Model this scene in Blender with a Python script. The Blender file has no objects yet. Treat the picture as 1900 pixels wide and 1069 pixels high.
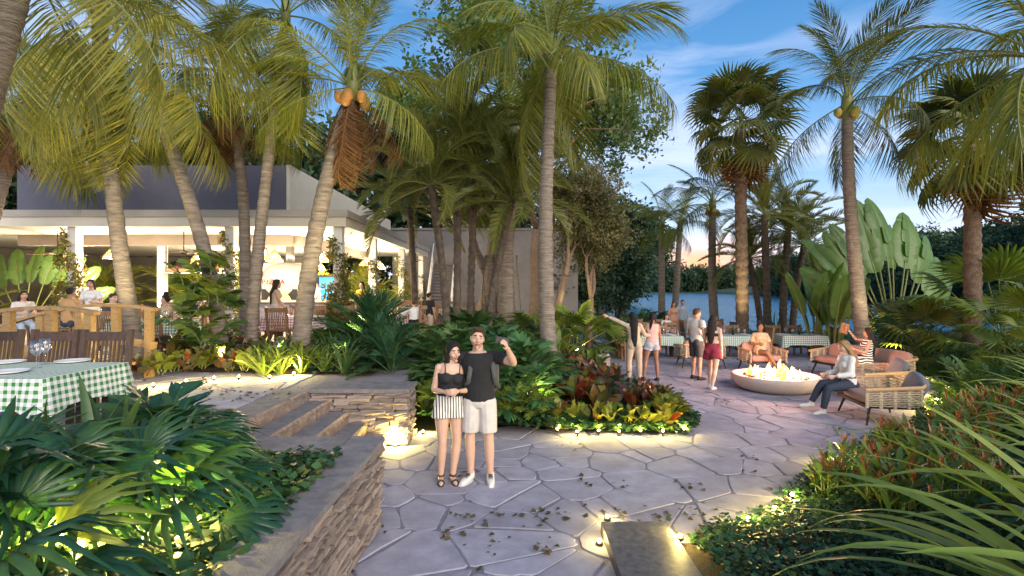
import bpy, bmesh, math, random
import numpy as np
from mathutils import Vector, Matrix, Euler, noise

R = math.radians
rng = random.Random(7)
nrg = np.random.default_rng(7)
scene = bpy.context.scene
COL = scene.collection

# ------------------------------------------------------------------ camera, sky, sun, exposure
F, CX, CY, CAMH = 950.0, 950.0, 534.5, 2.3
cam_data = bpy.data.cameras.new('camera')
cam_data.sensor_width = 36.0
cam_data.lens = 18.0
cam_data.clip_start = 0.05
cam_data.clip_end = 3000
cam = bpy.data.objects.new('camera', cam_data)
cam.location = (0, 0, CAMH)
cam.rotation_euler = (R(90), 0, 0)
COL.objects.link(cam)
scene.camera = cam

SUN_EL, SUN_AZ = R(22.0), R(152.0)        # soft light from behind the camera, right; the afterglow lies ahead
GLOW_AZ = R(21.0)
world = bpy.data.worlds.new('World')
scene.world = world
world.use_nodes = True
wn, wl = world.node_tree.nodes, world.node_tree.links
wn.clear()
w_out = wn.new('ShaderNodeOutputWorld')
w_bg = wn.new('ShaderNodeBackground')
sky = wn.new('ShaderNodeTexSky')
sky.sky_type = 'NISHITA'
sky.sun_disc = False
sky.sun_elevation = SUN_EL
sky.sun_rotation = SUN_AZ
sky.air_density = 1.0
sky.dust_density = 0.4
sky.ozone_density = 2.5
w_bg.inputs['Strength'].default_value = 0.115
def wnode(t, **kw):
    n = wn.new(t)
    for k, v in kw.items():
        setattr(n, k, v)
    return n
tc = wnode('ShaderNodeTexCoord')
sep = wnode('ShaderNodeSeparateXYZ')
wl.new(tc.outputs['Generated'], sep.inputs[0])
# streaky clouds: direction stretched sideways, denser towards the horizon
mp = wnode('ShaderNodeMapping')
mp.inputs['Scale'].default_value = (1.6, 1.6, 7.0)
mp.inputs['Rotation'].default_value = (R(4), R(9), 0)
wl.new(tc.outputs['Generated'], mp.inputs[0])
nz = wnode('ShaderNodeTexNoise')
nz.inputs['Scale'].default_value = 1.7
nz.inputs['Detail'].default_value = 8
nz.inputs['Roughness'].default_value = 0.56
nz.inputs['Distortion'].default_value = 0.6
wl.new(mp.outputs[0], nz.inputs['Vector'])
cr = wnode('ShaderNodeValToRGB')
cr.color_ramp.elements[0].position = 0.42
cr.color_ramp.elements[1].position = 0.62
wl.new(nz.outputs['Fac'], cr.inputs[0])
hz = wnode('ShaderNodeMapRange')
hz.inputs['From Min'].default_value = 0.62
hz.inputs['From Max'].default_value = 0.05
wl.new(sep.outputs['Z'], hz.inputs['Value'])
mu = wnode('ShaderNodeMath', operation='MULTIPLY')
wl.new(cr.outputs[0], mu.inputs[0]); wl.new(hz.outputs[0], mu.inputs[1])
mu2 = wnode('ShaderNodeMath', operation='MULTIPLY')
wl.new(mu.outputs[0], mu2.inputs[0]); mu2.inputs[1].default_value = 0.9
# clear dusk sky: pale near the horizon, deep blue overhead, added over the physical sky
ramp = wnode('ShaderNodeValToRGB')
els = ramp.color_ramp.elements
els[0].position = 0.0;  els[0].color = (0.80, 0.62, 0.66, 1)
els[1].position = 0.95; els[1].color = (0.035, 0.17, 0.44, 1)
for p, c in ((0.035, (0.86, 0.74, 0.78)), (0.09, (0.66, 0.78, 0.95)), (0.20, (0.30, 0.54, 0.87)), (0.34, (0.105, 0.34, 0.71)), (0.5, (0.04, 0.23, 0.55))):
    e = els.new(p); e.color = (*c, 1)
wl.new(sep.outputs['Z'], ramp.inputs[0])
sc_ramp = wnode('ShaderNodeVectorMath', operation='SCALE')
wl.new(ramp.outputs[0], sc_ramp.inputs[0]); sc_ramp.inputs['Scale'].default_value = 5.2
mixs = wnode('ShaderNodeMix', data_type='RGBA')
mixs.inputs[0].default_value = 0.80
wl.new(sky.outputs[0], mixs.inputs[6]); wl.new(sc_ramp.outputs[0], mixs.inputs[7])
# afterglow where the sun went down
sund = Vector((math.sin(GLOW_AZ), math.cos(GLOW_AZ), 0.035)).normalized()
dot = wnode('ShaderNodeVectorMath', operation='DISTANCE')
sq = wnode('ShaderNodeVectorMath', operation='MULTIPLY')
sq.inputs[1].default_value = (1, 1, 2.6)
wl.new(tc.outputs['Generated'], sq.inputs[0])
wl.new(sq.outputs[0], dot.inputs[0]); dot.inputs[1].default_value = (sund.x, sund.y, sund.z * 2.6)
gl = wnode('ShaderNodeMapRange', interpolation_type='SMOOTHERSTEP')
gl.inputs['From Min'].default_value = 0.22; gl.inputs['From Max'].default_value = 0.0
wl.new(dot.outputs['Value'], gl.inputs['Value'])
mixg = wnode('ShaderNodeMix', data_type='RGBA')
wl.new(gl.outputs[0], mixg.inputs[0]); wl.new(mixs.outputs[2], mixg.inputs[6])
mixg.inputs[7].default_value = (7.5, 3.0, 0.9, 1)
mixc = wnode('ShaderNodeMix', data_type='RGBA')
wl.new(mu2.outputs[0], mixc.inputs[0]); wl.new(mixg.outputs[2], mixc.inputs[6])
mixc.inputs[7].default_value = (4.4, 4.7, 5.9, 1)
wl.new(mixc.outputs[2], w_bg.inputs['Color'])
wl.new(w_bg.outputs[0], w_out.inputs['Surface'])

sun_data = bpy.data.lights.new('sun', 'SUN')
sun_data.energy = 2.6
sun_data.angle = R(60)
sun_data.color = (1.0, 0.88, 0.74)
sun = bpy.data.objects.new('sun', sun_data)
sun.rotation_euler = Vector((-math.sin(SUN_AZ) * math.cos(SUN_EL), -math.cos(SUN_AZ) * math.cos(SUN_EL), -math.sin(SUN_EL))).to_track_quat('-Z', 'Y').to_euler()
sun.location = (8, -15, 30)
COL.objects.link(sun)

scene.view_settings.view_transform = 'Standard'
scene.view_settings.look = 'None'
scene.view_settings.exposure = 1.05
scene.view_settings.gamma = 1.0
scene.view_settings.use_curve_mapping = False
scene.render.engine = 'CYCLES'
cy = scene.cycles
cy.use_denoising = True
cy.max_bounces = 12
cy.diffuse_bounces = 3
cy.glossy_bounces = 2
cy.transmission_bounces = 10
cy.transparent_max_bounces = 8
cy.caustics_reflective = False
cy.caustics_refractive = False
cy.sample_clamp_indirect = 3.0
cy.use_light_tree = True

# ------------------------------------------------------------------ helpers
def gp(px, py, z=0.0):
    """ground point (height z) seen at a photograph pixel"""
    Y = F * (CAMH - z) / (py - CY)
    return Vector(((px - CX) / F * Y, Y, z))
def at(px, py, Y):
    return Vector(((px - CX) / F * Y, Y, CAMH - (py - CY) / F * Y))

def link(o, parent=None):
    COL.objects.link(o)
    if parent is not None:
        o.parent = parent
    return o
def tag(o, label=None, cat=None, group=None, kind=None):
    if label: o['label'] = label
    if cat: o['category'] = cat
    if group: o['group'] = group
    if kind: o['kind'] = kind
    return o
def empty(name, loc=(0, 0, 0), rz=0.0, label=None, cat=None, group=None, scale=1.0):
    o = bpy.data.objects.new(name, None)
    o.empty_display_size = 0.2
    o.location = loc
    o.rotation_euler = (0, 0, rz)
    o.scale = (scale,) * 3
    link(o)
    return tag(o, label, cat, group)
CHILDREN = {}
def mobj(name, mesh, parent=None, loc=None, rot=None, scale=None):
    o = bpy.data.objects.new(name, mesh)
    if loc is not None: o.location = loc
    if rot is not None: o.rotation_euler = rot
    if scale is not None: o.scale = scale if hasattr(scale, '__len__') else (scale,) * 3
    link(o, parent)
    if parent is not None:
        CHILDREN.setdefault(parent.name, []).append(o)
    return o
def copy_tree(o, loc=None, rz=None, label=None, group=None, parent=None):
    c = o.copy()
    COL.objects.link(c)
    if parent is not None: c.parent = parent
    if loc is not None: c.location = loc
    if rz is not None: c.rotation_euler = (0, 0, rz)
    if label: c['label'] = label
    if group: c['group'] = group
    for ch in CHILDREN.get(o.name, []):
        d = copy_tree(ch, parent=c)
        CHILDREN.setdefault(c.name, []).append(d)
    return c

class MB:
    def __init__(s):
        s.v, s.f, s.m, s.uv = [], [], [], {}
    def add(s, vs, fs, mat=0, uvs=None):
        b = len(s.v)
        s.v += [tuple(v) for v in vs]
        for k, f in enumerate(fs):
            if uvs is not None: s.uv[len(s.f)] = uvs[k]
            s.f.append(tuple(i + b for i in f))
            s.m.append(mat)
    def box(s, c, size, mat=0, rot=None, taper=1.0):
        hx, hy, hz_ = size[0] / 2, size[1] / 2, size[2] / 2
        vs = []
        for z in (-1, 1):
            t = taper if z > 0 else 1.0
            for x, y in ((-1, -1), (1, -1), (1, 1), (-1, 1)):
                p = Vector((x * hx * t, y * hy * t, z * hz_))
                if rot is not None: p = rot @ p
                vs.append(Vector(c) + p)
        s.add(vs, [(3, 2, 1, 0), (4, 5, 6, 7), (0, 1, 5, 4), (1, 2, 6, 5), (2, 3, 7, 6), (3, 0, 4, 7)], mat)
    def bar(s, a, b, w, h, mat=0, up=(0, 0, 1)):
        a, b = Vector(a), Vector(b)
        d = (b - a)
        L = d.length
        if L < 1e-6: return
        d /= L
        side = d.cross(Vector(up))
        if side.length < 1e-4: side = d.cross(Vector((0, 1, 0)))
        side.normalize()
        u = side.cross(d)
        rot = Matrix((d, side, u)).transposed()
        s.box((a + b) / 2, (L, w, h), mat, rot)
    def tube(s, pts, radii, n=8, mat=0, cap=True, flat=None, up=None):
        pts = [Vector(p) for p in pts]
        if not hasattr(radii, '__len__'): radii = [radii] * len(pts)
        rings, vs = [], []
        ref = Vector(up) if up is not None else None
        prev = None
        for i, p in enumerate(pts):
            t = (pts[min(i + 1, len(pts) - 1)] - pts[max(i - 1, 0)])
            if t.length < 1e-9: t = Vector((0, 0, 1))
            t.normalize()
            if prev is None:
                a = ref if ref is not None else (Vector((1, 0, 0)) if abs(t.x) < 0.8 else Vector((0, 1, 0)))
            else:
                a = prev
            a = (a - t * a.dot(t))
            if a.length < 1e-6: a = t.orthogonal()
            a.normalize()
            prev = a
            b = t.cross(a)
            r = radii[i]
            fl = 1.0 if flat is None else (flat[i] if hasattr(flat, '__len__') else flat)
            for k in range(n):
                an = 2 * math.pi * k / n
                vs.append(p + a * (math.cos(an) * r) + b * (math.sin(an) * r * fl))
        fs = []
        for i in range(len(pts) - 1):
            for k in range(n):
                k2 = (k + 1) % n
                fs.append((i * n + k, i * n + k2, (i + 1) * n + k2, (i + 1) * n + k))
        if cap:
            fs.append(tuple(range(n - 1, -1, -1)))
            b = (len(pts) - 1) * n
            fs.append(tuple(b + k for k in range(n)))
        s.add(vs, fs, mat)
    def lathe(s, prof, n=24, c=(0, 0, 0), mat=0):
        vs, fs = [], []
        for r, z in prof:
            for k in range(n):
                an = 2 * math.pi * k / n
                vs.append((c[0] + r * math.cos(an), c[1] + r * math.sin(an), c[2] + z))
        for i in range(len(prof) - 1):
            for k in range(n):
                k2 = (k + 1) % n
                fs.append((i * n + k, i * n + k2, (i + 1) * n + k2, (i + 1) * n + k))
        s.add(vs, fs, mat)
    def ellip(s, c, r, n=14, m=10, mat=0, rot=None, power=1.0):
        vs, fs = [], []
        sg = lambda v: math.copysign(abs(v) ** power, v)
        for i in range(m + 1):
            th = math.pi * i / m
            for k in range(n):
                an = 2 * math.pi * k / n
                p = Vector((r[0] * sg(math.sin(th)) * sg(math.cos(an)), r[1] * sg(math.sin(th)) * sg(math.sin(an)), -r[2] * sg(math.cos(th))))
                if rot is not None: p = rot @ p
                vs.append(Vector(c) + p)
        for i in range(m):
            for k in range(n):
                k2 = (k + 1) % n
                fs.append((i * n + k, i * n + k2, (i + 1) * n + k2, (i + 1) * n + k))
        s.add(vs, fs, mat)
    def add_mb(s, o, M, mat=None):
        s.add([M @ Vector(v) for v in o.v], o.f, 0)
        if mat is None:
            s.m[-len(o.f):] = o.m
        else:
            s.m[-len(o.f):] = [mat] * len(o.f)
    def mesh(s, name, mats, smooth=False):
        me = bpy.data.meshes.new(name)
        me.from_pydata(s.v, [], s.f)
        for mt in (mats if isinstance(mats, (list, tuple)) else [mats]):
            me.materials.append(mt)
        me.polygons.foreach_set('material_index', s.m)
        if smooth: me.polygons.foreach_set('use_smooth', [True] * len(s.f))
        if s.uv:
            ul = me.uv_layers.new(name='UVMap')
            for fi, uvs in s.uv.items():
                p = me.polygons[fi]
                for li, uv in zip(p.loop_indices, uvs):
                    ul.data[li].uv = uv
        me.update()
        return me
    def build(s, name, mats, parent=None, smooth=False, **kw):
        return mobj(name, s.mesh(name, mats, smooth), parent, **kw)

def np_mesh(name, verts, faces, mats, smooth=False):
    """verts (N,3), faces (M,k) with the same k everywhere"""
    me = bpy.data.meshes.new(name)
    k = faces.shape[1]
    me.vertices.add(len(verts))
    me.vertices.foreach_set('co', np.ascontiguousarray(verts, dtype=np.float32).ravel())
    me.loops.add(faces.size)
    me.loops.foreach_set('vertex_index', np.ascontiguousarray(faces, dtype=np.int32).ravel())
    me.polygons.add(len(faces))
    me.polygons.foreach_set('loop_start', np.arange(0, faces.size, k, dtype=np.int32))
    me.polygons.foreach_set('loop_total', np.full(len(faces), k, dtype=np.int32))
    for mt in (mats if isinstance(mats, (list, tuple)) else [mats]):
        me.materials.append(mt)
    if smooth: me.polygons.foreach_set('use_smooth', np.ones(len(faces), dtype=bool))
    me.update(calc_edges=True)
    me.validate()
    return me
def rand_rot(n, tilt=1.0, up=None):
    """n rotation matrices: local Z tilted away from up by up to ~tilt radians, random spin"""
    az = nrg.uniform(0, 2 * np.pi, n); tl = nrg.uniform(0, 1, n) ** 0.7 * tilt; sp = nrg.uniform(0, 2 * np.pi, n)
    zc = np.stack([np.sin(tl) * np.cos(az), np.sin(tl) * np.sin(az), np.cos(tl)], 1)
    if up is not None:
        zc = zc + up; zc /= np.linalg.norm(zc, axis=1, keepdims=True)
    ref = np.stack([np.cos(sp), np.sin(sp), np.zeros(n) + 0.01], 1)
    x = ref - zc * np.sum(ref * zc, 1, keepdims=True); x /= np.linalg.norm(x, axis=1, keepdims=True)
    y = np.cross(zc, x)
    return np.stack([x, y, zc], 2)
def scatter(tv, tf, Rm, T, S):
    """copies of a template (tv,tf) at rotations Rm, places T, sizes S"""
    n = len(T)
    V = np.einsum('nij,kj->nki', Rm, tv) * S[:, None, None] + T[:, None, :]
    Fc = tf[None, :, :] + (np.arange(n) * len(tv))[:, None, None]
    return V.reshape(-1, 3), Fc.reshape(-1, tf.shape[1])

# ------------------------------------------------------------------ materials
MAT = {}
def new_mat(name):
    m = bpy.data.materials.new(name)
    m.use_nodes = True
    nt = m.node_tree
    return m, nt, nt.nodes, nt.links, nt.nodes['Principled BSDF']
def surf(name, col, col2=None, rough=0.7, scale=8.0, bump=0.0, bscale=40.0, metal=0.0, rnd=0.0, spec=0.4, detail=6, stretch=None, coat=0.0, dist=0.01):
    """noise between two colours, fine bump, optional per-object brightness change"""
    m, nt, N, L, b = new_mat(name)
    b.inputs['Roughness'].default_value = rough
    b.inputs['Metallic'].default_value = metal
    b.inputs['Specular IOR Level'].default_value = spec
    if coat: b.inputs['Coat Weight'].default_value = coat
    t = N.new('ShaderNodeTexCoord')
    vec = t.outputs['Object']
    if stretch:
        mpn = N.new('ShaderNodeMapping'); mpn.inputs['Scale'].default_value = stretch
        L.new(vec, mpn.inputs[0]); vec = mpn.outputs[0]
    oi = N.new('ShaderNodeObjectInfo')
    off = N.new('ShaderNodeVectorMath'); off.operation = 'SCALE'
    cmb = N.new('ShaderNodeCombineXYZ')
    L.new(oi.outputs['Random'], cmb.inputs[0]); L.new(oi.outputs['Random'], cmb.inputs[1])
    L.new(cmb.outputs[0], off.inputs[0]); off.inputs['Scale'].default_value = 37.0
    ad = N.new('ShaderNodeVectorMath'); L.new(vec, ad.inputs[0]); L.new(off.outputs[0], ad.inputs[1])
    vec = ad.outputs[0]
    if col2 is None: col2 = tuple(c * 0.78 for c in col)
    n1 = N.new('ShaderNodeTexNoise'); n1.inputs['Scale'].default_value = scale; n1.inputs['Detail'].default_value = detail
    n1.inputs['Roughness'].default_value = 0.62
    L.new(vec, n1.inputs['Vector'])
    rp = N.new('ShaderNodeValToRGB')
    rp.color_ramp.elements[0].position = 0.33; rp.color_ramp.elements[1].position = 0.67
    rp.color_ramp.elements[0].color = (*col2, 1); rp.color_ramp.elements[1].color = (*col, 1)
    L.new(n1.outputs['Fac'], rp.inputs[0])
    out = rp.outputs[0]
    if rnd:
        mr = N.new('ShaderNodeMapRange'); mr.inputs['To Min'].default_value = 1 - rnd; mr.inputs['To Max'].default_value = 1 + rnd
        L.new(oi.outputs['Random'], mr.inputs['Value'])
        vm = N.new('ShaderNodeVectorMath'); vm.operation = 'SCALE'
        L.new(out, vm.inputs[0]); L.new(mr.outputs[0], vm.inputs['Scale'])
        out = vm.outputs[0]
    L.new(out, b.inputs['Base Color'])
    if bump:
        n2 = N.new('ShaderNodeTexNoise'); n2.inputs['Scale'].default_value = bscale; n2.inputs['Detail'].default_value = 5
        L.new(vec, n2.inputs['Vector'])
        bp = N.new('ShaderNodeBump'); bp.inputs['Strength'].default_value = bump; bp.inputs['Distance'].default_value = dist
        L.new(n2.outputs['Fac'], bp.inputs['Height']); L.new(bp.outputs[0], b.inputs['Normal'])
    MAT[name] = m
    return m
def leafmat(name, cols, trans=0.35, rough=0.42, spec=0.4, tcol=None):
    """leaf: colour from a ramp picked per leaf, part of the light passes through"""
    m, nt, N, L, b = new_mat(name)
    g = N.new('ShaderNodeNewGeometry'); oi = N.new('ShaderNodeObjectInfo')
    ad = N.new('ShaderNodeMath'); ad.operation = 'ADD'
    L.new(g.outputs['Random Per Island'], ad.inputs[0]); L.new(oi.outputs['Random'], ad.inputs[1])
    fr = N.new('ShaderNodeMath'); fr.operation = 'FRACT'; L.new(ad.outputs[0], fr.inputs[0])
    rp = N.new('ShaderNodeValToRGB')
    e = rp.color_ramp.elements
    e[0].position = 0.0; e[0].color = (*cols[0], 1); e[1].position = 1.0; e[1].color = (*cols[-1], 1)
    for i, c in enumerate(cols[1:-1]):
        q = e.new((i + 1) / (len(cols) - 1)); q.color = (*c, 1)
    L.new(fr.outputs[0], rp.inputs[0])
    t = N.new('ShaderNodeTexCoord')
    nz_ = N.new('ShaderNodeTexNoise'); nz_.inputs['Scale'].default_value = 14; nz_.inputs['Detail'].default_value = 4
    L.new(t.outputs['Object'], nz_.inputs['Vector'])
    mr = N.new('ShaderNodeMapRange'); mr.inputs['To Min'].default_value = 0.72; mr.inputs['To Max'].default_value = 1.28
    L.new(nz_.outputs['Fac'], mr.inputs['Value'])
    vm = N.new('ShaderNodeVectorMath'); vm.operation = 'SCALE'
    L.new(rp.outputs[0], vm.inputs[0]); L.new(mr.outputs[0], vm.inputs['Scale'])
    L.new(vm.outputs[0], b.inputs['Base Color'])
    b.inputs['Roughness'].default_value = rough
    b.inputs['Specular IOR Level'].default_value = spec
    tr = N.new('ShaderNodeBsdfTranslucent')
    tm = N.new('ShaderNodeVectorMath'); tm.operation = 'MULTIPLY'
    L.new(vm.outputs[0], tm.inputs[0]); tm.inputs[1].default_value = tcol or (1.5, 1.5, 0.6)
    L.new(tm.outputs[0], tr.inputs['Color'])
    mx = N.new('ShaderNodeMixShader'); mx.inputs[0].default_value = trans
    L.new(b.outputs[0], mx.inputs[1]); L.new(tr.outputs[0], mx.inputs[2])
    L.new(mx.outputs[0], N['Material Output'].inputs['Surface'])
    MAT[name] = m
    return m
def emit(name, col, strength):
    m, nt, N, L, b = new_mat(name)
    b.inputs['Base Color'].default_value = (*col, 1)
    b.inputs['Emission Color'].default_value = (*col, 1)
    b.inputs['Emission Strength'].default_value = strength
    MAT[name] = m
    return m
def gingham(name, col, size):
    m, nt, N, L, b = new_mat(name)
    b.inputs['Roughness'].default_value = 0.8
    uv = N.new('ShaderNodeUVMap'); uv.uv_map = 'UVMap'
    sp = N.new('ShaderNodeSeparateXYZ'); L.new(uv.outputs[0], sp.inputs[0])
    s = []
    for k in (0, 1):
        d = N.new('ShaderNodeMath'); d.operation = 'DIVIDE'; L.new(sp.outputs[k], d.inputs[0]); d.inputs[1].default_value = size * 2
        f = N.new('ShaderNodeMath'); f.operation = 'FRACT'; L.new(d.outputs[0], f.inputs[0])
        g = N.new('ShaderNodeMath'); g.operation = 'GREATER_THAN'; L.new(f.outputs[0], g.inputs[0]); g.inputs[1].default_value = 0.5
        s.append(g)
    a = N.new('ShaderNodeMath'); a.operation = 'ADD'; L.new(s[0].outputs[0], a.inputs[0]); L.new(s[1].outputs[0], a.inputs[1])
    h = N.new('ShaderNodeMath'); h.operation = 'MULTIPLY'; L.new(a.outputs[0], h.inputs[0]); h.inputs[1].default_value = 0.5
    rp = N.new('ShaderNodeValToRGB'); rp.color_ramp.interpolation = 'CONSTANT'
    e = rp.color_ramp.elements
    e[0].position = 0; e[0].color = (0.78, 0.77, 0.74, 1)
    e[1].position = 0.9; e[1].color = (*col, 1)
    q = e.new(0.4); q.color = tuple(0.80 * 0.55 + c * 0.45 for c in col) + (1,)
    L.new(h.outputs[0], rp.inputs[0]); L.new(rp.outputs[0], b.inputs['Base Color'])
    MAT[name] = m
    return m
def stripes(name, c1, c2, period, axis=0, wav=0.0, duty=0.5):
    m, nt, N, L, b = new_mat(name)
    b.inputs['Roughness'].default_value = 0.85
    t = N.new('ShaderNodeTexCoord'); sp = N.new('ShaderNodeSeparateXYZ')
    vec = t.outputs['Object']
    if wav:
        nz_ = N.new('ShaderNodeTexNoise'); nz_.inputs['Scale'].default_value = 5; L.new(vec, nz_.inputs['Vector'])
        sc_ = N.new('ShaderNodeVectorMath'); sc_.operation = 'SCALE'; sc_.inputs['Scale'].default_value = wav
        L.new(nz_.outputs['Color'], sc_.inputs[0])
        a_ = N.new('ShaderNodeVectorMath'); L.new(vec, a_.inputs[0]); L.new(sc_.outputs[0], a_.inputs[1]); vec = a_.outputs[0]
    L.new(vec, sp.inputs[0])
    d = N.new('ShaderNodeMath'); d.operation = 'DIVIDE'; L.new(sp.outputs[axis], d.inputs[0]); d.inputs[1].default_value = period
    f = N.new('ShaderNodeMath'); f.operation = 'FRACT'; L.new(d.outputs[0], f.inputs[0])
    g = N.new('ShaderNodeMath'); g.operation = 'GREATER_THAN'; L.new(f.outputs[0], g.inputs[0]); g.inputs[1].default_value = duty
    mx = N.new('ShaderNodeMix'); mx.data_type = 'RGBA'; L.new(g.outputs[0], mx.inputs[0])
    mx.inputs[6].default_value = (*c1, 1); mx.inputs[7].default_value = (*c2, 1)
    L.new(mx.outputs[2], b.inputs['Base Color'])
    MAT[name] = m
    return m

surf('paving_stone', (0.345, 0.335, 0.41), (0.235, 0.228, 0.28), 0.8, 3.4, 0.6, 38, rnd=0.13, spec=0.3, dist=0.004)
surf('mortar', (0.225, 0.215, 0.255), (0.16, 0.152, 0.185), 0.9, 9, 0.5, 90)
surf('ledge_stone', (0.40, 0.325, 0.275), (0.21, 0.165, 0.14), 0.85, 5, 0.8, 60, rnd=0.35, stretch=(1, 1, 3), dist=0.01)
surf('capstone', (0.22, 0.205, 0.215), (0.13, 0.122, 0.13), 0.85, 9, 0.6, 70)
surf('riser_stone', (0.36, 0.27, 0.215), (0.21, 0.155, 0.125), 0.95, 14, 1.0, 60, dist=0.02)
surf('granite', (0.13, 0.125, 0.135), (0.055, 0.052, 0.06), 0.5, 16, 0.2, 120)
surf('soil', (0.05, 0.035, 0.022), (0.025, 0.018, 0.012), 0.95, 12, 0.9, 50)
surf('bank_grass', (0.05, 0.075, 0.035), (0.03, 0.05, 0.03), 0.95, 3, 0.9, 40)
surf('concrete', (0.42, 0.40, 0.37), (0.30, 0.285, 0.265), 0.85, 4, 0.3, 70)
surf('terrazzo', (0.46, 0.41, 0.35), (0.38, 0.33, 0.28), 0.6, 3, 0.1, 60)
surf('white_paint', (0.80, 0.78, 0.74), (0.74, 0.72, 0.68), 0.6, 2)
surf('white_ceiling', (0.82, 0.80, 0.75), (0.78, 0.76, 0.71), 0.7, 1.5)
surf('fascia_grey', (0.50, 0.455, 0.39), (0.43, 0.39, 0.335), 0.7, 2)
surf('beam_taupe', (0.36, 0.30, 0.24), (0.31, 0.26, 0.21), 0.7, 2)
surf('slate_wall', (0.15, 0.145, 0.185), (0.12, 0.12, 0.16), 0.8, 1.2)
surf('grey_wall', (0.22, 0.205, 0.19), (0.17, 0.155, 0.145), 0.85, 1.0)
surf('wicker', (0.40, 0.22, 0.07), (0.30, 0.16, 0.05), 0.8, 20)
surf('honey_wood', (0.42, 0.275, 0.125), (0.28, 0.17, 0.07), 0.5, 6, 0.1, 50, stretch=(1, 6, 6), rnd=0.1)
surf('dark_wood', (0.105, 0.065, 0.05), (0.055, 0.035, 0.03), 0.55, 8, 0.15, 60, stretch=(4, 4, 1), rnd=0.1)
surf('teak', (0.28, 0.155, 0.075), (0.16, 0.085, 0.042), 0.5, 8, 0.1, 60, stretch=(4, 4, 1), rnd=0.15)
surf('teak_light', (0.52, 0.34, 0.18), (0.38, 0.235, 0.11), 0.5, 8, 0.1, 60, stretch=(2, 5, 5))
surf('rope', (0.56, 0.47, 0.34), (0.42, 0.34, 0.24), 0.9, 40, 0.5, 200)
surf('cushion_mauve', (0.40, 0.24, 0.195), (0.34, 0.20, 0.165), 0.9, 6, 0.2, 300)
surf('cushion_grey', (0.16, 0.17, 0.20), (0.12, 0.13, 0.155), 0.9, 6, 0.2, 300)
surf('dark_metal', (0.03, 0.028, 0.027), None, 0.45, 5, metal=0.3)
surf('steel', (0.55, 0.54, 0.52), None, 0.35, 5, metal=0.9)
surf('palm_trunk', (0.31, 0.255, 0.20), (0.13, 0.105, 0.085), 0.9, 3.2, 1.0, 9, stretch=(1, 1, 7), dist=0.035, rnd=0.12)
surf('rough_trunk', (0.20, 0.14, 0.095), (0.09, 0.06, 0.042), 0.95, 9, 1.0, 30, dist=0.03)
surf('dark_trunk', (0.13, 0.10, 0.075), (0.055, 0.042, 0.034), 0.95, 8, 1.0, 30, dist=0.03)
surf('bark', (0.25, 0.175, 0.115), (0.13, 0.09, 0.06), 0.95, 6, 1.0, 25, stretch=(3, 3, 1), dist=0.03)
surf('coconut', (0.42, 0.33, 0.08), (0.30, 0.26, 0.06), 0.5, 5)
surf('coconut_orange', (0.46, 0.22, 0.05), (0.30, 0.14, 0.035), 0.5, 5)
surf('boulder', (0.30, 0.28, 0.27), (0.19, 0.18, 0.175), 0.9, 4, 0.8, 25)
leafmat('coco_leaf', [(0.12, 0.155, 0.02), (0.20, 0.22, 0.028), (0.30, 0.28, 0.04), (0.09, 0.13, 0.03), (0.23, 0.23, 0.045)], 0.4, 0.4)
leafmat('coco_leaf_gold', [(0.17, 0.19, 0.03), (0.28, 0.27, 0.045), (0.40, 0.34, 0.06), (0.13, 0.17, 0.04), (0.26, 0.25, 0.09)], 0.4, 0.4)
leafmat('coco_leaf_cool', [(0.055, 0.08, 0.03), (0.09, 0.11, 0.035), (0.12, 0.13, 0.045), (0.06, 0.085, 0.035)], 0.35, 0.4)
leafmat('dead_frond', [(0.14, 0.075, 0.032), (0.20, 0.10, 0.04), (0.09, 0.048, 0.026)], 0.2, 0.8, 0.1, (1.3, 1.0, 0.7))
leafmat('date_leaf', [(0.10, 0.125, 0.028), (0.15, 0.17, 0.038), (0.18, 0.185, 0.048), (0.09, 0.115, 0.03)], 0.3, 0.4)
leafmat('fan_leaf', [(0.075, 0.10, 0.024), (0.125, 0.145, 0.033), (0.16, 0.16, 0.04), (0.07, 0.095, 0.032)], 0.3, 0.38)
leafmat('jade_leaf', [(0.014, 0.055, 0.03), (0.025, 0.085, 0.042), (0.055, 0.11, 0.032), (0.018, 0.065, 0.042)], 0.28, 0.33, 0.5, (1.4, 1.6, 0.4))
leafmat('philo_leaf', [(0.03, 0.10, 0.045), (0.055, 0.15, 0.06), (0.09, 0.18, 0.05), (0.04, 0.12, 0.06)], 0.3, 0.36)
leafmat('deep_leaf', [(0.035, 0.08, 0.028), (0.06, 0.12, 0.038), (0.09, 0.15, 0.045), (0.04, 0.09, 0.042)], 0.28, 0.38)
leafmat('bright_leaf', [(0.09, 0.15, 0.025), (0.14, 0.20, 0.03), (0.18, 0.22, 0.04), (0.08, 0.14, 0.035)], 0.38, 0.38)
leafmat('blade_leaf', [(0.17, 0.25, 0.045), (0.24, 0.31, 0.07), (0.30, 0.35, 0.10), (0.15, 0.22, 0.055)], 0.3, 0.36)
leafmat('banana_leaf', [(0.11, 0.21, 0.05), (0.15, 0.25, 0.06), (0.13, 0.22, 0.06)], 0.35, 0.33)
leafmat('petiole', [(0.20, 0.22, 0.06), (0.15, 0.18, 0.05)], 0.1, 0.4)
leafmat('tree_leaf', [(0.11, 0.18, 0.07), (0.15, 0.23, 0.085), (0.18, 0.25, 0.10), (0.10, 0.165, 0.075)], 0.3, 0.45)
leafmat('forest_leaf', [(0.03, 0.062, 0.03), (0.045, 0.085, 0.04), (0.055, 0.09, 0.042), (0.028, 0.062, 0.038)], 0.2, 0.6)
leafmat('olive_leaf', [(0.12, 0.125, 0.06), (0.17, 0.165, 0.075), (0.15, 0.155, 0.085), (0.10, 0.11, 0.055)], 0.25, 0.55)
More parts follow.
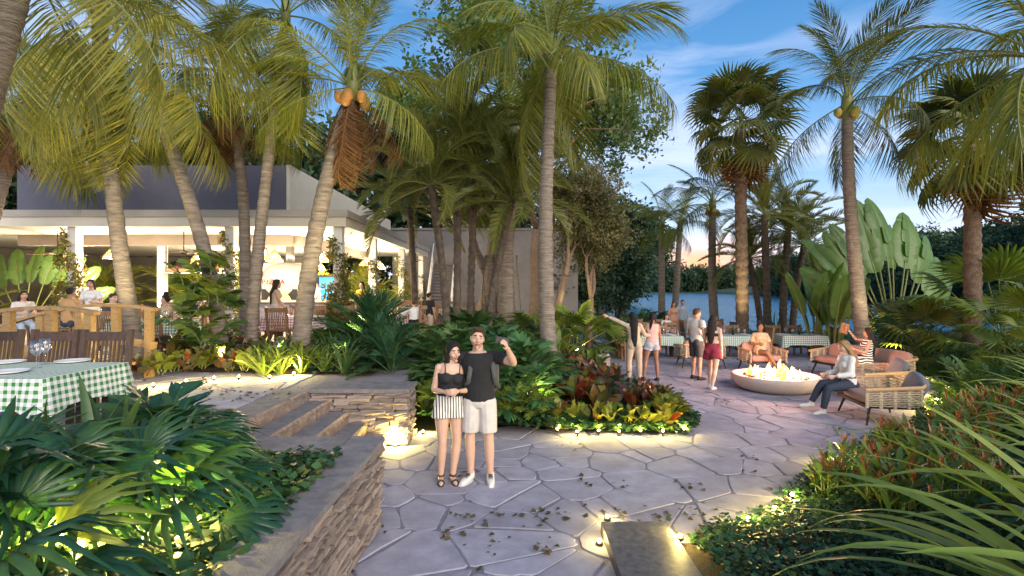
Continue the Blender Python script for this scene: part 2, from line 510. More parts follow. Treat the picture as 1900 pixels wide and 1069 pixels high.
leafmat('cover_leaf', [(0.018, 0.065, 0.028), (0.03, 0.09, 0.036), (0.05, 0.115, 0.04), (0.022, 0.07, 0.038), (0.11, 0.12, 0.025)], 0.22, 0.42)
leafmat('croton_leaf', [(0.16, 0.03, 0.015), (0.20, 0.05, 0.02), (0.05, 0.07, 0.03), (0.24, 0.17, 0.03), (0.08, 0.025, 0.025), (0.045, 0.08, 0.05), (0.10, 0.12, 0.03), (0.14, 0.04, 0.025), (0.03, 0.06, 0.045)], 0.28, 0.35, 0.5, (1.4, 1.2, 0.6))
leafmat('croton_green', [(0.10, 0.14, 0.02), (0.17, 0.20, 0.03), (0.22, 0.22, 0.04), (0.09, 0.13, 0.03)], 0.35, 0.35)
leafmat('vine_leaf', [(0.08, 0.11, 0.02), (0.13, 0.16, 0.03), (0.16, 0.17, 0.035), (0.22, 0.07, 0.03), (0.10, 0.13, 0.03), (0.07, 0.10, 0.025)], 0.35, 0.4)
leafmat('heli_leaf', [(0.07, 0.14, 0.035), (0.11, 0.19, 0.045), (0.15, 0.22, 0.06), (0.06, 0.12, 0.045)], 0.35, 0.38)
leafmat('heliconia', [(0.30, 0.10, 0.025), (0.36, 0.15, 0.035), (0.24, 0.06, 0.02)], 0.25, 0.4, 0.5, (1.2, 0.9, 0.6))
leafmat('litter_leaf', [(0.045, 0.06, 0.02), (0.07, 0.08, 0.03), (0.10, 0.065, 0.03), (0.05, 0.07, 0.03), (0.06, 0.04, 0.022)], 0.1, 0.6)
gingham('gingham_green', (0.03, 0.20, 0.035), 0.031)
gingham('gingham_red', (0.45, 0.04, 0.05), 0.034)
emit('lamp_glow', (1.0, 0.76, 0.28), 30.0)
emit('bulb_glow', (1.0, 0.82, 0.55), 25.0)
emit('flame_core', (1.0, 0.30, 0.05), 1.5)
emit('flame_hot', (1.0, 0.55, 0.17), 2.2)
emit('oven_fire', (1.0, 0.40, 0.06), 3.0)
emit('blue_back', (0.05, 0.42, 0.85), 1.6)
m, nt, N, L, b = new_mat('water'); MAT['water'] = m
b.inputs['Base Color'].default_value = (0.03, 0.21, 0.37, 1); b.inputs['Roughness'].default_value = 0.12; b.inputs['IOR'].default_value = 1.33
t_ = N.new('ShaderNodeTexCoord'); m_ = N.new('ShaderNodeMapping'); m_.inputs['Scale'].default_value = (1.2, 2.6, 1)
n_ = N.new('ShaderNodeTexNoise'); n_.inputs['Scale'].default_value = 1.1; n_.inputs['Detail'].default_value = 5
bp_ = N.new('ShaderNodeBump'); bp_.inputs['Strength'].default_value = 1.0; bp_.inputs['Distance'].default_value = 0.22
L.new(t_.outputs['Object'], m_.inputs[0]); L.new(m_.outputs[0], n_.inputs['Vector']); L.new(n_.outputs['Fac'], bp_.inputs['Height']); L.new(bp_.outputs[0], b.inputs['Normal'])
m, nt, N, L, b = new_mat('glass'); MAT['glass'] = m
b.inputs['Base Color'].default_value = (0.9, 0.93, 1, 1); b.inputs['Roughness'].default_value = 0.05; b.inputs['Metallic'].default_value = 1.0
g_t = N.new('ShaderNodeBsdfTransparent'); g_w = N.new('ShaderNodeLayerWeight'); g_w.inputs['Blend'].default_value = 0.35; g_m = N.new('ShaderNodeMixShader')
g_r = N.new('ShaderNodeMapRange'); g_r.inputs['To Min'].default_value = 0.06; g_r.inputs['To Max'].default_value = 0.75
L.new(g_w.outputs['Facing'], g_r.inputs['Value']); L.new(g_r.outputs[0], g_m.inputs[0]); L.new(g_t.outputs[0], g_m.inputs[1]); L.new(b.outputs[0], g_m.inputs[2]); L.new(g_m.outputs[0], N['Material Output'].inputs['Surface'])
def light(name, kind, loc, energy, col, parent=None, radius=0.05, target=None, angle=60, blend=0.8):
    d = bpy.data.lights.new(name, kind)
    d.energy = energy; d.color = col
    if kind != 'SUN': d.shadow_soft_size = radius
    if kind == 'SPOT':
        d.spot_size = R(angle); d.spot_blend = blend
    o = bpy.data.objects.new(name, d)
    o.location = loc
    if target is not None:
        o.rotation_euler = (Vector(target) - Vector(loc)).to_track_quat('-Z', 'Y').to_euler()
    link(o, parent)
    return o
WARM = (1.0, 0.74, 0.20)
WARMW = (1.0, 0.80, 0.55)
# ------------------------------------------------------------------ terrain and river
def smooth(a, b, x):
    t = np.clip((x - a) / (b - a), 0, 1)
    return t * t * (3 - 2 * t)
def shore_right(Y):
    return np.interp(Y, [25, 38, 78, 180, 320], [33, 40, 60, 92, 112])
def terrain_h(X, Y):
    right = smooth(-2, 5, X - shore_right(Y))
    left = smooth(-2, 5, (0.28 * Y - 3.0) - X) * smooth(33, 40, Y) + smooth(-2, 4, -X) * smooth(20, 30, Y)
    far = smooth(300, 312, Y)
    near = 1 - smooth(24, 34, Y - 0.12 * X)
    land = np.maximum.reduce([right, left, far, near])
    return -2.6 + 2.48 * land + right * np.clip((X - shore_right(Y)) * 0.10, 0, 9)
gx = np.concatenate([np.linspace(-700, -60, 14), np.arange(-55, 130, 2.5), np.linspace(140, 700, 14)])
gy = np.concatenate([np.linspace(-300, -20, 8), np.arange(-15, 100, 2.5), np.arange(105, 340, 8), np.linspace(350, 900, 8)])
GX, GY = np.meshgrid(gx, gy)
Z = terrain_h(GX, GY)
nx, ny = len(gx), len(gy)
idx = np.arange(nx * ny).reshape(ny, nx)
fc = np.stack([idx[:-1, :-1], idx[:-1, 1:], idx[1:, 1:], idx[1:, :-1]], -1).reshape(-1, 4)
g = mobj('ground', np_mesh('ground', np.stack([GX, GY, Z], -1).reshape(-1, 3), fc, MAT['bank_grass'], True))
tag(g, 'dark grassy ground falling to the river bank', kind='structure')
mbw = MB(); mbw.add([(-40, 22, -0.8), (200, 22, -0.8), (200, 340, -0.8), (-40, 340, -0.8)], [(0, 1, 2, 3)])
tag(mbw.build('river', MAT['water']), 'blue rippled river behind the palms', kind='structure')

# ------------------------------------------------------------------ crazy paving
def clip_poly(poly, nx_, ny_, d):
    out = []
    n = len(poly)
    for i in range(n):
        a, b_ = poly[i], poly[(i + 1) % n]
        da = a[0] * nx_ + a[1] * ny_ - d; db = b_[0] * nx_ + b_[1] * ny_ - d
        if da <= 0: out.append(a)
        if (da < 0 < db) or (db < 0 < da):
            t = da / (da - db)
            out.append((a[0] + (b_[0] - a[0]) * t, a[1] + (b_[1] - a[1]) * t))
    return out
def inside(poly, x, y):
    c = False
    n = len(poly)
    for i in range(n):
        x1, y1 = poly[i]; x2, y2 = poly[(i + 1) % n]
        if (y1 > y) != (y2 > y) and x < (x2 - x1) * (y - y1) / (y2 - y1) + x1: c = not c
    return c
def edge_dist(poly, x, y):
    best = 1e9
    for i in range(len(poly)):
        x1, y1 = poly[i]; x2, y2 = poly[(i + 1) % len(poly)]
        dx, dy = x2 - x1, y2 - y1
        t = max(0, min(1, ((x - x1) * dx + (y - y1) * dy) / (dx * dx + dy * dy + 1e-12)))
        best = min(best, math.hypot(x - x1 - t * dx, y - y1 - t * dy))
    return best
def poly_sheet(name, poly, z, mat, **kw):
    mb = MB(); mb.add([(x, y, z) for x, y in poly], [tuple(range(len(poly)))])
    return mb.build(name, mat, **kw)
def flagstones(poly, z, spacing, parent, seed, gap=0.045, aniso=1.0, thick=0.05, clips=(), wclip=None):
    r = random.Random(seed)
    xs = [p[0] for p in poly]; ys = [p[1] for p in poly]
    pts = []
    y = min(ys) - spacing; row = 0
    while y < max(ys) + spacing:
        x = min(xs) - spacing + (row % 2) * spacing * 0.5
        while x < max(xs) + spacing:
            if r.random() < 0.86:
                pts.append((x + r.uniform(-.45, .45) * spacing, y + r.uniform(-.45, .45) * spacing, r.uniform(-.10, .14)))
            x += spacing * aniso
        y += spacing; row += 1
    order = sorted(range(len(pts)), key=lambda k: math.hypot(pts[k][0], pts[k][1]))
    made, rest = 0, MB()
    for i in order:
        x, y, w = pts[i]
        if not inside(poly, x, y): continue
        cell = [(x - 2.5, y - 2.5), (x + 2.5, y - 2.5), (x + 2.5, y + 2.5), (x - 2.5, y + 2.5)]
        for j, (x2, y2, w2) in enumerate(pts):
            dx, dy = x2 - x, y2 - y
            d2 = dx * dx + dy * dy
            if j == i or d2 > (3.2 * spacing) ** 2: continue
            d = math.sqrt(d2)
            gg = gap * (0.65 + 0.7 * ((i * 7 + j * 7) % 11) / 10)
            cell = clip_poly(cell, dx / d, dy / d, (x * dx + y * dy) / d + d / 2 + (w - w2) * spacing - gg / 2)
            if len(cell) < 3: break
        for (cnx, cny, cd) in clips: cell = clip_poly(cell, cnx, cny, cd)
        if len(cell) < 3: continue
        if wclip and not wclip(x, y): continue
        c2 = []
        n = len(cell)
        for k in range(n):                       # knock the corners off
            a, b_ = cell[k], cell[(k + 1) % n]
            L_ = math.hypot(b_[0] - a[0], b_[1] - a[1])
            if L_ < 0.03: continue
            e = min(0.16, 0.030 / L_)
            for t in (e, 0.5, 1 - e):
                j_ = 0.018 if t == 0.5 else 0.003
                c2.append((a[0] + (b_[0] - a[0]) * t + r.uniform(-j_, j_), a[1] + (b_[1] - a[1]) * t + r.uniform(-j_, j_)))
        if len(c2) < 5: continue
        cx = sum(p[0] for p in c2) / len(c2); cy_ = sum(p[1] for p in c2) / len(c2)
        dz = r.uniform(-0.004, 0.004); tx, ty = r.uniform(-.004, .004), r.uniform(-.004, .004)
        mb = MB(); n = len(c2)
        ring = lambda f, zz: [((px - cx) * f, (py - cy_) * f, zz + (px - cx) * tx + (py - cy_) * ty) for px, py in c2]
        size = max(0.1, max(math.hypot(px - cx, py - cy_) for px, py in c2))
        vs = ring(1 - 0.010 / size, dz) + ring(1, dz - 0.006) + ring(1, -thick)
        fs = [tuple(range(n))]
        for q in (0, 1):
            for k in range(n):
                fs.append((q * n + k, (q + 1) * n + k, (q + 1) * n + (k + 1) % n, q * n + (k + 1) % n))
        mb.add(vs, fs)
        if made < 298:
            mb.build('stone', MAT['paving_stone'], parent, loc=(cx, cy_, z)); made += 1
        else:
            rest.add([(v[0] + cx, v[1] + cy_, v[2] + z) for v in mb.v], mb.f)
    if rest.f: tag(rest.build('far_stones', MAT['paving_stone'], parent), kind='stuff')

PATIO = [(-1.33, 2.2), (0.9, 2.2), (1.6, 4.4), (2.3, 4.97), (2.75, 5.27), (3.15, 5.7), (4.2, 6.6), (5.4, 7.5), (6.75, 8.5), (8.0, 9.7), (9.6, 11.4), (10.8, 13.4), (11.4, 16),
         (11.5, 19), (9, 22.5), (4.2, 23.2), (2.6, 20.5), (2.2, 17), (2.3, 14.1), (2.9, 12.1), (3.15, 10.4), (3.05, 8.75), (2.7, 8.2), (0.7, 8.1), (-0.45, 8.2), (-1.5, 8.3), (-1.5, 7.5), (-1.86, 7.5), (-1.86, 5.1), (-1.28, 5.1)]
patio = poly_sheet('patio', PATIO, -0.009, MAT['mortar'])
tag(patio, 'crazy paved stone patio with grey joints', kind='structure')
PATIO_ST = [(-2.2, 2.2), (1.1, 2.2), (2.0, 4.4), (2.7, 4.8), (3.15, 5.1), (3.5, 5.5), (4.5, 6.3), (5.7, 7.2), (7.0, 8.2), (8.3, 9.4), (9.9, 11.1), (11.2, 13.2), (11.8, 16), (11.8, 19), (9, 22.7), (4.0, 23.4), (2.2, 20.5), (1.8, 17), (1.9, 14.1), (2.5, 12.1), (2.75, 10.4), (2.6, 9.0), (2.5, 8.7), (.7, 8.6), (-.45, 8.6), (-1.5, 8.8), (-1.5, 7.5), (-2.0, 7.5), (-2.0, 5.1), (-2.2, 5.1)]
flagstones(PATIO_ST, 0.0, 0.50, patio, 3, gap=0.025, wclip=lambda x, y: y > 3.3 and abs(x) < y * 1.06)

TZ = 0.82
TERR = [(-2.97, 4.6), (-2.97, 8.15), (-1.75, 8.3), (-2.0, 12), (-1.6, 15.6), (0.4, 17.5), (1.0, 28.6), (-24, 28.6), (-24, 3.6), (-3.4, 3.6)]
mb = MB()
n = len(TERR)
mb.add([(x, y, TZ - 0.02) for x, y in TERR] + [(x, y, -0.3) for x, y in TERR], [tuple(range(n - 1, -1, -1))] + [(k, (k + 1) % n, n + (k + 1) % n, n + k) for k in range(n)])
terr = mb.build('terrace', MAT['mortar'])
tag(terr, 'raised terrace beside the steps, carrying the restaurant floor', kind='structure')
flagstones([(-2.99, 4.62), (-2.99, 8.1), (-3.2, 8.9), (-6, 9.2), (-12, 8.6), (-12, 4.2), (-3.4, 4.2)], TZ, 0.58, terr, 11, gap=0.032, clips=[(1, 0, -3.385), (0, -1, -4.66)], wclip=lambda x, y: abs(x) < y * 1.1)
fl = poly_sheet('restaurant_floor', [(-22, 11.0), (-4.0, 12.6), (-2.2, 15.7), (0.2, 17.8), (0.8, 28.2), (-22, 28.2)], TZ - 0.008, MAT['terrazzo'])
tag(fl, 'smooth sandy floor of the open restaurant', kind='structure')

# ------------------------------------------------------------------ dry stone walls, caps, steps
def stone_variant(seed):
    r = random.Random(seed)
    mb = MB()
    X = [-.5, -.22, .12, .5]; Zs = [-.5, 0.05, .5]
    vs = []
    for z in Zs:
        for x in X:
            vs.append((x * (1 - .06 * r.random()) + r.uniform(-.03, .03), -.5 + r.uniform(-.09, .09), z + r.uniform(-.12, .10)))
    for z in (-.5, .5):
        for x in (-.5, .5): vs.append((x, .5, z))
    q = lambda i, j: i * 4 + j
    fs = [(q(i, j), q(i, j + 1), q(i + 1, j + 1), q(i + 1, j)) for i in range(2) for j in range(3)]
    fs += [(8, 9, 10, 11, 15, 14), (3, 2, 1, 0, 12, 13), (0, 4, 8, 14, 12), (11, 7, 3, 13, 15)]
    mb.add(vs, fs)
    return mb.mesh('ledge_stone', MAT['ledge_stone'])
STONES = [stone_variant(i) for i in range(9)]
def stone_face(parent, origin, direction, length, height, seed, depth=0.16, cmin=0.032, cmax=0.062, lmin=0.16, lmax=0.52, x_until=None):
    """stack of flat stones along a wall face; direction is a unit vector along the wall, the face looks to its right"""
    r = random.Random(seed)
    d = Vector(direction).normalized(); nrm = Vector((d.y, -d.x, 0))
    rz = math.atan2(d.y, d.x)
    z = 0.0
    while z < height - 0.012:
        ch = r.uniform(cmin, cmax)
        if height - z - ch < 0.03: ch = height - z
        x = 0.0
        while x < length - 0.01:
            ln = r.uniform(lmin, lmax) * (0.7 if ch < 0.04 else 1.05)
            if length - x - ln < 0.10: ln = length - x
            if r.random() < 0.12 and ln < .3 : hh = ch * 0.86
            else: hh = ch
            ok = x_until is None or x_until(x + ln / 2, z + ch / 2)
            if ok:
                pr = r.uniform(-0.034, 0.034)
                c = Vector(origin) + d * (x + ln / 2) + nrm * (pr - depth / 2) + Vector((0, 0, z + hh / 2))
                mobj('stone', r.choice(STONES), parent, loc=c, rot=(r.uniform(-.03, .03), r.uniform(-.012, .012), rz + r.uniform(-.03, .03)),
                     scale=(ln - 0.006, depth, hh - 0.004))
            x += ln
        z += ch
CAPT = 0.05
# near retaining wall, face towards +x, running away from the camera
w1 = empty('retaining_wall', (-1.4, 3.6, 0), label='long dry stone retaining wall with a flat grey cap in front of the planter', cat='stone wall')
mb = MB(); mb.box((-1.50, 3.35, 0.38), (0.20, 3.46, 0.78)); mb.build('core', MAT['soil'], w1, loc=(1.4, -3.6, 0))
mb = MB(); mb.box((-1.43, 3.35, TZ - CAPT / 2), (0.33, 3.52, CAPT)); mb.box((-2.285, 4.86, TZ - CAPT / 2 - 0.002), (1.36, 0.5, CAPT))
mb.build('cap', MAT['capstone'], w1, loc=(1.4, -3.6, 0))
stone_face(w1, (-1.28 + 1.4, 1.62 - 3.6, -0.02), (0, 1, 0), 3.45, TZ - CAPT + 0.02, 5, cmin=.024, cmax=.046, lmin=.18, lmax=.60)
# wing wall beside the steps: face towards the camera and a return on its right end
w2 = empty('wing_wall', (-2.2, 7.8, 0), label='short dry stone wall closing the far side of the steps', cat='stone wall')
mb = MB(); mb.box((-2.24, 7.87, 0.38), (1.35, 0.5, 0.78)); mb.build('core', MAT['soil'], w2, loc=(2.2, -7.8, 0))
mb = MB(); mb.box((-2.235, 7.80, TZ - 0.026), (1.46, 0.64, 0.056)); mb.build('cap', MAT['capstone'], w2, loc=(2.2, -7.8, 0))
stone_face(w2, (-2.97 + 2.2, 7.5 - 7.8, -0.02), (1, 0, 0), 1.45, TZ - 0.036, 8, cmin=0.04, cmax=0.075, lmin=0.2, lmax=0.55)
stone_face(w2, (-1.53 + 2.2, 7.5 - 7.8, -0.02), (0, 1, 0), 0.6, TZ - 0.036, 9, cmin=0.035, cmax=0.06, lmin=0.12, lmax=0.35)
# steps
st = empty('stone_steps', (-2.4, 6.3, 0), label='rough stone steps climbing from the patio to the terrace', cat='steps')
xs_ = [-2.96, -2.68, -2.39, -2.11, -1.84]
for i in range(5):
    top = TZ * (5 - i) / 5 - 0.001
    x0 = xs_[i] - (0.42 if i == 0 else 0.285); x1 = xs_[i]
    mb = MB()
    nseg = 22
    vs = []
    ra = random.Random(40 + i)
    y0, y1 = 5.11, 7.49
    for k in range(nseg + 1):
        y = y0 + (y1 - y0) * k / nseg
        j = lambda a=.012: ra.uniform(-a, a)
        vs += [(x0, y, top), (x1 - .02, y, top), (x1 + j(), y, top - .02 + j(.006)), (x1 + j(.018), y, top - .08 + j(.01)), (x1 + j(.014), y, top - .19)]
    fs, ms = [], []
    for k in range(nseg):
        for q in range(4):
            a = k * 5 + q
            fs.append((a, a + 1, a + 6, a + 5)); ms.append(0 if q == 0 else 1)
    mb.add(vs, fs); mb.m = ms
    # closing sides
    mb.add([(x0, y0, top), (x1, y0, top - .01), (x1, y0, 0 if i else 0.4), (x0, y0, 0 if i else 0.4)], [(0, 3, 2, 1)], 1)
    mb.build('step', [MAT['capstone'], MAT['riser_stone']], st, loc=(2.4, -6.3, 0))
# granite block at the front
gb = MB(); gb.box((0, 0, 0.06), (0.61, 2.4, 0.12))
tag(gb.build('granite_slab', MAT['granite'], loc=(1.135, 3.58, 0.0)), 'low dark granite slab on the paving, edged with lights', 'slab')

# ------------------------------------------------------------------ planting beds
def bed(name, poly, hfun, step, label, mat='soil'):
    xs = [p[0] for p in poly]; ys = [p[1] for p in poly]
    X = np.arange(min(xs), max(xs) + step, step); Y = np.arange(min(ys), max(ys) + step, step)
    vi, vs, fs = {}, [], []
    def vid(i, j):
        if (i, j) not in vi:
            vi[(i, j)] = len(vs)
            vs.append((X[i], Y[j], hfun(X[i], Y[j]) + 0.02 * noise.noise((X[i] * 3, Y[j] * 3, 0))))
        return vi[(i, j)]
    for i in range(len(X) - 1):
        for j in range(len(Y) - 1):
            if inside(poly, X[i] + step / 2, Y[j] + step / 2):
                fs.append((vid(i, j), vid(i + 1, j), vid(i + 1, j + 1), vid(i, j + 1)))
    mb = MB(); mb.add(vs, fs)
    o = mb.build(name, MAT[mat], smooth=True)
    return tag(o, label, kind='structure')
BEDC = [(-1.5, 8.25), (-0.45, 8.15), (0.7, 8.05), (2.72, 8.15), (3.1, 8.75), (3.2, 10.4), (2.95, 12.1), (2.35, 14.1), (2.25, 17), (2.65, 20.5), (2.5, 27), (0.5, 27), (0.3, 17.2), (-1.7, 15.4), (-2.1, 12), (-1.85, 8.25)]
def h_bedc(x, y):
    xt = float(np.interp(y, [8, 12, 15.5, 17.5, 27], [-1.7, -2.0, -1.6, 0.4, 0.9])); xp = float(np.interp(y, [8.1, 8.75, 10.4, 12.1, 14.1, 17, 20.5, 27], [2.7, 3.1, 3.2, 2.95, 2.35, 2.25, 2.65, 2.5]))
    t = max(0.0, min(1.0, (x - xt) / max(0.3, xp - xt)))
    s = 1 - t * t * (3 - 2 * t)
    front = max(0.0, min(1.0, (y - 8.1) / 2.2))
    return 0.02 + (TZ - 0.05) * s * (0.25 + 0.75 * front)
bed('garden_bed', BEDC, h_bedc, 0.16, 'dark planted bed sloping from terrace to patio')
BEDR = [(1.45, 4.55), (1.45, 2.0), (7, 2.0), (14, 5), (14, 13.4), (10.8, 13.4), (9.6, 11.4), (8.0, 9.7), (6.75, 8.5), (5.4, 7.5), (4.2, 6.6), (3.15, 5.7), (2.75, 5.27), (2.3, 4.97), (1.7, 4.75)]
def h_bedr(x, y):
    return 0.03 + min(0.25, 0.12 * edge_dist(BEDR, x, y))
bed('garden_bed', BEDR, h_bedr, 0.16, 'dark planted bed along the right edge of the patio')
BEDP = [(-1.58, 1.6), (-1.58, 4.62), (-3.0, 4.62), (-3.45, 3.75), (-9, 3.75), (-9, 1.6)]
bed('garden_bed', BEDP, lambda x, y: TZ - 0.09, 0.16, 'planter soil behind the near retaining wall')
BEDT = [(-2.3, 8.6), (-2.1, 12), (-1.8, 14.8), (-4.2, 12.5), (-7.5, 11.6), (-8.3, 9.3), (-6, 9.1), (-3.4, 8.75)]
bed('garden_bed', BEDT, lambda x, y: TZ + 0.03 + 0.05 * min(1, edge_dist(BEDT, x, y)), 0.18, 'terrace bed between the path and the restaurant')

surf('cream_paint', (0.74, 0.68, 0.56), (0.68, 0.62, 0.51), 0.6, 2)
# ------------------------------------------------------------------ restaurant building
rb = empty('restaurant_building', (-12, 14, TZ), label='open white pavilion restaurant with flat roof and slate parapet', cat='restaurant')
off = (12, -14, -TZ)
def part(name, mb, mat, parent=rb, smooth=False, **kw):
    return mb.build(name, MAT[mat] if isinstance(mat, str) else mat, parent, smooth, loc=off, **kw)
mb = MB(); mb.box((-14.25, 21, 4.345), (19.5, 14, 0.19)); part('roof_slab', mb, 'fascia_grey')
mb = MB(); mb.box((-14.25, 14.17, 4.12), (19.4, 0.26, 0.256)); mb.box((-4.68, 21.0, 4.12), (0.26, 13.4, 0.256)); part('fascia', mb, 'cream_paint')
mb = MB(); mb.box((-14.33, 21.1, 4.06), (19.0, 13.5, 0.07)); part('ceiling', mb, 'white_ceiling')
mb = MB(); mb.box((-10.55, 21.2, 5.165), (7.9, 12.4, 1.45)); part('parapet', mb, 'slate_wall')
mb = MB(); mb.box((-6.55, 21.2, 5.17), (0.1, 12.44, 1.47)); part('side_parapet', mb, 'cream_paint')
mb = MB(); mb.box((-11.6, 16.72, 3.85), (8.8, 0.3, 0.34)); mb.box((-7.1, 21.5, 3.85), (0.3, 9.2, 0.34)); part('beam', mb, 'beam_taupe')
for (x, y) in ((-16.6, 14.3), (-12.2, 14.3), (-7.83, 14.3), (-4.83, 14.3), (-4.83, 17.8), (-4.83, 22.4), (-4.83, 27.2), (-16.5, 18.9), (-12.9, 18.9)):
    mb = MB(); mb.box((x, y, (4.02 + TZ) / 2), (0.24, 0.24, 4.02 - TZ - 0.01)); mb.box((x, y, TZ + 0.06), (0.3, 0.3, 0.12)); part('column', mb, 'white_paint')
mb = MB(); mb.box((-16.2, 27.9, 2.4), (11.0, 0.3, 3.2)); part('back_wall', mb, 'grey_wall')
mb = MB(); mb.box((-21.6, 21, 2.4), (0.3, 13.6, 3.2)); part('side_wall', mb, 'grey_wall')
# service building of grey render behind, with its stairs
gw = empty('service_building', (-1.5, 29.5, 0), label='plain grey rendered building behind the trees, right of the restaurant', cat='building')
mb = MB(); mb.box((0, 0, 2.95), (10.4, 1.6, 5.2)); mb.build('wall', MAT['grey_wall'], gw)
mb = MB(); mb.box((0, 0, 5.6), (10.6, 1.8, 0.1)); mb.build('roof_edge', MAT['grey_wall'], gw)
mb = MB(); mb.box((-3.3, -0.83, 2.0), (1.7, 0.06, 2.3)); mb.build('door', MAT['slate_wall'], gw)
sw = empty('staircase', (-3.75, 26.4, TZ), label='grey straight stair with white railing behind the restaurant corner', cat='stairs')
for i in range(17):
    mb = MB(); mb.box((0, i * 0.13, 0.09 + i * 0.17), (1.15, 0.26, 0.05)); mb.build('tread', MAT['grey_wall'], sw)
for s in (-1, 1):
    mb = MB(); mb.bar((s * 0.62, -0.1, 0.05), (s * 0.62, 2.2, 3.0), 0.05, 0.22); mb.build('stringer', MAT['fascia_grey'], sw)
    mb = MB(); mb.bar((s * 0.62, -0.1, 1.0), (s * 0.62, 2.2, 3.95), 0.05, 0.05); mb.build('handrail', MAT['white_paint'], sw)
    for i in range(0, 16, 2):
        mb = MB(); mb.bar((s * 0.62, i * 0.13, 0.2 + i * 0.17), (s * 0.62, i * 0.13, 1.1 + i * 0.17), 0.03, 0.03); mb.build('baluster', MAT['white_paint'], sw)
# ------------------------------------------------------------------ wooden chairs
def chair_parts(mat):
    """dining chair, seat centre over the origin, facing -Y (its back at +Y)"""
    P = []
    for sx in (-1, 1):
        mb = MB(); mb.box((sx * .235, -.21, .215), (.05, .05, .43)); P.append(('leg', mb))
        mb = MB(); mb.bar((sx * .235, .21, 0), (sx * .235, .22, .47), .05, .055); P.append(('leg', mb))
        mb = MB(); mb.bar((sx * .245, .22, .45), (sx * .245, .30, 1.02), .052, .055); P.append(('back_post', mb))
    mb = MB(); mb.box((0, 0, .445), (.52, .48, .04)); P.append(('seat', mb))
    mb = MB(); mb.bar((-.22, .285, .945), (.22, .285, .945), .035, .10); P.append(('top_rail', mb))
    mb = MB(); mb.bar((-.22, .235, .56), (.22, .235, .56), .03, .05); P.append(('lower_rail', mb))
    for k in range(9):
        x = -.18 + k * .045
        mb = MB(); mb.bar((x, .236, .58), (x, .283, .90), .022, .014, up=(1, 0, 0)); P.append(('slat', mb))
    return [(n, mb.mesh('chair_' + n, MAT[mat])) for n, mb in P]
def chair_one(mat):
    mb = MB()
    for n, me in chair_parts(mat):
        mb.add([v.co for v in me.vertices], [tuple(p.vertices) for p in me.polygons])
    return mb.mesh('wooden_chair', MAT[mat])
DARK_P, TEAK_P = chair_parts('dark_wood'), chair_parts('teak')
TEAK_ONE = chair_one('teak')
def chair(loc, rz, label, group=None, kind='teak', full=True):
    if not full:
        o = mobj('wooden_chair', TEAK_ONE, loc=loc, rot=(0, 0, rz))
        return tag(o, label, 'chair', group)
    o = empty('wooden_chair', loc, rz, label, 'chair', group)
    for n, me in (DARK_P if kind == 'dark' else TEAK_P):
        mobj(n, me, o)
    return o

# ------------------------------------------------------------------ tables and cloths
def table(loc, rz, w, d, label, group, mat='dark_wood', h=0.74):
    o = empty('dining_table', loc, rz, label, 'table', group)
    mb = MB(); mb.box((0, 0, h - .02), (w - .04, d - .04, .04)); mb.build('table_top', MAT[mat], o)
    for sx in (-1, 1):
        for sy in (-1, 1):
            mb = MB(); mb.box((sx * (w / 2 - .1), sy * (d / 2 - .1), h / 2 - .02), (.08, .08, h - .04), taper=1.1); mb.build('leg', MAT[mat], o)
    return o
def cloth(loc, rz, w, d, mat, label, group, h=0.745, drop=0.30, seed=1):
    """draped cloth: flat top, sides that fall in soft folds and hang lower at the corners"""
    r = random.Random(seed)
    mb = MB()
    n = 10
    hx, hy = w / 2 + .008, d / 2 + .008
    mb.add([(-hx, -hy, h), (hx, -hy, h), (hx, hy, h), (-hx, hy, h)], [(0, 1, 2, 3)], 0, [[(-hx, -hy), (hx, -hy), (hx, hy), (-hx, hy)]])
    cs = [(-hx, -hy), (hx, -hy), (hx, hy), (-hx, hy)]
    ph = r.uniform(0, 6)
    per = []
    for e in range(4):
        a, b_ = cs[e], cs[(e + 1) % 4]
        L_ = math.hypot(b_[0] - a[0], b_[1] - a[1])
        m = max(6, int(L_ / 0.07))
        nx_, ny_ = (b_[1] - a[1]) / L_, -(b_[0] - a[0]) / L_
        for k in range(m):
            t = k / m
            s = t * L_
            per.append((a[0] + (b_[0] - a[0]) * t, a[1] + (b_[1] - a[1]) * t, nx_, ny_, min(t, 1 - t) * L_, s, e))
    rows = [0, .3, .65, 1.0]
    N_ = len(per)
    vs, uv = [], []
    for q in rows:
        for (x, y, nx_, ny_, dc, s, e) in per:
            corner = max(0, 1 - dc / .22)
            out = q * (.012 + .03 * (0.5 + .5 * math.sin(s * 17 + e * 1.7 + ph)) * (1 - corner) + corner * .055)
            dr = drop * q * (1 + .28 * corner + .05 * math.sin(s * 9 + ph))
            ox, oy = nx_, ny_
            if corner > 0 and dc < 1e-6:
                ox, oy = (x / abs(x)) * .9, (y / abs(y)) * .9
            vs.append((x + ox * out, y + oy * out, h - dr - (0.0 if q else 0.0)))
            uv.append((x + nx_ * dr, y + ny_ * dr))
    fs, uvs = [], []
    for i in range(len(rows) - 1):
        for k in range(N_):
            k2 = (k + 1) % N_
            f = (i * N_ + k, (i + 1) * N_ + k, (i + 1) * N_ + k2, i * N_ + k2)
            # uv of the far edge taken in this side's own frame
            x, y, nx_, ny_, dc, s, e = per[k]
            def u_(ii, kk):
                px, py = per[kk][0], per[kk][1]
                dr = h - vs[ii * N_ + kk][2]
                return (px + nx_ * dr, py + ny_ * dr)
            fs.append(f); uvs.append([u_(i, k), u_(i + 1, k), u_(i + 1, k2), u_(i, k2)])
    mb.add(vs, fs, 0, uvs)
    o = mb.build('tablecloth', MAT[mat], loc=loc, rot=(0, 0, rz))
    o.data.polygons.foreach_set('use_smooth', [False] + [True] * len(fs))
    return tag(o, label, 'tablecloth', group)
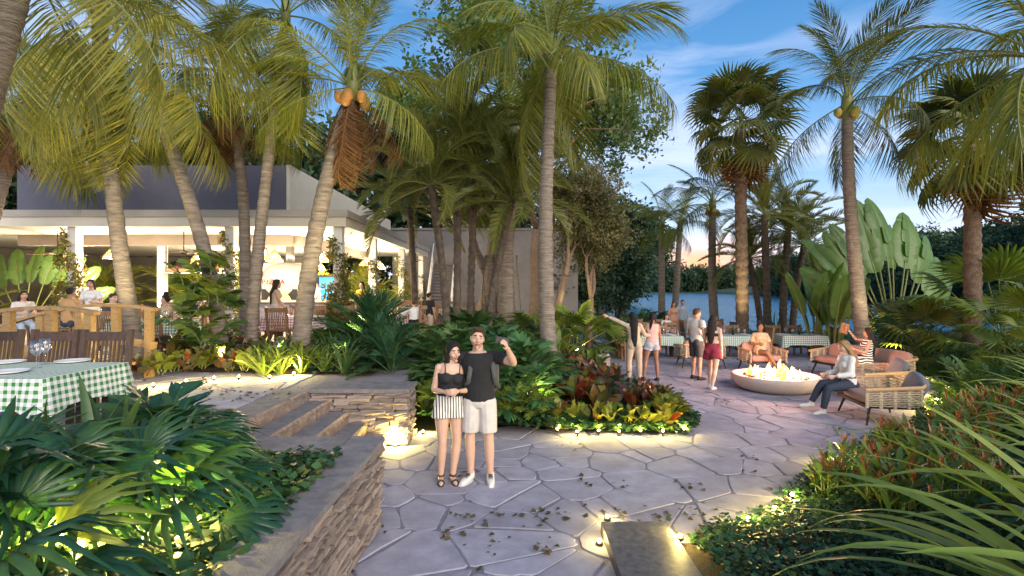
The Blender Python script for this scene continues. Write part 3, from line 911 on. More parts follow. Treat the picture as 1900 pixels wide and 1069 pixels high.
# small tableware
def lathe_mesh(name, prof, mat, n=16):
    mb = MB(); mb.lathe(prof, n); return mb.mesh(name, MAT[mat], True)
surf('china', (0.75, 0.75, 0.76), (0.72, 0.72, 0.73), 0.2, 3)
surf('napkin', (0.68, 0.68, 0.72), (0.62, 0.62, 0.66), 0.9, 8, 0.3, 90)
surf('bottle_dark', (0.02, 0.035, 0.02), None, 0.1, 3)
PLATE = lathe_mesh('plate', [(0, .004), (.07, .004), (.13, .018), (.134, .02), (.13, .012), (.07, 0), (0, 0)], 'china', 20)
GLASS = lathe_mesh('wine_glass', [(.036, 0), (.034, .004), (.005, .008), (.004, .09), (.02, .105), (.040, .135), (.043, .165), (.036, .215), (.0345, .215), (.041, .165), (.038, .137), (.018, .108), (0, .103)], 'glass', 16)
BOTTLE = lathe_mesh('wine_bottle', [(0, 0), (.037, 0), (.037, .19), (.03, .215), (.014, .24), (.013, .30), (.015, .30), (.015, .31), (0, .31)], 'bottle_dark', 12)

# near table on the terrace, left
cloth((-4.75, 4.6, TZ), 0, 1.9, 0.92, 'gingham_green', 'green gingham cloth draped over the near table at the left edge', None, drop=.26, seed=3)
table((-4.75, 4.6, TZ), 0, 1.9, 0.92, 'near dining table under the green cloth at the left edge', None)
for i, x in enumerate((-5.70, -5.08, -4.48)):
    chair((x, 5.40, TZ), math.pi * 0 + R(180) * 0 + (0.03, -0.04, 0.05)[i], ('dark slatted chair at the left end behind the near green table', 'dark slatted chair behind the two wine glasses on the near table', 'dark slatted chair beside the ringed palm trunk, nearest the table corner')[i], 'dark chairs behind the near table', 'dark')
ZT = TZ + .7465
for i, (px, py, lb) in enumerate(((12, 674, 'white plate on the near table at the picture edge'), (135, 672, 'white folded setting at the far side of the near table'), (15, 692, 'white plate at the front of the near table'))):
    p = gp(px, py, ZT)
    o = mobj('plate', PLATE, loc=p, scale=1.1); tag(o, lb, 'plate', 'plates on the near table')
for i, (px, py, lb) in enumerate(((68, 683, 'wine glass nearer the picture edge on the green cloth'), (84, 676, 'wine glass standing right of the other on the green cloth'))):
    tag(mobj('wine_glass', GLASS, loc=gp(px, py, ZT), scale=1.15), lb, 'wine glass', 'wine glasses on the near table')

# tables on the terrace in the restaurant: (px centre, py of near cloth edge top, depth, w, d, rz, colour)
def dining(cx, Y, z, w, d, rz, col, lab, chairs, grp, full=False, seed=0, ware=True, mat='teak'):
    cloth((cx, Y, z), rz, w, d, 'gingham_' + col, f'{col} gingham tablecloth on the table {lab}', grp + ' cloths', seed=seed + 3)
    table((cx, Y, z), rz, w, d, f'dining table under the {col} checked cloth {lab}', grp + ' tables', 'dark_wood' if mat == 'dark_wood' else 'teak')
    cnt = {}
    M_ = Matrix.Translation((cx, Y, z)) @ Matrix.Rotation(rz, 4, 'Z')
    for (x, y, a) in chairs:
        p = M_ @ Vector((x, y, 0))
        side = 'near side' if y < -d / 2 else ('far side' if y > d / 2 else ('left end' if x < 0 else 'right end'))
        cnt[side] = cnt.get(side, 0) + 1
        same = sum(1 for q in chairs if (q[1] < -d / 2) == (y < -d / 2) and (q[1] > d / 2) == (y > d / 2))
        wh = side if side.endswith('end') or same < 2 else ('left on the ' if x < -w * .2 else ('right on the ' if x > w * .2 else 'middle on the ')) + side
        chair(p, rz + a, f'wooden chair, {wh}, {col} table {lab}', f'chairs at the {col} table {lab}', full=full)
    if ware:
        r = random.Random(seed)
        for k in range(4):
            q = M_ @ Vector((-w / 2 + .25 + (k % 2) * (w - .5), -d / 4 + (k // 2) * d / 2, .7465))
            cn = ('near left', 'near right', 'far left', 'far right')[k]
            tag(mobj('plate', PLATE, loc=q), f'white plate at the {cn} corner, {col} table {lab}', 'plate', f'plates on the {col} table {lab}')
            q = M_ @ Vector((-w / 2 + .42 + (k % 2) * (w - .84), -d / 4 + (k // 2) * d / 2, .7465))
            tag(mobj('wine_glass', GLASS, loc=q), f'clear glass at the {cn} corner, {col} table {lab}', 'wine glass', f'glasses on the {col} table {lab}')
        tag(mobj('wine_bottle', BOTTLE, loc=M_ @ Vector((0.05, 0.02, .7465))), f'dark wine bottle on the {col} table {lab}', 'bottle')
PI = math.pi
def around(w, d, nf=2, nb=2, ends=()):
    c = []
    for k in range(nf): c.append(((k + .5) / nf * w - w / 2, -d / 2 - .22, PI))
    for k in range(nb): c.append(((k + .5) / nb * w - w / 2, d / 2 + .22, 0))
    for e in ends: c.append((e * (w / 2 + .22), 0, -e * PI / 2))
    return c
dining(-8.1, 11.6, TZ, 1.5, .85, .1, 'green', 'behind the ringed palm trunk', around(1.5, .85, 2, 2), 'terrace dining', False, 1)
dining(-5.65, 13.3, TZ, 1.25, .85, -.05, 'red', 'beside the walking woman', around(1.25, .85, 1, 2, (-1,)), 'terrace dining', True, 2)
dining(-4.95, 14.9, TZ, 1.5, .85, 0, 'green', 'before the thick vine column', around(1.5, .85, 2, 2), 'terrace dining', False, 3)
dining(-2.75, 15.0, TZ, 1.5, .85, .5, 'red', 'where the two children stand', around(1.5, .85, 1, 2, (-1, 1)), 'terrace dining', False, 4)
dining(-2.2, 17.6, TZ, 1.7, .85, .35, 'red', 'behind the palm cluster', around(1.7, .85, 2, 2), 'terrace dining', False, 5)
dining(-3.6, 19.2, TZ, 1.4, .85, .2, 'green', 'between the two side columns', around(1.4, .85, 2, 2), 'terrace dining', False, 6)
dining(-11.2, 13.6, TZ, 1.7, .9, 0, 'green', 'by the footbridge guests', around(1.7, .9, 3, 2, (-1,)), 'terrace dining', False, 7)
dining(-9.4, 15.6, TZ, 1.5, .85, 0, 'red', 'beside the bar counter', around(1.5, .85, 2, 2), 'terrace dining', False, 8)
# patio dining rows beside the river
dining(4.75, 16.9, 0, 1.5, .9, .0, 'green', 'behind the embracing women', around(1.5, .9, 0, 2, (-1, 1)), 'patio dining', True, 9, mat='dark_wood')
dining(7.25, 16.9, 0, 1.5, .9, .0, 'green', 'behind the red skirt', around(1.5, .9, 0, 2, (1,)), 'patio dining', True, 10, mat='dark_wood')
dining(9.5, 17.0, 0, 1.45, .9, .0, 'green', 'behind the armchair woman', around(1.45, .9, 0, 2, (1,)), 'patio dining', True, 11, mat='dark_wood')
dining(8.2, 20.6, 0, 1.7, .9, .0, 'red', 'beside the rough trunk', around(1.7, .9, 2, 2, (-1,)), 'patio dining', False, 12)
dining(5.6, 20.4, 0, 1.7, .9, .0, 'red', 'of the woman in white', around(1.7, .9, 2, 2), 'patio dining', False, 13)
for k, (x, y, a) in enumerate(((3.75, 16.2, 1.57), (3.75, 16.8, 1.5), (3.7, 17.4, 1.6))):
    chair((x, y, 0), a, ('slatted chair nearest the concrete planter, side on', 'middle slatted chair of three stood side on by the palms', 'slatted chair furthest from the planter in the side on row')[k], 'side on chairs by the planter')

# ------------------------------------------------------------------ rope lounge furniture
def rope_seat(loc, rz, w, label, grp=None, d=0.78, cushions=1, back_cushion=True, ropes=9, cat='armchair', grey=None, cush='cushion_mauve', no_back=False):
    """outdoor lounge seat: timber rim on a woven rope shell, dark splayed legs; opens towards -Y"""
    o = empty('rope_sofa' if w > 1.2 else 'rope_armchair', loc, rz, label, cat, grp)
    hw, hd = w / 2, d / 2
    for sx in (-1, 1):
        for sy in (-1, 1):
            mb = MB(); mb.tube([(sx * (hw - .12), sy * (hd - .12), .30), (sx * (hw - .04), sy * (hd - .04), 0)], [.026, .017], 8); mb.build('leg', MAT['dark_metal'], o)
    mb = MB(); mb.box((0, 0, .315), (w - .06, d - .06, .05)); mb.build('base_frame', MAT['dark_metal'], o)
    # timber rim, lower in front
    rim = [(-hw - .02, -hd, .60), (-hw, hd - .10, .66), (-hw + .10, hd, .68), (hw - .10, hd, .68), (hw, hd - .10, .66), (hw + .02, -hd, .60)]
    mb = MB(); mb.tube(rim, .032, 8, flat=.6, up=(0, 0, 1)); mb.build('rim', MAT['teak_light'], o)
    # woven ropes: horizontal bands in and out of vertical bands
    def path(f, z):     # point along the shell, f 0..1
        pts = [Vector((p[0] * .95, p[1] * .97 + (0.02 if p[1] < 0 else 0), z)) for p in rim]
        ls = [0]
        for a, b_ in zip(pts, pts[1:]): ls.append(ls[-1] + (b_ - a).length)
        t = f * ls[-1]
        for k in range(len(pts) - 1):
            if t <= ls[k + 1] + 1e-9:
                q = (t - ls[k]) / (ls[k + 1] - ls[k]); return pts[k].lerp(pts[k + 1], q)
        return pts[-1]
    nb = max(5, int((w + 2 * d) / .22))
    for k in range(nb + 1):
        mb = MB(); f = k / nb
        t_ = path(f, .64 if 0 < k < nb else .59); b_ = path(f, .30)
        mb.bar(t_, b_, .05, .014, up=(path(min(1, f + .01), .4) - path(max(0, f - .01), .4)).cross(Vector((0, 0, 1)))) ; mb.build('strap', MAT['rope'], o)
    for k in range(ropes):
        z = .335 + k * (.27 / (ropes - 1))
        pts = []
        m_ = nb * 2
        for q in range(m_ + 1):
            f = q / m_
            p = path(f, z)
            c = Vector((0, 0, z)); dirn = (p - c); dirn.z = 0; dirn.normalize()
            s = 0.018 * (math.cos(q * PI + k * PI) if q % 2 else 0)
            s = 0.016 * (1 if (q // 1 + k) % 2 else -1)
            pts.append(p + dirn * s)
        mb = MB(); mb.tube(pts, .010, 5, cap=True); mb.build('rope', MAT['rope'], o)
    cw = (w - .14) / cushions
    for k in range(cushions):
        x = -(w - .14) / 2 + cw * (k + .5)
        mb = MB(); mb.ellip((x, -.02, .41), (cw / 2, hd - .06, .085), 20, 10, power=.35); mb.build('seat_cushion', MAT[cush], o, smooth=True)
        if back_cushion:
            mb = MB(); mb.ellip((x, hd - .16, .62), (cw / 2 - .02, .085, .20), 20, 10, power=.45, rot=Matrix.Rotation(R(-14), 3, 'X')); mb.build('back_cushion', MAT[cush], o, smooth=True)
    return o
def pillow(loc, rot, label, mat='cushion_grey', s=.23):
    mb = MB(); mb.ellip((0, 0, 0), (s, .085, s), 18, 12, power=.55)
    o = mb.build('throw_pillow', MAT[mat], smooth=True, loc=loc, rot=rot)
    return tag(o, label, 'pillow')
BOWL = Vector((5.98, 11.65, 0))
rope_seat((5.5, 14.95, 0), R(180 - 4), 1.3, 'rope loveseat behind the standing man, its woven back to the paving', None, back_cushion=True, cat='sofa')
rope_seat((6.80, 14.0, 0), R(6), 1.02, 'mauve cushioned armchair where the woman sits with crossed legs')
rope_seat((8.75, 12.85, 0), R(-74), 2.35, 'long rope sofa with mauve cushions right of the fire bowl', None, cushions=2, cat='sofa')
rope_seat((6.45, 9.0, 0), R(-100), 1.12, 'nearest rope armchair, where the woman in jeans sits, side to the paving', None, d=.95, back_cushion=False, ropes=10)
rope_seat((7.45, 10.5, 0), R(-98), 1.05, 'rope armchair with a grey pillow just behind the nearest one', None, d=.9, back_cushion=False)
pillow((6.86, 8.72, .62), (R(-14), R(20), R(-98)), 'grey throw pillow in the nearest rope armchair')
pillow((7.80, 10.35, .64), (R(-14), R(15), R(-96)), 'grey throw pillow in the armchair behind the nearest one')

# ------------------------------------------------------------------ fire bowl
surf('bowl_plaster', (0.60, 0.49, 0.43), (0.52, 0.42, 0.37), 0.7, 3, 0.1, 60)
surf('lava_rock', (0.10, 0.08, 0.07), (0.05, 0.04, 0.035), 0.95, 20, 1.0, 60)
fb = empty('fire_bowl', BOWL, 0, 'wide pale round fire bowl burning in the middle of the lounge seats', 'fire pit')
mb = MB(); mb.lathe([(0, 0), (.66, 0), (.78, .04), (.87, .13), (.915, .24), (.925, .315), (.91, .34), (.82, .335), (.79, .31), (.70, .26), (0, .25)], 64); mb.build('bowl', MAT['bowl_plaster'], fb, True)
r_ = random.Random(2)
for i in range(60):
    a, q = r_.uniform(0, 2 * PI), .70 * math.sqrt(r_.random())
    mb = MB(); s = r_.uniform(.025, .05)
    mb.ellip((q * math.cos(a), q * math.sin(a), .27), (s, s * .9, s * .7), 6, 4); mb.build('rock', MAT['lava_rock'], fb)
def flame(h, w, seed):
    r = random.Random(seed); ph = r.uniform(0, 6); mb = MB()
    pts, rad = [], []
    for k in range(9):
        t = k / 8
        pts.append((.06 * h * math.sin(t * 6 + ph) * t * 2, .06 * h * math.cos(t * 5 + ph) * t * 2, h * t)); rad.append(max(.002, w * (math.sin(PI * (t * .78 + .2)) ** 1.3)))
    mb.tube(pts, rad, 8)
    return mb
for i in range(40):
    a, q = r_.uniform(0, 2 * PI), .64 * math.sqrt(r_.random())
    h = (.16 + .34 * r_.random() ** 1.6) * (1 - q / .85) + .05
    x, y = q * math.cos(a), q * math.sin(a)
    flame(h, .03 + .035 * r_.random(), i).build('flame', MAT['flame_hot' if i % 3 else 'flame_core'], fb, True, loc=(x, y, .27))
FIRE_LIGHT = light('fire_light', 'POINT', BOWL + Vector((0, 0, .75)), 210, (1.0, 0.52, 0.33), radius=.30)

# ------------------------------------------------------------------ footbridge rail on the left terrace
fbk = empty('footbridge', (-6.62, 7.9, TZ), 0, 'honey coloured wooden footbridge with an arched handrail behind the dark chairs', 'footbridge')
def arch(x, top): return top - (.105 if x < 0 else .16) * x * x
fx = [-3.4 + 4.1 * k / 20 for k in range(21)]
for yy in (-.6, .6):
    for nm, top, w_, h_ in (('handrail', 1.20, .12, .05), ('side_beam', .60, .06, .12), ('lower_beam', .30, .06, .12)):
        mb = MB()
        pts = [Vector((x, yy, arch(x, top))) for x in fx]
        for a_, b_ in zip(pts, pts[1:]): mb.bar(a_, b_ + (b_ - a_) * .03, w_, h_)
        mb.build(nm, MAT['honey_wood'], fbk)
    for x in (-3.2, -2.5, -1.85, -1.2, -.55, .05, .6):
        mb = MB(); mb.box((x, yy, (arch(x, 1.18) - .05) / 2), (.11, .09, arch(x, 1.18) + .05)); mb.build('post', MAT['honey_wood'], fbk)
for k in range(23):
    x = -3.3 + k * .178
    mb = MB(); mb.box((x, 0, arch(x, .36)), (.16, 1.1, .035)); mb.build('plank', MAT['honey_wood'], fbk)

# ------------------------------------------------------------------ restaurant interior
bar = empty('bar_counter', (-8.6, 17.6, TZ), 0, 'long bar counter with a stone top in front of the pizza oven', 'bar')
mb = MB(); mb.box((0, 0, .5), (6.2, .5, 1.0)); mb.build('front', MAT['slate_wall'], bar)
mb = MB(); mb.box((0, -.02, 1.03), (6.4, .66, .06)); mb.build('top', MAT['concrete'], bar)
surf('oven_plaster', (0.50, 0.47, 0.42), (0.44, 0.41, 0.36), 0.7, 4)
ov = empty('pizza_oven', (-8.45, 19.3, TZ), 0, 'white domed pizza oven with red lettering and a fire in its mouth', 'pizza oven')
mb = MB(); mb.box((0, 0, .42), (2.0, 1.4, .84)); mb.build('base', MAT['oven_plaster'], ov)
mb = MB(); mb.box((0, -.02, 1.22), (1.9, 1.36, .76)); mb.build('body', MAT['oven_plaster'], ov)
mb = MB(); mb.ellip((0, 0, 1.62), (.95, .8, .82), 28, 16, power=.85); mb.build('dome', MAT['oven_plaster'], ov, True)
mb = MB(); mb.tube([(0, .2, 2.3), (0, .2, 3.1)], .16, 16); mb.build('flue', MAT['steel'], ov, True)
mb = MB()
n = 16
vs = [(-.62, 0, .86), (.62, 0, .86), (.62, 0, 1.42), (-.62, 0, 1.42)]
mb.box((0, -.705, 1.16), (1.3, .02, .56)); mb.build('mouth_plate', MAT['dark_metal'], ov)
mb = MB()
vs = [(.44 * math.cos(PI * k / n), -.722, .93 + .42 * math.sin(PI * k / n)) for k in range(n + 1)]
vs2 = [(v[0], -.712, v[2]) for v in vs]
mb.add(vs + vs2, [tuple(range(n + 1))] + [(k, n + 1 + k, n + 2 + k, k + 1) for k in range(n)]); mb.build('fire_mouth', MAT['oven_fire'], ov)
cu = bpy.data.curves.new('lettering', 'FONT'); cu.body = 'PIZZA'; cu.size = .25; cu.extrude = .012; cu.align_x = 'CENTER'; cu.space_character = 1.3
fo = bpy.data.objects.new('lettering', cu)
surf('red_letter', (0.42, 0.05, 0.03), None, 0.6, 5)
cu.materials.append(MAT['red_letter'])
fo.location = (-.1, -.845, 1.60); fo.rotation_euler = (R(84), 0, 0)
dg_ = bpy.context.evaluated_depsgraph_get(); COL.objects.link(fo); dg_.update()
lm = bpy.data.meshes.new_from_object(fo.evaluated_get(dg_)); bpy.data.objects.remove(fo)
mobj('lettering', lm, ov, loc=(-.16, -.845, 1.62), rot=(R(84), 0, 0))
fr = empty('drinks_fridge', (-7.0, 19.4, TZ), 0, 'tall open drinks fridge glowing blue with rows of bottles', 'fridge')
mb = MB(); mb.box((-.42, 0, .95), (.04, .6, 1.9)); mb.box((.42, 0, .95), (.04, .6, 1.9)); mb.box((0, 0, 1.92), (.88, .6, .06)); mb.box((0, 0, .04), (.80, .6, .08)); mb.build('body', MAT['dark_metal'], fr)
mb = MB(); mb.box((0, .27, .99), (.79, .03, 1.78)); mb.build('back_light', MAT['blue_back'], fr)
surf('blue_glass', (0.25, 0.50, 0.70), (0.1, 0.3, 0.55), 0.15, 30)
BB = lathe_mesh('bottle', [(0, 0), (.045, 0), (.045, .17), (.018, .24), (.018, .30), (0, .30)], 'blue_glass', 8)
for k in range(4):
    mb = MB(); mb.box((0, .0, .12 + k * .44), (.79, .5, .02)); mb.build('shelf', MAT['white_paint'], fr)
    for q in range(6):
        tag(mobj('bottle', BB, loc=(-7.0 - .32 + q * .128, 19.28, TZ + .131 + k * .44)), f"blue lit bottle, {('leftmost', 'second from the left', 'third from the left', 'third from the right', 'second from the right', 'rightmost')[q]} on the {('bottom', 'second', 'third', 'top')[k]} fridge shelf", 'bottle', 'bottles in the glowing drinks fridge')
sh = empty('produce_shelf', (-11.0, 18.5, TZ), 0, 'hanging shelf holding crates of fruit behind the bar', 'shelf')
mb = MB(); mb.box((0, 0, 2.02), (3.2, .45, .05)); mb.build('board', MAT['concrete'], sh)
for s in (-1.5, 0, 1.5):
    mb = MB(); mb.bar((s, 0, 2.0), (s, 0, 3.2), .03, .03); mb.build('hanger', MAT['dark_metal'], sh)
for i, (x, c, nm) in enumerate(((-1.2, (0.45, 0.03, 0.03), 'red tomatoes'), (-.75, (0.02, 0.05, 0.02), 'dark greens'), (-.3, (0.10, 0.22, 0.03), 'green leaves'), (.2, (0.42, 0.20, 0.05), 'oranges'), (.7, (0.55, 0.40, 0.25), 'pale bread'), (1.15, (0.45, 0.12, 0.05), 'peppers'))):
    m_ = surf('produce_' + nm.replace(' ','_'), c, None, .5, 12)
    bx = empty('produce_crate', (-11.0 + x, 18.5, TZ + 2.046), 0, f'small crate of {nm} on the hanging shelf', 'crate')
    mb = MB(); mb.box((0, 0, .01), (.38, .3, .02)); mb.box((0, -.14, .07), (.38, .02, .12)); mb.box((0, .14, .07), (.38, .02, .12)); mb.box((-.18, 0, .07), (.02, .26, .12)); mb.box((.18, 0, .07), (.02, .26, .12)); mb.build('crate_body', MAT['teak'], bx)
    r = random.Random(i)
    mb = MB()
    for k in range(22): mb.ellip((r.uniform(-.14, .14), r.uniform(-.1, .1), .09 + r.uniform(0, .09)), (.045, .045, .042), 7, 5)
    o = mb.build('produce', m_, bx, True); o['kind'] = 'stuff'
rk = empty('back_shelving', (-9.6, 20.6, TZ), 0, 'pale back shelving with jars behind the pizza oven', 'shelving')
for k in range(4):
    mb = MB(); mb.box((0, 0, .5 + k * .55), (2.4, .4, .04)); mb.build('shelf', MAT['white_paint'], rk)
for s in (-1.22, 1.22):
    mb = MB(); mb.box((s, 0, 1.15), (.04, .42, 2.3)); mb.build('side_panel', MAT['white_paint'], rk)
mb = MB(); mb.box((0, .23, 1.25), (2.48, .04, 2.5)); mb.build('back_panel', MAT['white_paint'], rk)
JAR = lathe_mesh('jar', [(0, 0), (.06, 0), (.06, .14), (.04, .17), (.04, .19), (0, .19)], 'teak_light', 10)
for k in range(3):
    for q in range(5):
        tag(mobj('jar', JAR, loc=(-9.6 - 1.0 + q * .5, 20.6, TZ + .521 + k * .55)), f"small tan jar, {('leftmost', 'second from left', 'middle', 'second from right', 'rightmost')[q]} on the {('lower', 'middle', 'upper')[k]} board of the back shelving", 'jar', 'jars on the back shelving')
PENDANTS = [(-11.55, 14.85), (-7.35, 15.2), (-5.5, 19.4), (-10.8, 17.6), (-6.2, 16.6), (-14.2, 16.6), (-5.9, 22.8), (-7.7, 16.6), (-12.4, 22.5), (-9.0, 24.0)]  # the last pair is added to light the dark back of the interior
def pendant(i, x, y, label, power=100):
    o = empty('pendant_lamp', (x, y, 4.02), 0, label, 'pendant lamp')
    mb = MB(); mb.tube([(0, 0, 0), (0, 0, -.55)], .008, 6); mb.build('cord', MAT['dark_metal'], o)
    mb = MB()
    for k in range(22):
        a = 2 * PI * k / 22
        pts = [(rr * math.cos(a), rr * math.sin(a), z) for rr, z in ((.05, -.52), (.10, -.60), (.17, -.70), (.24, -.80), (.27, -.86))]
        mb.tube(pts, .0085, 4)
    for rr, z in ((.075, -.56), (.135, -.65), (.20, -.75), (.24, -.80), (.27, -.86)):
        mb.tube([(rr * math.cos(2 * PI * k / 24), rr * math.sin(2 * PI * k / 24), z) for k in range(25)], .009, 4)
    s = mb.build('lamp_shade', MAT['wicker'], o); s['kind'] = 'stuff'
    mb = MB(); mb.ellip((0, 0, -.68), (.055, .055, .07), 12, 8); mb.build('bulb', MAT['bulb_glow'], o, True)
    light('pendant_light', 'POINT', (0, 0, -.95), power, WARMW, o, radius=.10)
    return o
for i, (x, y) in enumerate(PENDANTS):
    pendant(i, x, y, power=260 if y > 22 or x < -14 else 130, label=('woven pendant lamp lit beside the first front column', 'woven pendant lamp beside the second front column', 'woven pendant lamp between the side columns', 'woven pendant lamp over the bar counter', 'woven pendant lamp behind the vine covered corner column', 'woven pendant lamp over the table of guests by the footbridge', 'woven pendant lamp at the back of the side bay', 'woven pendant lamp in front of the pizza oven', 'added woven pendant lamp among the plants left of the fruit shelf', 'added woven pendant lamp brightening the back behind the pale shelving')[i])
def fan(x, y, z, label):
    o = empty('ceiling_fan', (x, y, 4.02), 0.4, label, 'ceiling fan')
    mb = MB(); mb.tube([(0, 0, 0), (0, 0, -z)], .015, 6); mb.build('rod', MAT['dark_metal'], o)
    mb = MB(); mb.lathe([(0, -z - .12), (.09, -z - .11), (.12, -z - .04), (.06, -z), (0, -z)], 14); mb.build('motor', MAT['dark_metal'], o, True)
    for k in range(4):
        a = k * PI / 2
        mb = MB(); mb.bar((.1 * math.cos(a), .1 * math.sin(a), -z - .06), (.75 * math.cos(a), .75 * math.sin(a), -z - .06), .13, .012); mb.build('blade', MAT['teak'], o)
fan(-14.2, 16.0, .62, 'four bladed ceiling fan under the far left of the ceiling')
fan(-10.0, 15.6, .58, 'four bladed ceiling fan left of the leaning palm trunk')
fan(-6.1, 18.6, .55, 'four bladed ceiling fan above the drinks fridge')
fan(-3.9, 20.8, .55, 'four bladed ceiling fan in the side bay near the stair')

# ------------------------------------------------------------------ concrete planter by the lounge
cp = empty('concrete_planter', (2.42, 14.2, 0), 0.2, 'faceted pale concrete planter beside the croton bed', 'planter')
mb = MB(); mb.lathe([(0, 0), (.24, 0), (.30, .10), (.31, .40), (.27, .50), (.23, .50), (.23, .44), (0, .43)], 10); mb.build('pot', MAT['concrete'], cp)
# ------------------------------------------------------------------ leaf and frond templates
def frond_mb(L=3.0, n=56, ll=0.75, droop=1.0, ldroop=0.35, width=0.035, petiole=0.16, seed=0, vee=0.12, fwd0=25, fwd1=72, a0=0.3, rad=0.022, jit=0.12, side_bias=0.0):
    """pinnate frond growing along +X from the origin"""
    r = random.Random(seed)
    mb = MB()
    m = 16
    pts, tans = [], []
    p = Vector((0, 0, 0))
    for k in range(m + 1):
        t = k / m
        a = a0 - droop * t ** 1.35
        b_ = side_bias * t * t
        d = Vector((math.cos(a) * math.cos(b_), math.cos(a) * math.sin(b_), math.sin(a)))
        pts.append(p.copy()); tans.append(d)
        p = p + d * (L / m)
    mb.tube(pts, [rad * (1 - .85 * k / m) + .003 for k in range(m + 1)], 5, 1)
    def samp(t):
        q = t * m; i = min(m - 1, int(q)); f = q - i
        return pts[i].lerp(pts[i + 1], f), tans[i].lerp(tans[i + 1], f).normalized()
    for s in (-1, 1):
        for k in range(n):
            t = petiole + (1 - petiole) * (k + r.uniform(-.3, .3) + .5) / n
            t = min(.995, max(petiole * .9, t))
            P_, T_ = samp(t)
            side = T_.cross(Vector((0, 0, 1)))
            if side.length < .05: side = Vector((0, 1, 0))
            side = side.normalized() * s
            up = side.cross(T_) * (1 if s > 0 else -1); up.normalize()
            if up.z < 0 and abs(T_.z) < .7: up = -up
            u = (t - petiole) / (1 - petiole)
            l = ll * (math.sin(PI * (0.12 + .80 * u)) ** .7) * r.uniform(.85, 1.1)
            fa = R(fwd0 + (fwd1 - fwd0) * u + r.uniform(-9, 9))
            d = (side * math.cos(fa) + T_ * math.sin(fa) + up * (vee + r.uniform(-jit, jit))).normalized()
            w = width * (.8 + .4 * r.random()) * (0.6 + .4 * math.sin(PI * u))
            wd = (T_ - d * T_.dot(d)); wd.normalize()
            tw = r.uniform(-.5, .5)
            wd = (wd + up * tw).normalized()
            g = ldroop * l * r.uniform(.7, 1.3)
            vs = []
            for uu, ww in ((0, .45), (.3, 1), (.65, .8)):
                c = P_ + d * (l * uu) - Vector((0, 0, g * uu * uu))
                vs += [c - wd * (w * ww / 2), c + wd * (w * ww / 2)]
            vs.append(P_ + d * l - Vector((0, 0, g)))
            mb.add(vs, [(0, 1, 3, 2), (2, 3, 5, 4), (4, 5, 6)], 0)
    return mb
def fan_mb(Rr=0.85, nseg=26, spread=215, petiole=0.9, split=0.5, droop=0.25, seed=0, pleat=0.03, tipdroop=0.25, pdroop=0.3, width=1.0, broad=False):
    """palmate leaf: petiole along +X from the origin, pleated fan at its end"""
    r = random.Random(seed)
    mb = MB()
    m = 6
    pts = [Vector((petiole * k / m, 0, -pdroop * petiole * (k / m) ** 2 * .5)) for k in range(m + 1)]
    mb.tube(pts, [.014 - .006 * k / m for k in range(m + 1)], 5, 1)
    hub = pts[-1]
    base_dir = (pts[-1] - pts[-2]).normalized()
    tilt = math.atan2(base_dir.z, base_dir.x)
    da = R(spread) / nseg
    for k in range(nseg):
        a = -R(spread) / 2 + da * (k + .5)
        l = Rr * (0.80 + .20 * math.cos(a * .8)) * r.uniform(.92, 1.05)
        d = Vector((math.cos(a), math.sin(a), 0)); sd = Vector((-math.sin(a), math.cos(a), 0))
        hw = math.tan(da / 2) * 1.0 * width
        td = tipdroop * l * r.uniform(.5, 1.6)
        def P_(u, off, zz):
            v = d * (l * u) + sd * off + Vector((0, 0, zz + .10 * l * u * (1 - u) * 2 - droop * l * u * u - td * max(0, u - .5) ** 2 * 4))
            x, z = v.x, v.z
            return hub + Vector((x * math.cos(tilt) - z * math.sin(tilt), v.y, x * math.sin(tilt) + z * math.cos(tilt)))
        sp = split * r.uniform(.85, 1.15)
        e1 = hw * l * sp
        mid = (sp + 1) / 2
        e2 = e1 * (.95 if broad else .62)
        vs = [P_(.02, 0, 0), P_(sp, -e1, -pleat), P_(sp, 0, pleat * .6), P_(sp, e1, -pleat),
              P_(mid, -e2, -pleat * .5), P_(mid, 0, pleat * .4), P_(mid, e2, -pleat * .5), P_(1, r.uniform(-.02, .02), 0)]
        mb.add(vs, [(0, 1, 2), (0, 2, 3), (1, 4, 5, 2), (2, 5, 6, 3), (4, 7, 5), (5, 7, 6)], 0)
    return mb
def blade_mb(L=1.2, w=0.05, bend=1.2, a0=1.1, seed=0, fold=0.25, m=9, side=0.0):
    r = random.Random(seed)
    mb = MB(); p = Vector((0, 0, 0)); vs = []
    for k in range(m + 1):
        t = k / m
        a = a0 - bend * t ** 1.6
        yaw = side * t * t
        d = Vector((math.cos(a) * math.cos(yaw), math.cos(a) * math.sin(yaw), math.sin(a)))
        ww = w * (0.55 + .45 * min(1, t * 4)) * (1 - t ** 2.6) ** .8 / 2
        up = Vector((-math.sin(a), 0, math.cos(a)))
        vs += [p + Vector((0, -ww, 0)) + up * (fold * ww), p.copy(), p + Vector((0, ww, 0)) + up * (fold * ww)]
        p = p + d * (L / m)
    fs = []
    for k in range(m):
        for q in (0, 1):
            a = k * 3 + q; fs.append((a, a + 1, a + 4, a + 3))
    mb.add(vs, fs, 0)
    return mb
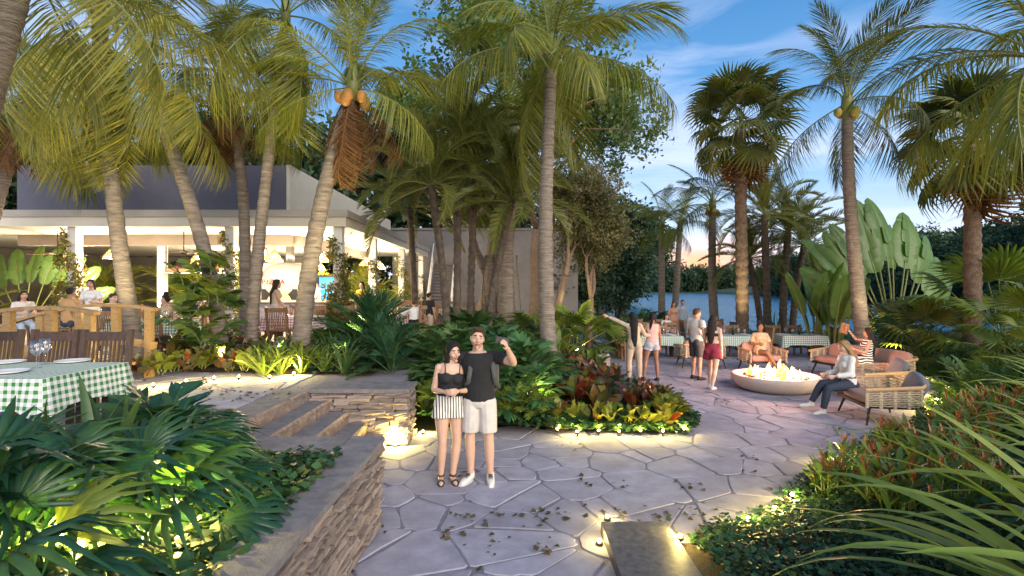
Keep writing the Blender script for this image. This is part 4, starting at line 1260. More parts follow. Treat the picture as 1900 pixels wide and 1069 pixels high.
def broad_mb(L=0.35, w=0.16, petiole=0.12, bend=0.9, a0=0.9, wavy=0.02, seed=0, m=6, cup=0.15, heart=0.0):
    """broad simple leaf on a short stalk along +X"""
    r = random.Random(seed)
    mb = MB(); p = Vector((0, 0, 0))
    pts = [p.copy()]
    a = a0
    for k in range(3):
        p = p + Vector((math.cos(a), 0, math.sin(a))) * (petiole / 3); a -= bend * .08; pts.append(p.copy())
    mb.tube(pts, .006 + .01 * L, 4, 1, cap=False)
    vs = []
    for k in range(m + 1):
        t = k / m
        aa = a - bend * t ** 1.3
        d = Vector((math.cos(aa), 0, math.sin(aa))); up = Vector((-math.sin(aa), 0, math.cos(aa)))
        ww = w / 2 * (math.sin(PI * (0.06 + .94 * t) ** .75) ** .8 if t < 1 else 0)
        if heart and k == 1: ww *= 1.15
        for s in (-1, 1):
            pass
        z1, z2 = r.uniform(-1, 1) * wavy, r.uniform(-1, 1) * wavy
        vs += [p + Vector((0, -ww, 0)) + up * (cup * ww + z1), p.copy(), p + Vector((0, ww, 0)) + up * (cup * ww + z2)]
        p = p + d * (L / m)
    fs = []
    for k in range(m):
        for q in (0, 1):
            b_ = k * 3 + q; fs.append((b_, b_ + 1, b_ + 4, b_ + 3))
    mb.add(vs, fs, 0)
    return mb
def paddle_mb(L=1.6, w=0.55, petiole=1.6, bend=0.5, seed=0, tears=0.5, pbend=0.15):
    """banana or traveller's palm leaf: long stalk, big paddle blade with torn edges"""
    r = random.Random(seed); mb = MB()
    p = Vector((0, 0, 0)); a = 0.0; pts = [p.copy()]
    for k in range(5):
        p = p + Vector((math.cos(a), 0, math.sin(a))) * (petiole / 5); a -= pbend / 5; pts.append(p.copy())
    base = p.copy(); m = 14
    mid, angs = [base.copy()], [a]
    for k in range(m):
        a2 = a - bend * ((k + 1) / m) ** 1.5
        p = p + Vector((math.cos(a2), 0, math.sin(a2))) * (L / m); mid.append(p.copy()); angs.append(a2)
    mb.tube(pts + mid[1:], [.04 - .012 * k / 5 for k in range(6)] + [.026 * (1 - k / m) + .004 for k in range(m)], 6, 1)
    for s in (-1, 1):
        strips = []
        k = 0
        while k < m:
            run = 1 if r.random() < tears * .45 else r.randint(2, 4)
            run = min(run, m - k); strips.append((k, k + run)); k += run
        for (k0, k1) in strips:
            sag = r.uniform(0, .18) * tears
            shift = r.uniform(-.015, .015)
            vs = []
            for k in range(k0, k1 + 1):
                t = k / m
                ww = w / 2 * (math.sin(PI * min(1, (.05 + .95 * t)) ** .8) ** .55 if k < m else 0.02)
                if k == 0: ww = w * .22
                inset = 1.0
                if k in (k0, k1) and 0 < k < m and tears > 0: inset = 1 - .10 * tears
                up = Vector((-math.sin(angs[k]), 0, math.cos(angs[k])))
                c = mid[k]
                off = (c - mid[k0]) * 0
                lean = Vector((math.cos(angs[k]), 0, math.sin(angs[k]))) * (ww * .25 + shift)
                vs += [c, c + lean * .5 + Vector((0, s * ww * .55, 0)) + up * (ww * .18), c + lean + Vector((0, s * ww * inset, 0)) + up * (ww * (.12 - sag * 2))]
            fs = []
            for q in range(k1 - k0):
                for e in (0, 1):
                    b_ = q * 3 + e
                    fs.append((b_, b_ + 1, b_ + 4, b_ + 3) if s > 0 else (b_, b_ + 3, b_ + 4, b_ + 1))
            mb.add(vs, fs, 0)
    return mb
def lmesh(name, mb, mat, stalk='petiole', smooth=False):
    return mb.mesh(name, [MAT[mat], MAT[stalk]], smooth)

# ------------------------------------------------------------------ trees
def bez(p0, p1, p2, p3, n):
    out = []
    for k in range(n + 1):
        t = k / n; u = 1 - t
        out.append(p0 * u ** 3 + p1 * 3 * u * u * t + p2 * 3 * u * t * t + p3 * t ** 3)
    return out
def trunk_mb(pts, r0, r1, flare=0.35, ring=0.06, dens=3, seed=0, sides=12):
    r = random.Random(seed); mb = MB(); P_, rr = [], []
    n = len(pts) - 1
    for k in range(n * dens + 1):
        q = k / dens; i = min(n - 1, int(q)); f = q - i
        t = k / (n * dens)
        P_.append(pts[i].lerp(pts[i + 1], f))
        rad = r0 + (r1 - r0) * t
        rad *= 1 + flare * max(0, 1 - t / .10) ** 2
        rr.append(rad * (1 + ring * (((k % 3) - 1) * .7 + r.uniform(-.4, .4))))
    mb.tube(P_, rr, sides, 0)
    return mb
COCO = {}
def coco_meshes(key, mat):
    if key not in COCO:
        COCO[key] = dict(
            up=[lmesh('coco_frond', frond_mb(3.0, 80, .72, .75, .35, .025, seed=i + 1, vee=.20, a0=.18, side_bias=(-.2, .25)[i]), mat) for i in range(2)],
            mid=[lmesh('coco_frond', frond_mb(3.2, 86, .80, 1.35, .65, .025, seed=i + 11, vee=.05, a0=.34, side_bias=(-.3, .1, .3)[i]), mat) for i in range(3)],
            low=[lmesh('coco_frond', frond_mb(3.1, 84, .85, .95, 1.0, .025, seed=i + 21, vee=-.05, a0=.22, jit=.2, side_bias=(-.2, .3)[i]), mat) for i in range(2)],
            dead=[lmesh('dead_frond', frond_mb(2.3, 46, .60, .6, .9, .028, seed=i + 31, vee=-.3, a0=.1, jit=.35), 'dead_frond', 'dead_frond') for i in range(2)])
    return COCO[key]
COCONUT = None
def crown_fronds(o, C, meshes, spec, seed, scale, az0=None):
    """spec: list of (kind, count, pitch lo, pitch hi, scale)"""
    r = random.Random(seed); az = r.uniform(0, 6.28) if az0 is None else az0
    for kind, cnt, lo, hi, sc in spec:
        for k in range(cnt):
            az += 2.39996
            pt = R(r.uniform(lo, hi))
            s = scale * sc * r.uniform(.88, 1.10)
            rot = Matrix.Rotation(az + r.uniform(-.25, .25), 3, 'Z') @ Matrix.Rotation(-pt, 3, 'Y') @ Matrix.Rotation(r.uniform(-.5, .5), 3, 'X')
            off = rot @ Vector((.07, 0, 0))
            mobj('frond', r.choice(meshes[kind]), o, loc=C + off, rot=rot.to_euler(), scale=s)
def coconut_palm(base, mid1, mid2, top, r0, label, group='coconut palms', mat='coco_leaf', spec=None, scale=1.0, nuts=5, nutmat='coconut', seed=1, trunk='palm_trunk', az0=None):
    base, mid1, mid2, top = map(Vector, (base, mid1, mid2, top))
    o = empty('coconut_palm', base, 0, label, 'palm tree', group)
    L_ = lambda v: v - base
    pts = bez(L_(base), L_(mid1), L_(mid2), L_(top), 22)
    trunk_mb(pts, r0, r0 * .68, seed=seed).build('trunk', MAT[trunk], o, True)
    C = L_(top)
    ms = coco_meshes(mat, mat)
    mb = MB(); mb.tube([C + Vector((0, 0, -.15)), C + Vector((0, 0, .25)), C + Vector((0, 0, .7))], [r0 * .8, r0 * .75, .03], 8); mb.build('crownshaft', MAT['petiole'], o, True)
    spec = spec or [('up', 4, 48, 80, .95), ('mid', 9, 8, 45, 1.0), ('low', 6, -35, 0, 1.0)]
    crown_fronds(o, C + Vector((0, 0, .15)), ms, spec, seed, scale, az0)
    r = random.Random(seed + 5)
    for k in range(nuts):
        a = k * 2.4 + r.uniform(-.3, .3)
        mb = MB(); mb.ellip((0, 0, 0), (.105, .105, .13), 10, 8)
        mb.build('coconut', MAT[nutmat], o, True, loc=C + Vector((.24 * math.cos(a), .24 * math.sin(a), -.05 - .22 * r.random())))
    return o
def pb(px, py, Y): return at(px, py, Y)
def palm_px(pxs, Y, r0, label, zbase, **kw):
    """trunk through four photograph points at distance Y (base, two control points, crown)"""
    b = Vector(((pxs[0][0] - CX) / F * Y, Y, zbase)); 
    return coconut_palm(b, at(*pxs[1], Y), at(*pxs[2], Y), at(*pxs[3], Y), r0, label, **kw)
SP_N = [('up', 4, 48, 80, .95), ('mid', 9, 8, 45, 1.0), ('low', 7, -45, 0, 1.0)]
SP_D = [('up', 4, 48, 80, .95), ('mid', 8, 8, 45, 1.0), ('low', 7, -45, 0, 1.0), ('dead', 6, -86, -50, 1.0)]
palm_px([(-140, 0), (-80, 300), (-20, 150), (40, -60)], 5.0, .18, 'thick leaning palm trunk cut off by the top left corner', TZ, seed=3, nuts=0, scale=.7, mat='coco_leaf_gold')
palm_px([(255, 0), (238, 560), (205, 400), (185, 60)], 9.6, .16, 'ringed palm trunk beside the near table with a huge drooping gold crown', TZ, seed=4, nuts=0, mat='coco_leaf_gold', scale=.84, spec=[('up', 4, 45, 78, .95), ('mid', 5, 5, 40, .95), ('low', 9, -80, -30, 1.05), ('dead', 2, -88, -70, 1.1)], az0=1.2)
palm_px([(410, 0), (400, 470), (345, 360), (275, 150)], 10.2, .15, 'palm leaning left behind the big leaved climber', TZ, seed=5, nuts=3, nutmat='coconut_orange', spec=[('up', 4, 48, 80, .95), ('mid', 6, 8, 45, 1.0), ('low', 5, -50, 0, 1.0)], scale=.78, mat='coco_leaf_gold')
palm_px([(455, 0), (455, 480), (462, 300), (415, 165)], 12.0, .14, 'slim curved palm with brown dead fronds hanging at its neck', TZ, seed=6, nuts=5, nutmat='coconut_orange', spec=SP_D, scale=.78)
palm_px([(464, 0), (472, 500), (494, 320), (530, 40)], 10.8, .135, 'straight palm with fronds drooping over the restaurant parapet corner', TZ, seed=17, nuts=0, spec=[('up', 4, 40, 75, .9), ('mid', 8, 0, 40, 1), ('low', 7, -78, -30, 1.05)], scale=.78)
palm_px([(555, 0), (570, 480), (600, 330), (655, 175)], 9.8, .18, 'palm leaning right with orange coconuts and brown dead fronds', TZ, seed=8, nuts=8, nutmat='coconut_orange', spec=[('up', 5, 45, 82, .9), ('mid', 8, 5, 40, .95), ('low', 3, -30, -5, .9), ('dead', 7, -82, -38, .95)], scale=.78)
palm_px([(1022, 0), (1006, 500), (1012, 330), (1024, 115)], 10.7, .175, 'tall palm in the croton bed with a full yellow green crown', .45, seed=9, nuts=0, spec=[('up', 4, 45, 80, .95), ('mid', 9, 5, 45, 1.0), ('low', 6, -55, -10, 1.0)], scale=.90)
palm_px([(1605, 0), (1590, 500), (1572, 400), (1572, 200)], 15.0, .21, 'tall coconut palm behind the long sofa with yellow green nuts', 0, seed=12, nuts=7, mat='coco_leaf_cool', spec=[('up', 6, 45, 85, .95), ('mid', 5, 15, 45, .9), ('low', 4, -40, -5, .9)], scale=.98)
palm_px([(2010, 0), (2000, 450), (1975, 250), (1945, 120)], 9.5, .17, 'palm out of frame whose crown reaches into the top right corner', .1, seed=14, nuts=0, scale=1.12, mat='coco_leaf', spec=[('up', 5, 40, 80, 1.0), ('mid', 9, 5, 45, 1.0), ('low', 5, -30, -5, 1)])
palm_px([(1330, 0), (1318, 540), (1322, 460), (1322, 385)], 24, .22, 'slim coconut palm rising by the river beside the sunset', -.3, seed=15, nuts=6, mat='coco_leaf_cool', scale=.9, spec=[('up', 4, 40, 75, .9), ('mid', 6, 5, 40, .95), ('low', 2, -30, -5, .8)])
palm_px([(1228, 0), (1228, 540), (1227, 470), (1228, 420)], 27, .20, 'straight palm in front of the dark river trees, left of a pair', -.2, seed=16, nuts=0, mat='coco_leaf', scale=.85, spec=[('up', 4, 40, 75, .9), ('mid', 7, 5, 40, .95), ('low', 3, -35, -5, .85)])
palm_px([(1248, 0), (1256, 540), (1258, 470), (1262, 425)], 28, .20, 'palm just right of its twin in front of the river trees', -.2, seed=19, nuts=0, mat='coco_leaf', scale=.82, spec=[('up', 4, 40, 75, .9), ('mid', 7, 5, 40, .95), ('low', 2, -35, -5, .85)])
palm_px([(945, 0), (935, 560), (938, 420), (955, 275)], 15.5, .25, 'ringed palm lit from below behind the palm cluster', .6, seed=20, nuts=7, mat='coco_leaf', scale=1.05)
palm_px([(-60, 0), (-40, 480), (0, 330), (60, 190)], 12.5, .18, 'palm behind the restaurant corner at the left edge, dead fronds hanging', TZ, seed=22, nuts=0, mat='coco_leaf_gold', spec=SP_D, scale=.85)
palm_px([(120, 0), (120, 480), (120, 330), (120, 210)], 24.5, .2, 'short palm behind the left end of the slate parapet', 0, seed=24, nuts=0, mat='coco_leaf_cool', scale=1.15, spec=SP_D)

# fan palms
FANS = [lmesh('fan_frond', fan_mb(.98, 30, 290, 1.15, .50, .08, i, .03, .35), 'fan_leaf') for i in range(3)]
FANS_DEAD = [lmesh('dead_fan', fan_mb(1.0, 22, 200, 1.0, .5, .4, i + 5, .03, .8), 'dead_frond', 'dead_frond') for i in range(2)]
def fan_palm(base, top, r0, label, seed, scale, n=36, dead=5, trunk='rough_trunk'):
    base, top = Vector(base), Vector(top)
    o = empty('fan_palm', base, 0, label, 'palm tree', 'rough trunked fan palms')
    T = top - base
    pts = bez(Vector((0, 0, 0)), T * .33 + Vector((.05, 0, 0)), T * .66 - Vector((.05, 0, 0)), T, 18)
    trunk_mb(pts, r0, r0 * .85, flare=.15, ring=.10, dens=4, seed=seed, sides=14).build('trunk', MAT[trunk], o, True)
    r = random.Random(seed); az = 0
    for k in range(n):
        az += 2.39996; t = k / n
        pt = R(85 - 130 * t + r.uniform(-9, 9))
        rot = Matrix.Rotation(az, 3, 'Z') @ Matrix.Rotation(-pt, 3, 'Y') @ Matrix.Rotation(r.uniform(-.9, .9), 3, 'X')
        mobj('frond', FANS[k % 3], o, loc=T + Vector((0, 0, .05 + .3 * (1 - t))), rot=rot.to_euler(), scale=scale * r.uniform(.9, 1.12))
    for k in range(dead):
        az += 2.39996
        rot = Matrix.Rotation(az, 3, 'Z') @ Matrix.Rotation(R(r.uniform(55, 85)), 3, 'Y') @ Matrix.Rotation(r.uniform(-.6, .6), 3, 'X')
        mobj('dead_frond', FANS_DEAD[k % 2], o, loc=T + Vector((0, 0, -.05 - .25 * r.random())), rot=rot.to_euler(), scale=scale * r.uniform(.85, 1.25))
    return o
fan_palm((19 * (1377 - CX) / F, 19, 0), at(1374, 240, 19), .23, 'fan palm with rough brown trunk beside the red patio table', 3, 1.05)
fan_palm((14 * (1803 - CX) / F, 14, 0), at(1806, 275, 14), .215, 'fan palm with rough brown trunk at the right, lit from its foot', 8, .98)

# phoenix palms: dark arching fronds
DATE = [lmesh('date_frond', frond_mb(2.1, 60, .42, 1.5 - .3 * i, .18, .024, .10, i + 51, vee=.45, fwd0=35, fwd1=75, a0=.45, rad=.018, side_bias=(-.3, 0, .3)[i]), 'date_leaf') for i in range(3)]
def date_palm(px0, py_top, px1, Y, z, label, seed, scale, group, r0=.105, n=30):
    base = Vector(((px0 - CX) / F * Y, Y, z)); top = at(px1, py_top, Y)
    o = empty('date_palm', base, 0, label, 'palm tree', group)
    T = top - base
    pts = bez(Vector((0, 0, 0)), Vector((0, 0, T.z * .35)), Vector((T.x * .5, 0, T.z * .65)), T, 16)
    trunk_mb(pts, r0, r0 * .9, flare=.3, ring=.12, dens=4, seed=seed).build('trunk', MAT['dark_trunk'], o, True)
    r = random.Random(seed); az = r.uniform(0, 6)
    for k in range(n):
        az += 2.39996; t = k / n
        pt = R(82 - 128 * t + r.uniform(-8, 8))
        rot = Matrix.Rotation(az, 3, 'Z') @ Matrix.Rotation(-pt, 3, 'Y') @ Matrix.Rotation(r.uniform(-.5, .5), 3, 'X')
        mobj('frond', DATE[k % 3], o, loc=T, rot=rot.to_euler(), scale=scale * r.uniform(.85, 1.1))
    return o
G1, G2 = 'dark feather palms in the centre cluster', 'dark feather palms by the river'
date_palm(830, 345, 800, 13.2, .75, 'left trunk of the dark palm cluster behind the couple', 1, 1.0, G1)
date_palm(848, 250, 850, 13.8, .75, 'tallest dark palm of the cluster behind the couple', 2, 1.15, G1)
date_palm(872, 315, 882, 14.2, .75, 'dark palm third from left in the cluster', 3, 1.1, G1)
date_palm(905, 375, 950, 13.6, .7, 'dark palm leaning right in the cluster behind the couple', 4, 1.1, G1)
date_palm(770, 385, 760, 16.0, TZ, 'dark palm at the left rear of the cluster by the stair', 5, 1.1, G1)
date_palm(1424, 400, 1418, 21, -.1, 'dark feather palm just right of the rough fan palm trunk', 6, 1.15, G2, .16)
date_palm(1452, 430, 1462, 22, -.1, 'dark feather palm leaning right by the river', 7, 1.15, G2, .16)
date_palm(1470, 455, 1492, 23, -.1, 'dark feather palm nearest the banana plants', 8, 1.1, G2, .15)
date_palm(1412, 480, 1390, 22.5, -.1, 'low dark feather palm half behind the fan palm trunk', 9, .95, G2, .13)

# traveller's palm and banana clumps
PADT = [lmesh('paddle_leaf', paddle_mb(2.3, .98, 2.5, .35, i, .7), 'banana_leaf', smooth=True) for i in range(4)]
tp = empty('travellers_palm', (18 * (1655 - CX) / F, 18, -.05), 0, 'big fan of torn paddle leaves on long stalks by the river', 'travellers palm')
mb = MB(); mb.tube([(0, 0, 0), (0, 0, .5), (0, 0, 1.0)], [.25, .28, .16], 12); mb.build('trunk', MAT['rough_trunk'], tp, True)
r_ = random.Random(4)
for k in range(17):
    a = R(-56 + 112 * k / 16)
    rot = Matrix.Rotation(R(12), 3, 'Z') @ Matrix.Rotation(-(PI / 2) + a, 3, 'Y') @ Matrix.Rotation(PI / 2 + r_.uniform(-.35, .35) + (.15 if k % 2 else -.15), 3, 'X')
    mobj('leaf', PADT[k % 4], tp, loc=(.12 * math.sin(a), (k % 2) * .08, .45 + .1 * abs(math.cos(a))), rot=rot.to_euler(), scale=(1.06 - .20 * abs(a) ** 1.2) * r_.uniform(.92, 1.06))
PADB = [lmesh('banana_leaf', paddle_mb(1.25, .46, 1.15, .22, i + 9, .12), 'banana_leaf', smooth=True) for i in range(3)]
def banana(loc, label, seed, n, s):
    o = empty('banana_plant', loc, 0, label, 'banana plant', 'banana plants by the river')
    r = random.Random(seed)
    for k in range(n):
        a = k * 2.4; lean = R(r.uniform(1, 11) + k * .5)
        rot = Matrix.Rotation(a, 3, 'Z') @ Matrix.Rotation(-PI / 2 + lean, 3, 'Y') @ Matrix.Rotation(r.uniform(-1.2, 1.2), 3, 'X')
        mobj('leaf', PADB[k % 3], o, loc=(.06 * math.cos(a), .06 * math.sin(a), 0), rot=rot.to_euler(), scale=s * r.uniform(.72, 1.12))
    for k in range(9):
        a = k * 2.4 + 1
        mb = MB(); mb.tube([(.03 * math.cos(a), .03 * math.sin(a), 0), (.12 * math.cos(a), .12 * math.sin(a), .35), (.22 * math.cos(a), .22 * math.sin(a), .8)], [.05, .035, .02], 6); mb.build('stalk', MAT['petiole'], o, True)
    return o
banana((17.2 * (1512 - CX) / F, 17.2, 0), 'banana plant with long stalks nearest the dark feather palms', 3, 9, 1.28)
banana((16.6 * (1547 - CX) / F, 16.6, 0), 'banana plant with broad upright leaves beside the tall coconut trunk', 4, 11, 1.12)

# broadleaf trees -------------------------------------------------------------
LEAF_T = np.array([(0, 0, 0), (.28, -.16, .04), (.55, 0, -.02), (.28, .16, .04)], dtype=float)
LEAF_F = np.array([(0, 1, 2, 3)])
def clump_template(n, spread, seed, size=1.0):
    """spray of n leaves round the origin"""
    rr = np.random.default_rng(seed)
    vs, fs = [], []
    for k in range(n):
        az, el = rr.uniform(0, 2 * np.pi), rr.uniform(-.5, 1.0)
        d = np.array([np.cos(az) * np.cos(el), np.sin(az) * np.cos(el), np.sin(el)])
        p = d * rr.uniform(0, spread)
        x = d; y = np.cross([0, 0, 1], x); y /= np.linalg.norm(y) + 1e-9; z = np.cross(x, y)
        v = (LEAF_T * size * rr.uniform(.8, 1.2)) @ np.stack([x, y, z]) + p
        vs.append(v); fs.append(LEAF_F + 4 * k)
    return np.concatenate(vs), np.concatenate(fs)
def crown_mesh(name, blobs, dens, leaf, mat, seed, shell=.45, n_leaf=6, spread=.5, gap=.0):
    """leaf sprays spread through ellipsoids (cx,cy,cz,rx,ry,rz)"""
    global nrg
    rr = np.random.default_rng(seed)
    T = []
    for (cx, cy_, cz, rx, ry, rz) in blobs:
        n = int(dens * (rx * ry * rz) ** (2 / 3))
        d = rr.normal(size=(n, 3)); d /= np.linalg.norm(d, axis=1, keepdims=True)
        q = (1 - shell * rr.uniform(0, 1, n) ** 1.5) * (1 + .22 * np.sin(d[:, 0] * 7 + cx) * np.sin(d[:, 1] * 6 + cy_) + .15 * np.sin(d[:, 2] * 9 + cz))
        P_ = d * q[:, None] * np.array([rx, ry, rz]) + np.array([cx, cy_, cz])
        if gap:
            s = np.sin(P_[:, 0] * 2.1 + 1.3 * np.sin(P_[:, 2] * 1.7)) * np.sin(P_[:, 1] * 1.9 + cz) * np.sin(P_[:, 2] * 2.3 + 1.1 * np.sin(P_[:, 0]))
            P_ = P_[s > -gap]
        T.append(P_)
    T = np.concatenate(T)
    tv, tf = clump_template(n_leaf, spread, seed)
    V, Fc = scatter(tv, tf, rand_rot(len(T), 1.1), T, leaf * rr.uniform(.7, 1.3, len(T)))
    return np_mesh(name, V, Fc, MAT[mat])
def limbs(mb, p, d, L, r, depth, rnd, ends, up=.15, split=(2, 3)):
    pts, rad = [p], [r]
    n = 4
    for k in range(n):
        d = (d + Vector((rnd.uniform(-.22, .22), rnd.uniform(-.22, .22), rnd.uniform(-.10, .2) + up * .4))).normalized()
        p = p + d * (L / n); pts.append(p); rad.append(r * (1 - .4 * (k + 1) / n))
    mb.tube(pts, rad, 7 if depth > 1 else 5)
    if depth == 0:
        ends.append(p); return
    if depth <= 1: ends.append(p)
    for k in range(rnd.randint(*split)):
        a = rnd.uniform(0, 6.28)
        q = d.orthogonal().normalized()
        q = Matrix.Rotation(a, 3, d) @ q
        nd = (d * rnd.uniform(.5, 1.0) + q * rnd.uniform(.5, .9)).normalized()
        limbs(mb, p, nd, L * rnd.uniform(.6, .8), rad[-1] * .75, depth - 1, rnd, ends, up, split)
def broad_tree(loc, h, r0, label, seed, depth=3, leaf=.5, mat='tree_leaf', blob=1.1, dens=60, group=None, lean=(0, 0), bark='bark', name='broadleaf_tree', cat='tree', first=.36, gap=.12, n_leaf=7, spread=.5, flat=.8):
    o = empty(name, loc, 0, label, cat, group)
    rnd = random.Random(seed); mb = MB(); ends = []
    d0 = Vector((lean[0], lean[1], 1)).normalized()
    limbs(mb, Vector((0, 0, -.1)), d0, h * first, r0, depth, rnd, ends)
    mb.build('trunk', MAT[bark], o, True)
    blobs = [(p.x, p.y, p.z, blob * rnd.uniform(.7, 1.3), blob * rnd.uniform(.7, 1.3), blob * flat * rnd.uniform(.7, 1.2)) for p in ends]
    me = crown_mesh('crown', blobs, dens, leaf, mat, seed, .7, n_leaf, spread, gap)
    mobj('crown', me, o)
    return o
tree_a = broad_tree((-1.2, 20.0, .3), 13.5, .42, 'tall broadleaf tree with an open crown behind the centre palms', 5, depth=4, leaf=.38, blob=1.15, dens=56, lean=(.08, 0), gap=.02)
broad_tree((1.0, 24.5, .0), 14.5, .38, 'tall broadleaf tree overhanging the sky right of the tall croton bed palm', 11, depth=4, leaf=.38, blob=1.2, dens=56, lean=(.12, -.08), gap=.02)
broad_tree((-4.2, 31.5, .0), 15, .42, 'broadleaf tree rising behind the restaurant right corner', 14, depth=4, leaf=.5, blob=1.5, dens=46, mat='tree_leaf')
broad_tree((2.6, 17.3, .2), 5.2, .16, 'grey green fine leaved tree with spreading pale limbs in the bed', 21, depth=3, leaf=.17, blob=1.0, dens=330, mat='olive_leaf', lean=(.15, 0), n_leaf=7, spread=.6, flat=.62)
broad_tree((.95, 15.8, .45), 6.8, .17, 'reddish trunked feathery tree leaning right behind the tall palm', 23, depth=3, leaf=.15, blob=1.05, dens=330, mat='olive_leaf', lean=(.4, .05), n_leaf=8, spread=.8, bark='bark', flat=.7)
# banyan trunk with aerial roots
by = empty('banyan_tree', (-.6, 16.6, .75), 0, 'pale banyan trunk with hanging aerial roots behind the dark palms', 'tree')
mb = MB(); mb.tube([(0, 0, -.1), (.05, 0, .8), (-.1, 0, 1.8), (.1, 0, 3.2), (.5, .2, 5.0)], [.38, .25, .24, .22, .14], 10); mb.tube([(-.05, 0, 1.6), (-.6, .1, 2.8), (-1.0, .2, 4.4)], [.16, .13, .08], 8); mb.build('trunk', MAT['palm_trunk'], by, True)
for k in range(14):
    x = r_.uniform(-.7, 1.1); y = r_.uniform(-.3, .3)
    mb = MB(); mb.tube([(x, y, -.1), (x + r_.uniform(-.06, .06), y, 1.2), (x * .8, y, 2.6)], [.035, .028, .03], 6); mb.build('aerial_root', MAT['palm_trunk'], by, True)
mobj('crown', crown_mesh('crown', [(.4, .2, 5.4, 1.6, 1.3, 1.0), (-1.0, .2, 4.9, 1.2, 1.1, .9)], 60, .3, 'tree_leaf', 5, .7, 7, .5, .1), by)

# forest trees behind: each one a tree, sharing a few meshes
def forest_meshes(seed, leaf):
    rnd = random.Random(seed)
    blobs = []
    for k in range(11):
        a = rnd.uniform(0, 6.28); q = rnd.uniform(0, 2.4); z = rnd.uniform(2.2, 6.6)
        s = rnd.uniform(1.1, 1.8)
        blobs.append((q * math.cos(a), q * math.sin(a), z, s, s, s * .8))
    me = crown_mesh('forest_crown', blobs, 85, leaf, 'forest_leaf', seed, .5, 7, .5)
    mb = MB(); ends = []
    limbs(mb, Vector((0, 0, -.2)), Vector((0, 0, 1)), 3.2, .22, 2, rnd, ends)
    return me, mb.mesh('forest_trunk', MAT['dark_trunk'], True)
FOREST = [forest_meshes(31, .48), forest_meshes(32, .48), forest_meshes(33, .55)]
def forest_tree(loc, s, i, label, group):
    o = empty('forest_tree', loc, i * 1.7, label, 'tree', group, scale=s)
    mobj('crown', FOREST[i % 3][0], o); mobj('trunk', FOREST[i % 3][1], o)
    return o
for i, (x, y, s) in enumerate(((-29, 31, 1.7), (-24, 34, 1.9), (-19.5, 32, 1.8), (-15, 35, 1.9), (-11, 33, 1.7), (-7, 36, 1.8), (-34, 30, 1.8), (-26, 27, 1.3), (-2, 38, 1.5), (-21, 38, 2.1))):
    forest_tree((x, y, 0), s, i, 'dark leafy tree in the row behind the restaurant', 'dark trees behind the restaurant')
for i, (x, y, s) in enumerate(((4.6, 31, .95), (7.0, 34, 1.1), (8.6, 41, 1.2), (6.5, 44, 1.35), (11, 50, 1.3), (9.5, 56, 1.5), (13.5, 62, 1.4), (16.5, 72, 1.35), (3.5, 38, 1.2), (19, 85, 1.3), (22, 96, 1.3))):
    forest_tree((x, y, -.3), s, i + 1, 'dark leafy tree on the left bank of the river', 'dark trees on the left bank')
# wooded right bank and far shore: one mass each
def wood(name, pts, hs, leaf, seed, label, n_leaf=6):
    rr = np.random.default_rng(seed)
    blobs = []
    for (x, y, z), h in zip(pts, hs):
        for k in range(3):
            s = h * rr.uniform(.22, .34)
            blobs.append((x + rr.uniform(-.25, .25) * h, y + rr.uniform(-.2, .2) * h, z + h * (.22 + .27 * k), s * 1.15, s * 1.1, s))
    me = crown_mesh(name, blobs, 250 / leaf ** 2 / np.mean(hs), leaf, 'forest_leaf', seed, .35, n_leaf, .45)
    return tag(mobj(name, me), label, None, None, 'stuff')
pts, hs = [], []
rr_ = random.Random(8)
for k in range(120):
    Y = rr_.uniform(34, 190); X = shore_right(Y) + rr_.uniform(.5, 30)
    pts.append((X, Y, float(terrain_h(np.array(X), np.array(Y))))); hs.append(rr_.uniform(5.0, 8.5) * (1 + Y / 260))
wood('wooded_bank', pts, hs, 1.25, 4, 'dark green wooded slope on the right bank of the river')
pts, hs = [], []
for k in range(170):
    X = rr_.uniform(-40, 190); Y = 313 + rr_.uniform(0, 26)
    pts.append((X, Y, -.3)); hs.append(rr_.uniform(11, 17))
wood('far_treeline', pts, hs, 3.0, 5, 'low line of trees on the far shore under the sunset', 5)
# ------------------------------------------------------------------ low plants
def rot_leaf(az, pitch, roll=0.0):
    return Matrix.Rotation(az, 4, 'Z') @ Matrix.Rotation(-pitch, 4, 'Y') @ Matrix.Rotation(roll, 4, 'X')
def rosette_mesh(name, mbs, n, p0, p1, s0, s1, mat, seed, rad=.03, h=.0, stalk='petiole', smooth=True):
    """one joined plant: leaves round a centre, steep in the middle, flat outside"""
    r = random.Random(seed); mb = MB(); az = r.uniform(0, 6)
    for k in range(n):
        az += 2.39996; t = k / max(1, n - 1)
        M_ = Matrix.Translation((rad * math.cos(az), rad * math.sin(az), h * (1 - t))) @ rot_leaf(az + r.uniform(-.3, .3), R(p0 + (p1 - p0) * t + r.uniform(-9, 9)), r.uniform(-.4, .4)) @ Matrix.Scale(s0 + (s1 - s0) * t + r.uniform(-.08, .08), 4)
        mb.add_mb(mbs[k % len(mbs)], M_)
    return mb.mesh(name, [MAT[mat], MAT[stalk]], smooth)
def leafy(name, loc, meshes, n, p0, p1, s0, s1, label, cat, group=None, seed=1, rad=.04, h=0.0, part='leaf'):
    """plant whose leaves are parts"""
    r = random.Random(seed); o = empty(name, loc, 0, label, cat, group); az = r.uniform(0, 6)
    for k in range(n):
        az += 2.39996; t = k / max(1, n - 1)
        rot = rot_leaf(az + r.uniform(-.3, .3), R(p0 + (p1 - p0) * t + r.uniform(-10, 10)), r.uniform(-.45, .45)).to_euler()
        mobj(part, meshes[k % len(meshes)], o, loc=(rad * math.cos(az), rad * math.sin(az), h * (1 - t)), rot=rot, scale=s0 + (s1 - s0) * t + r.uniform(-.07, .07))
    return o
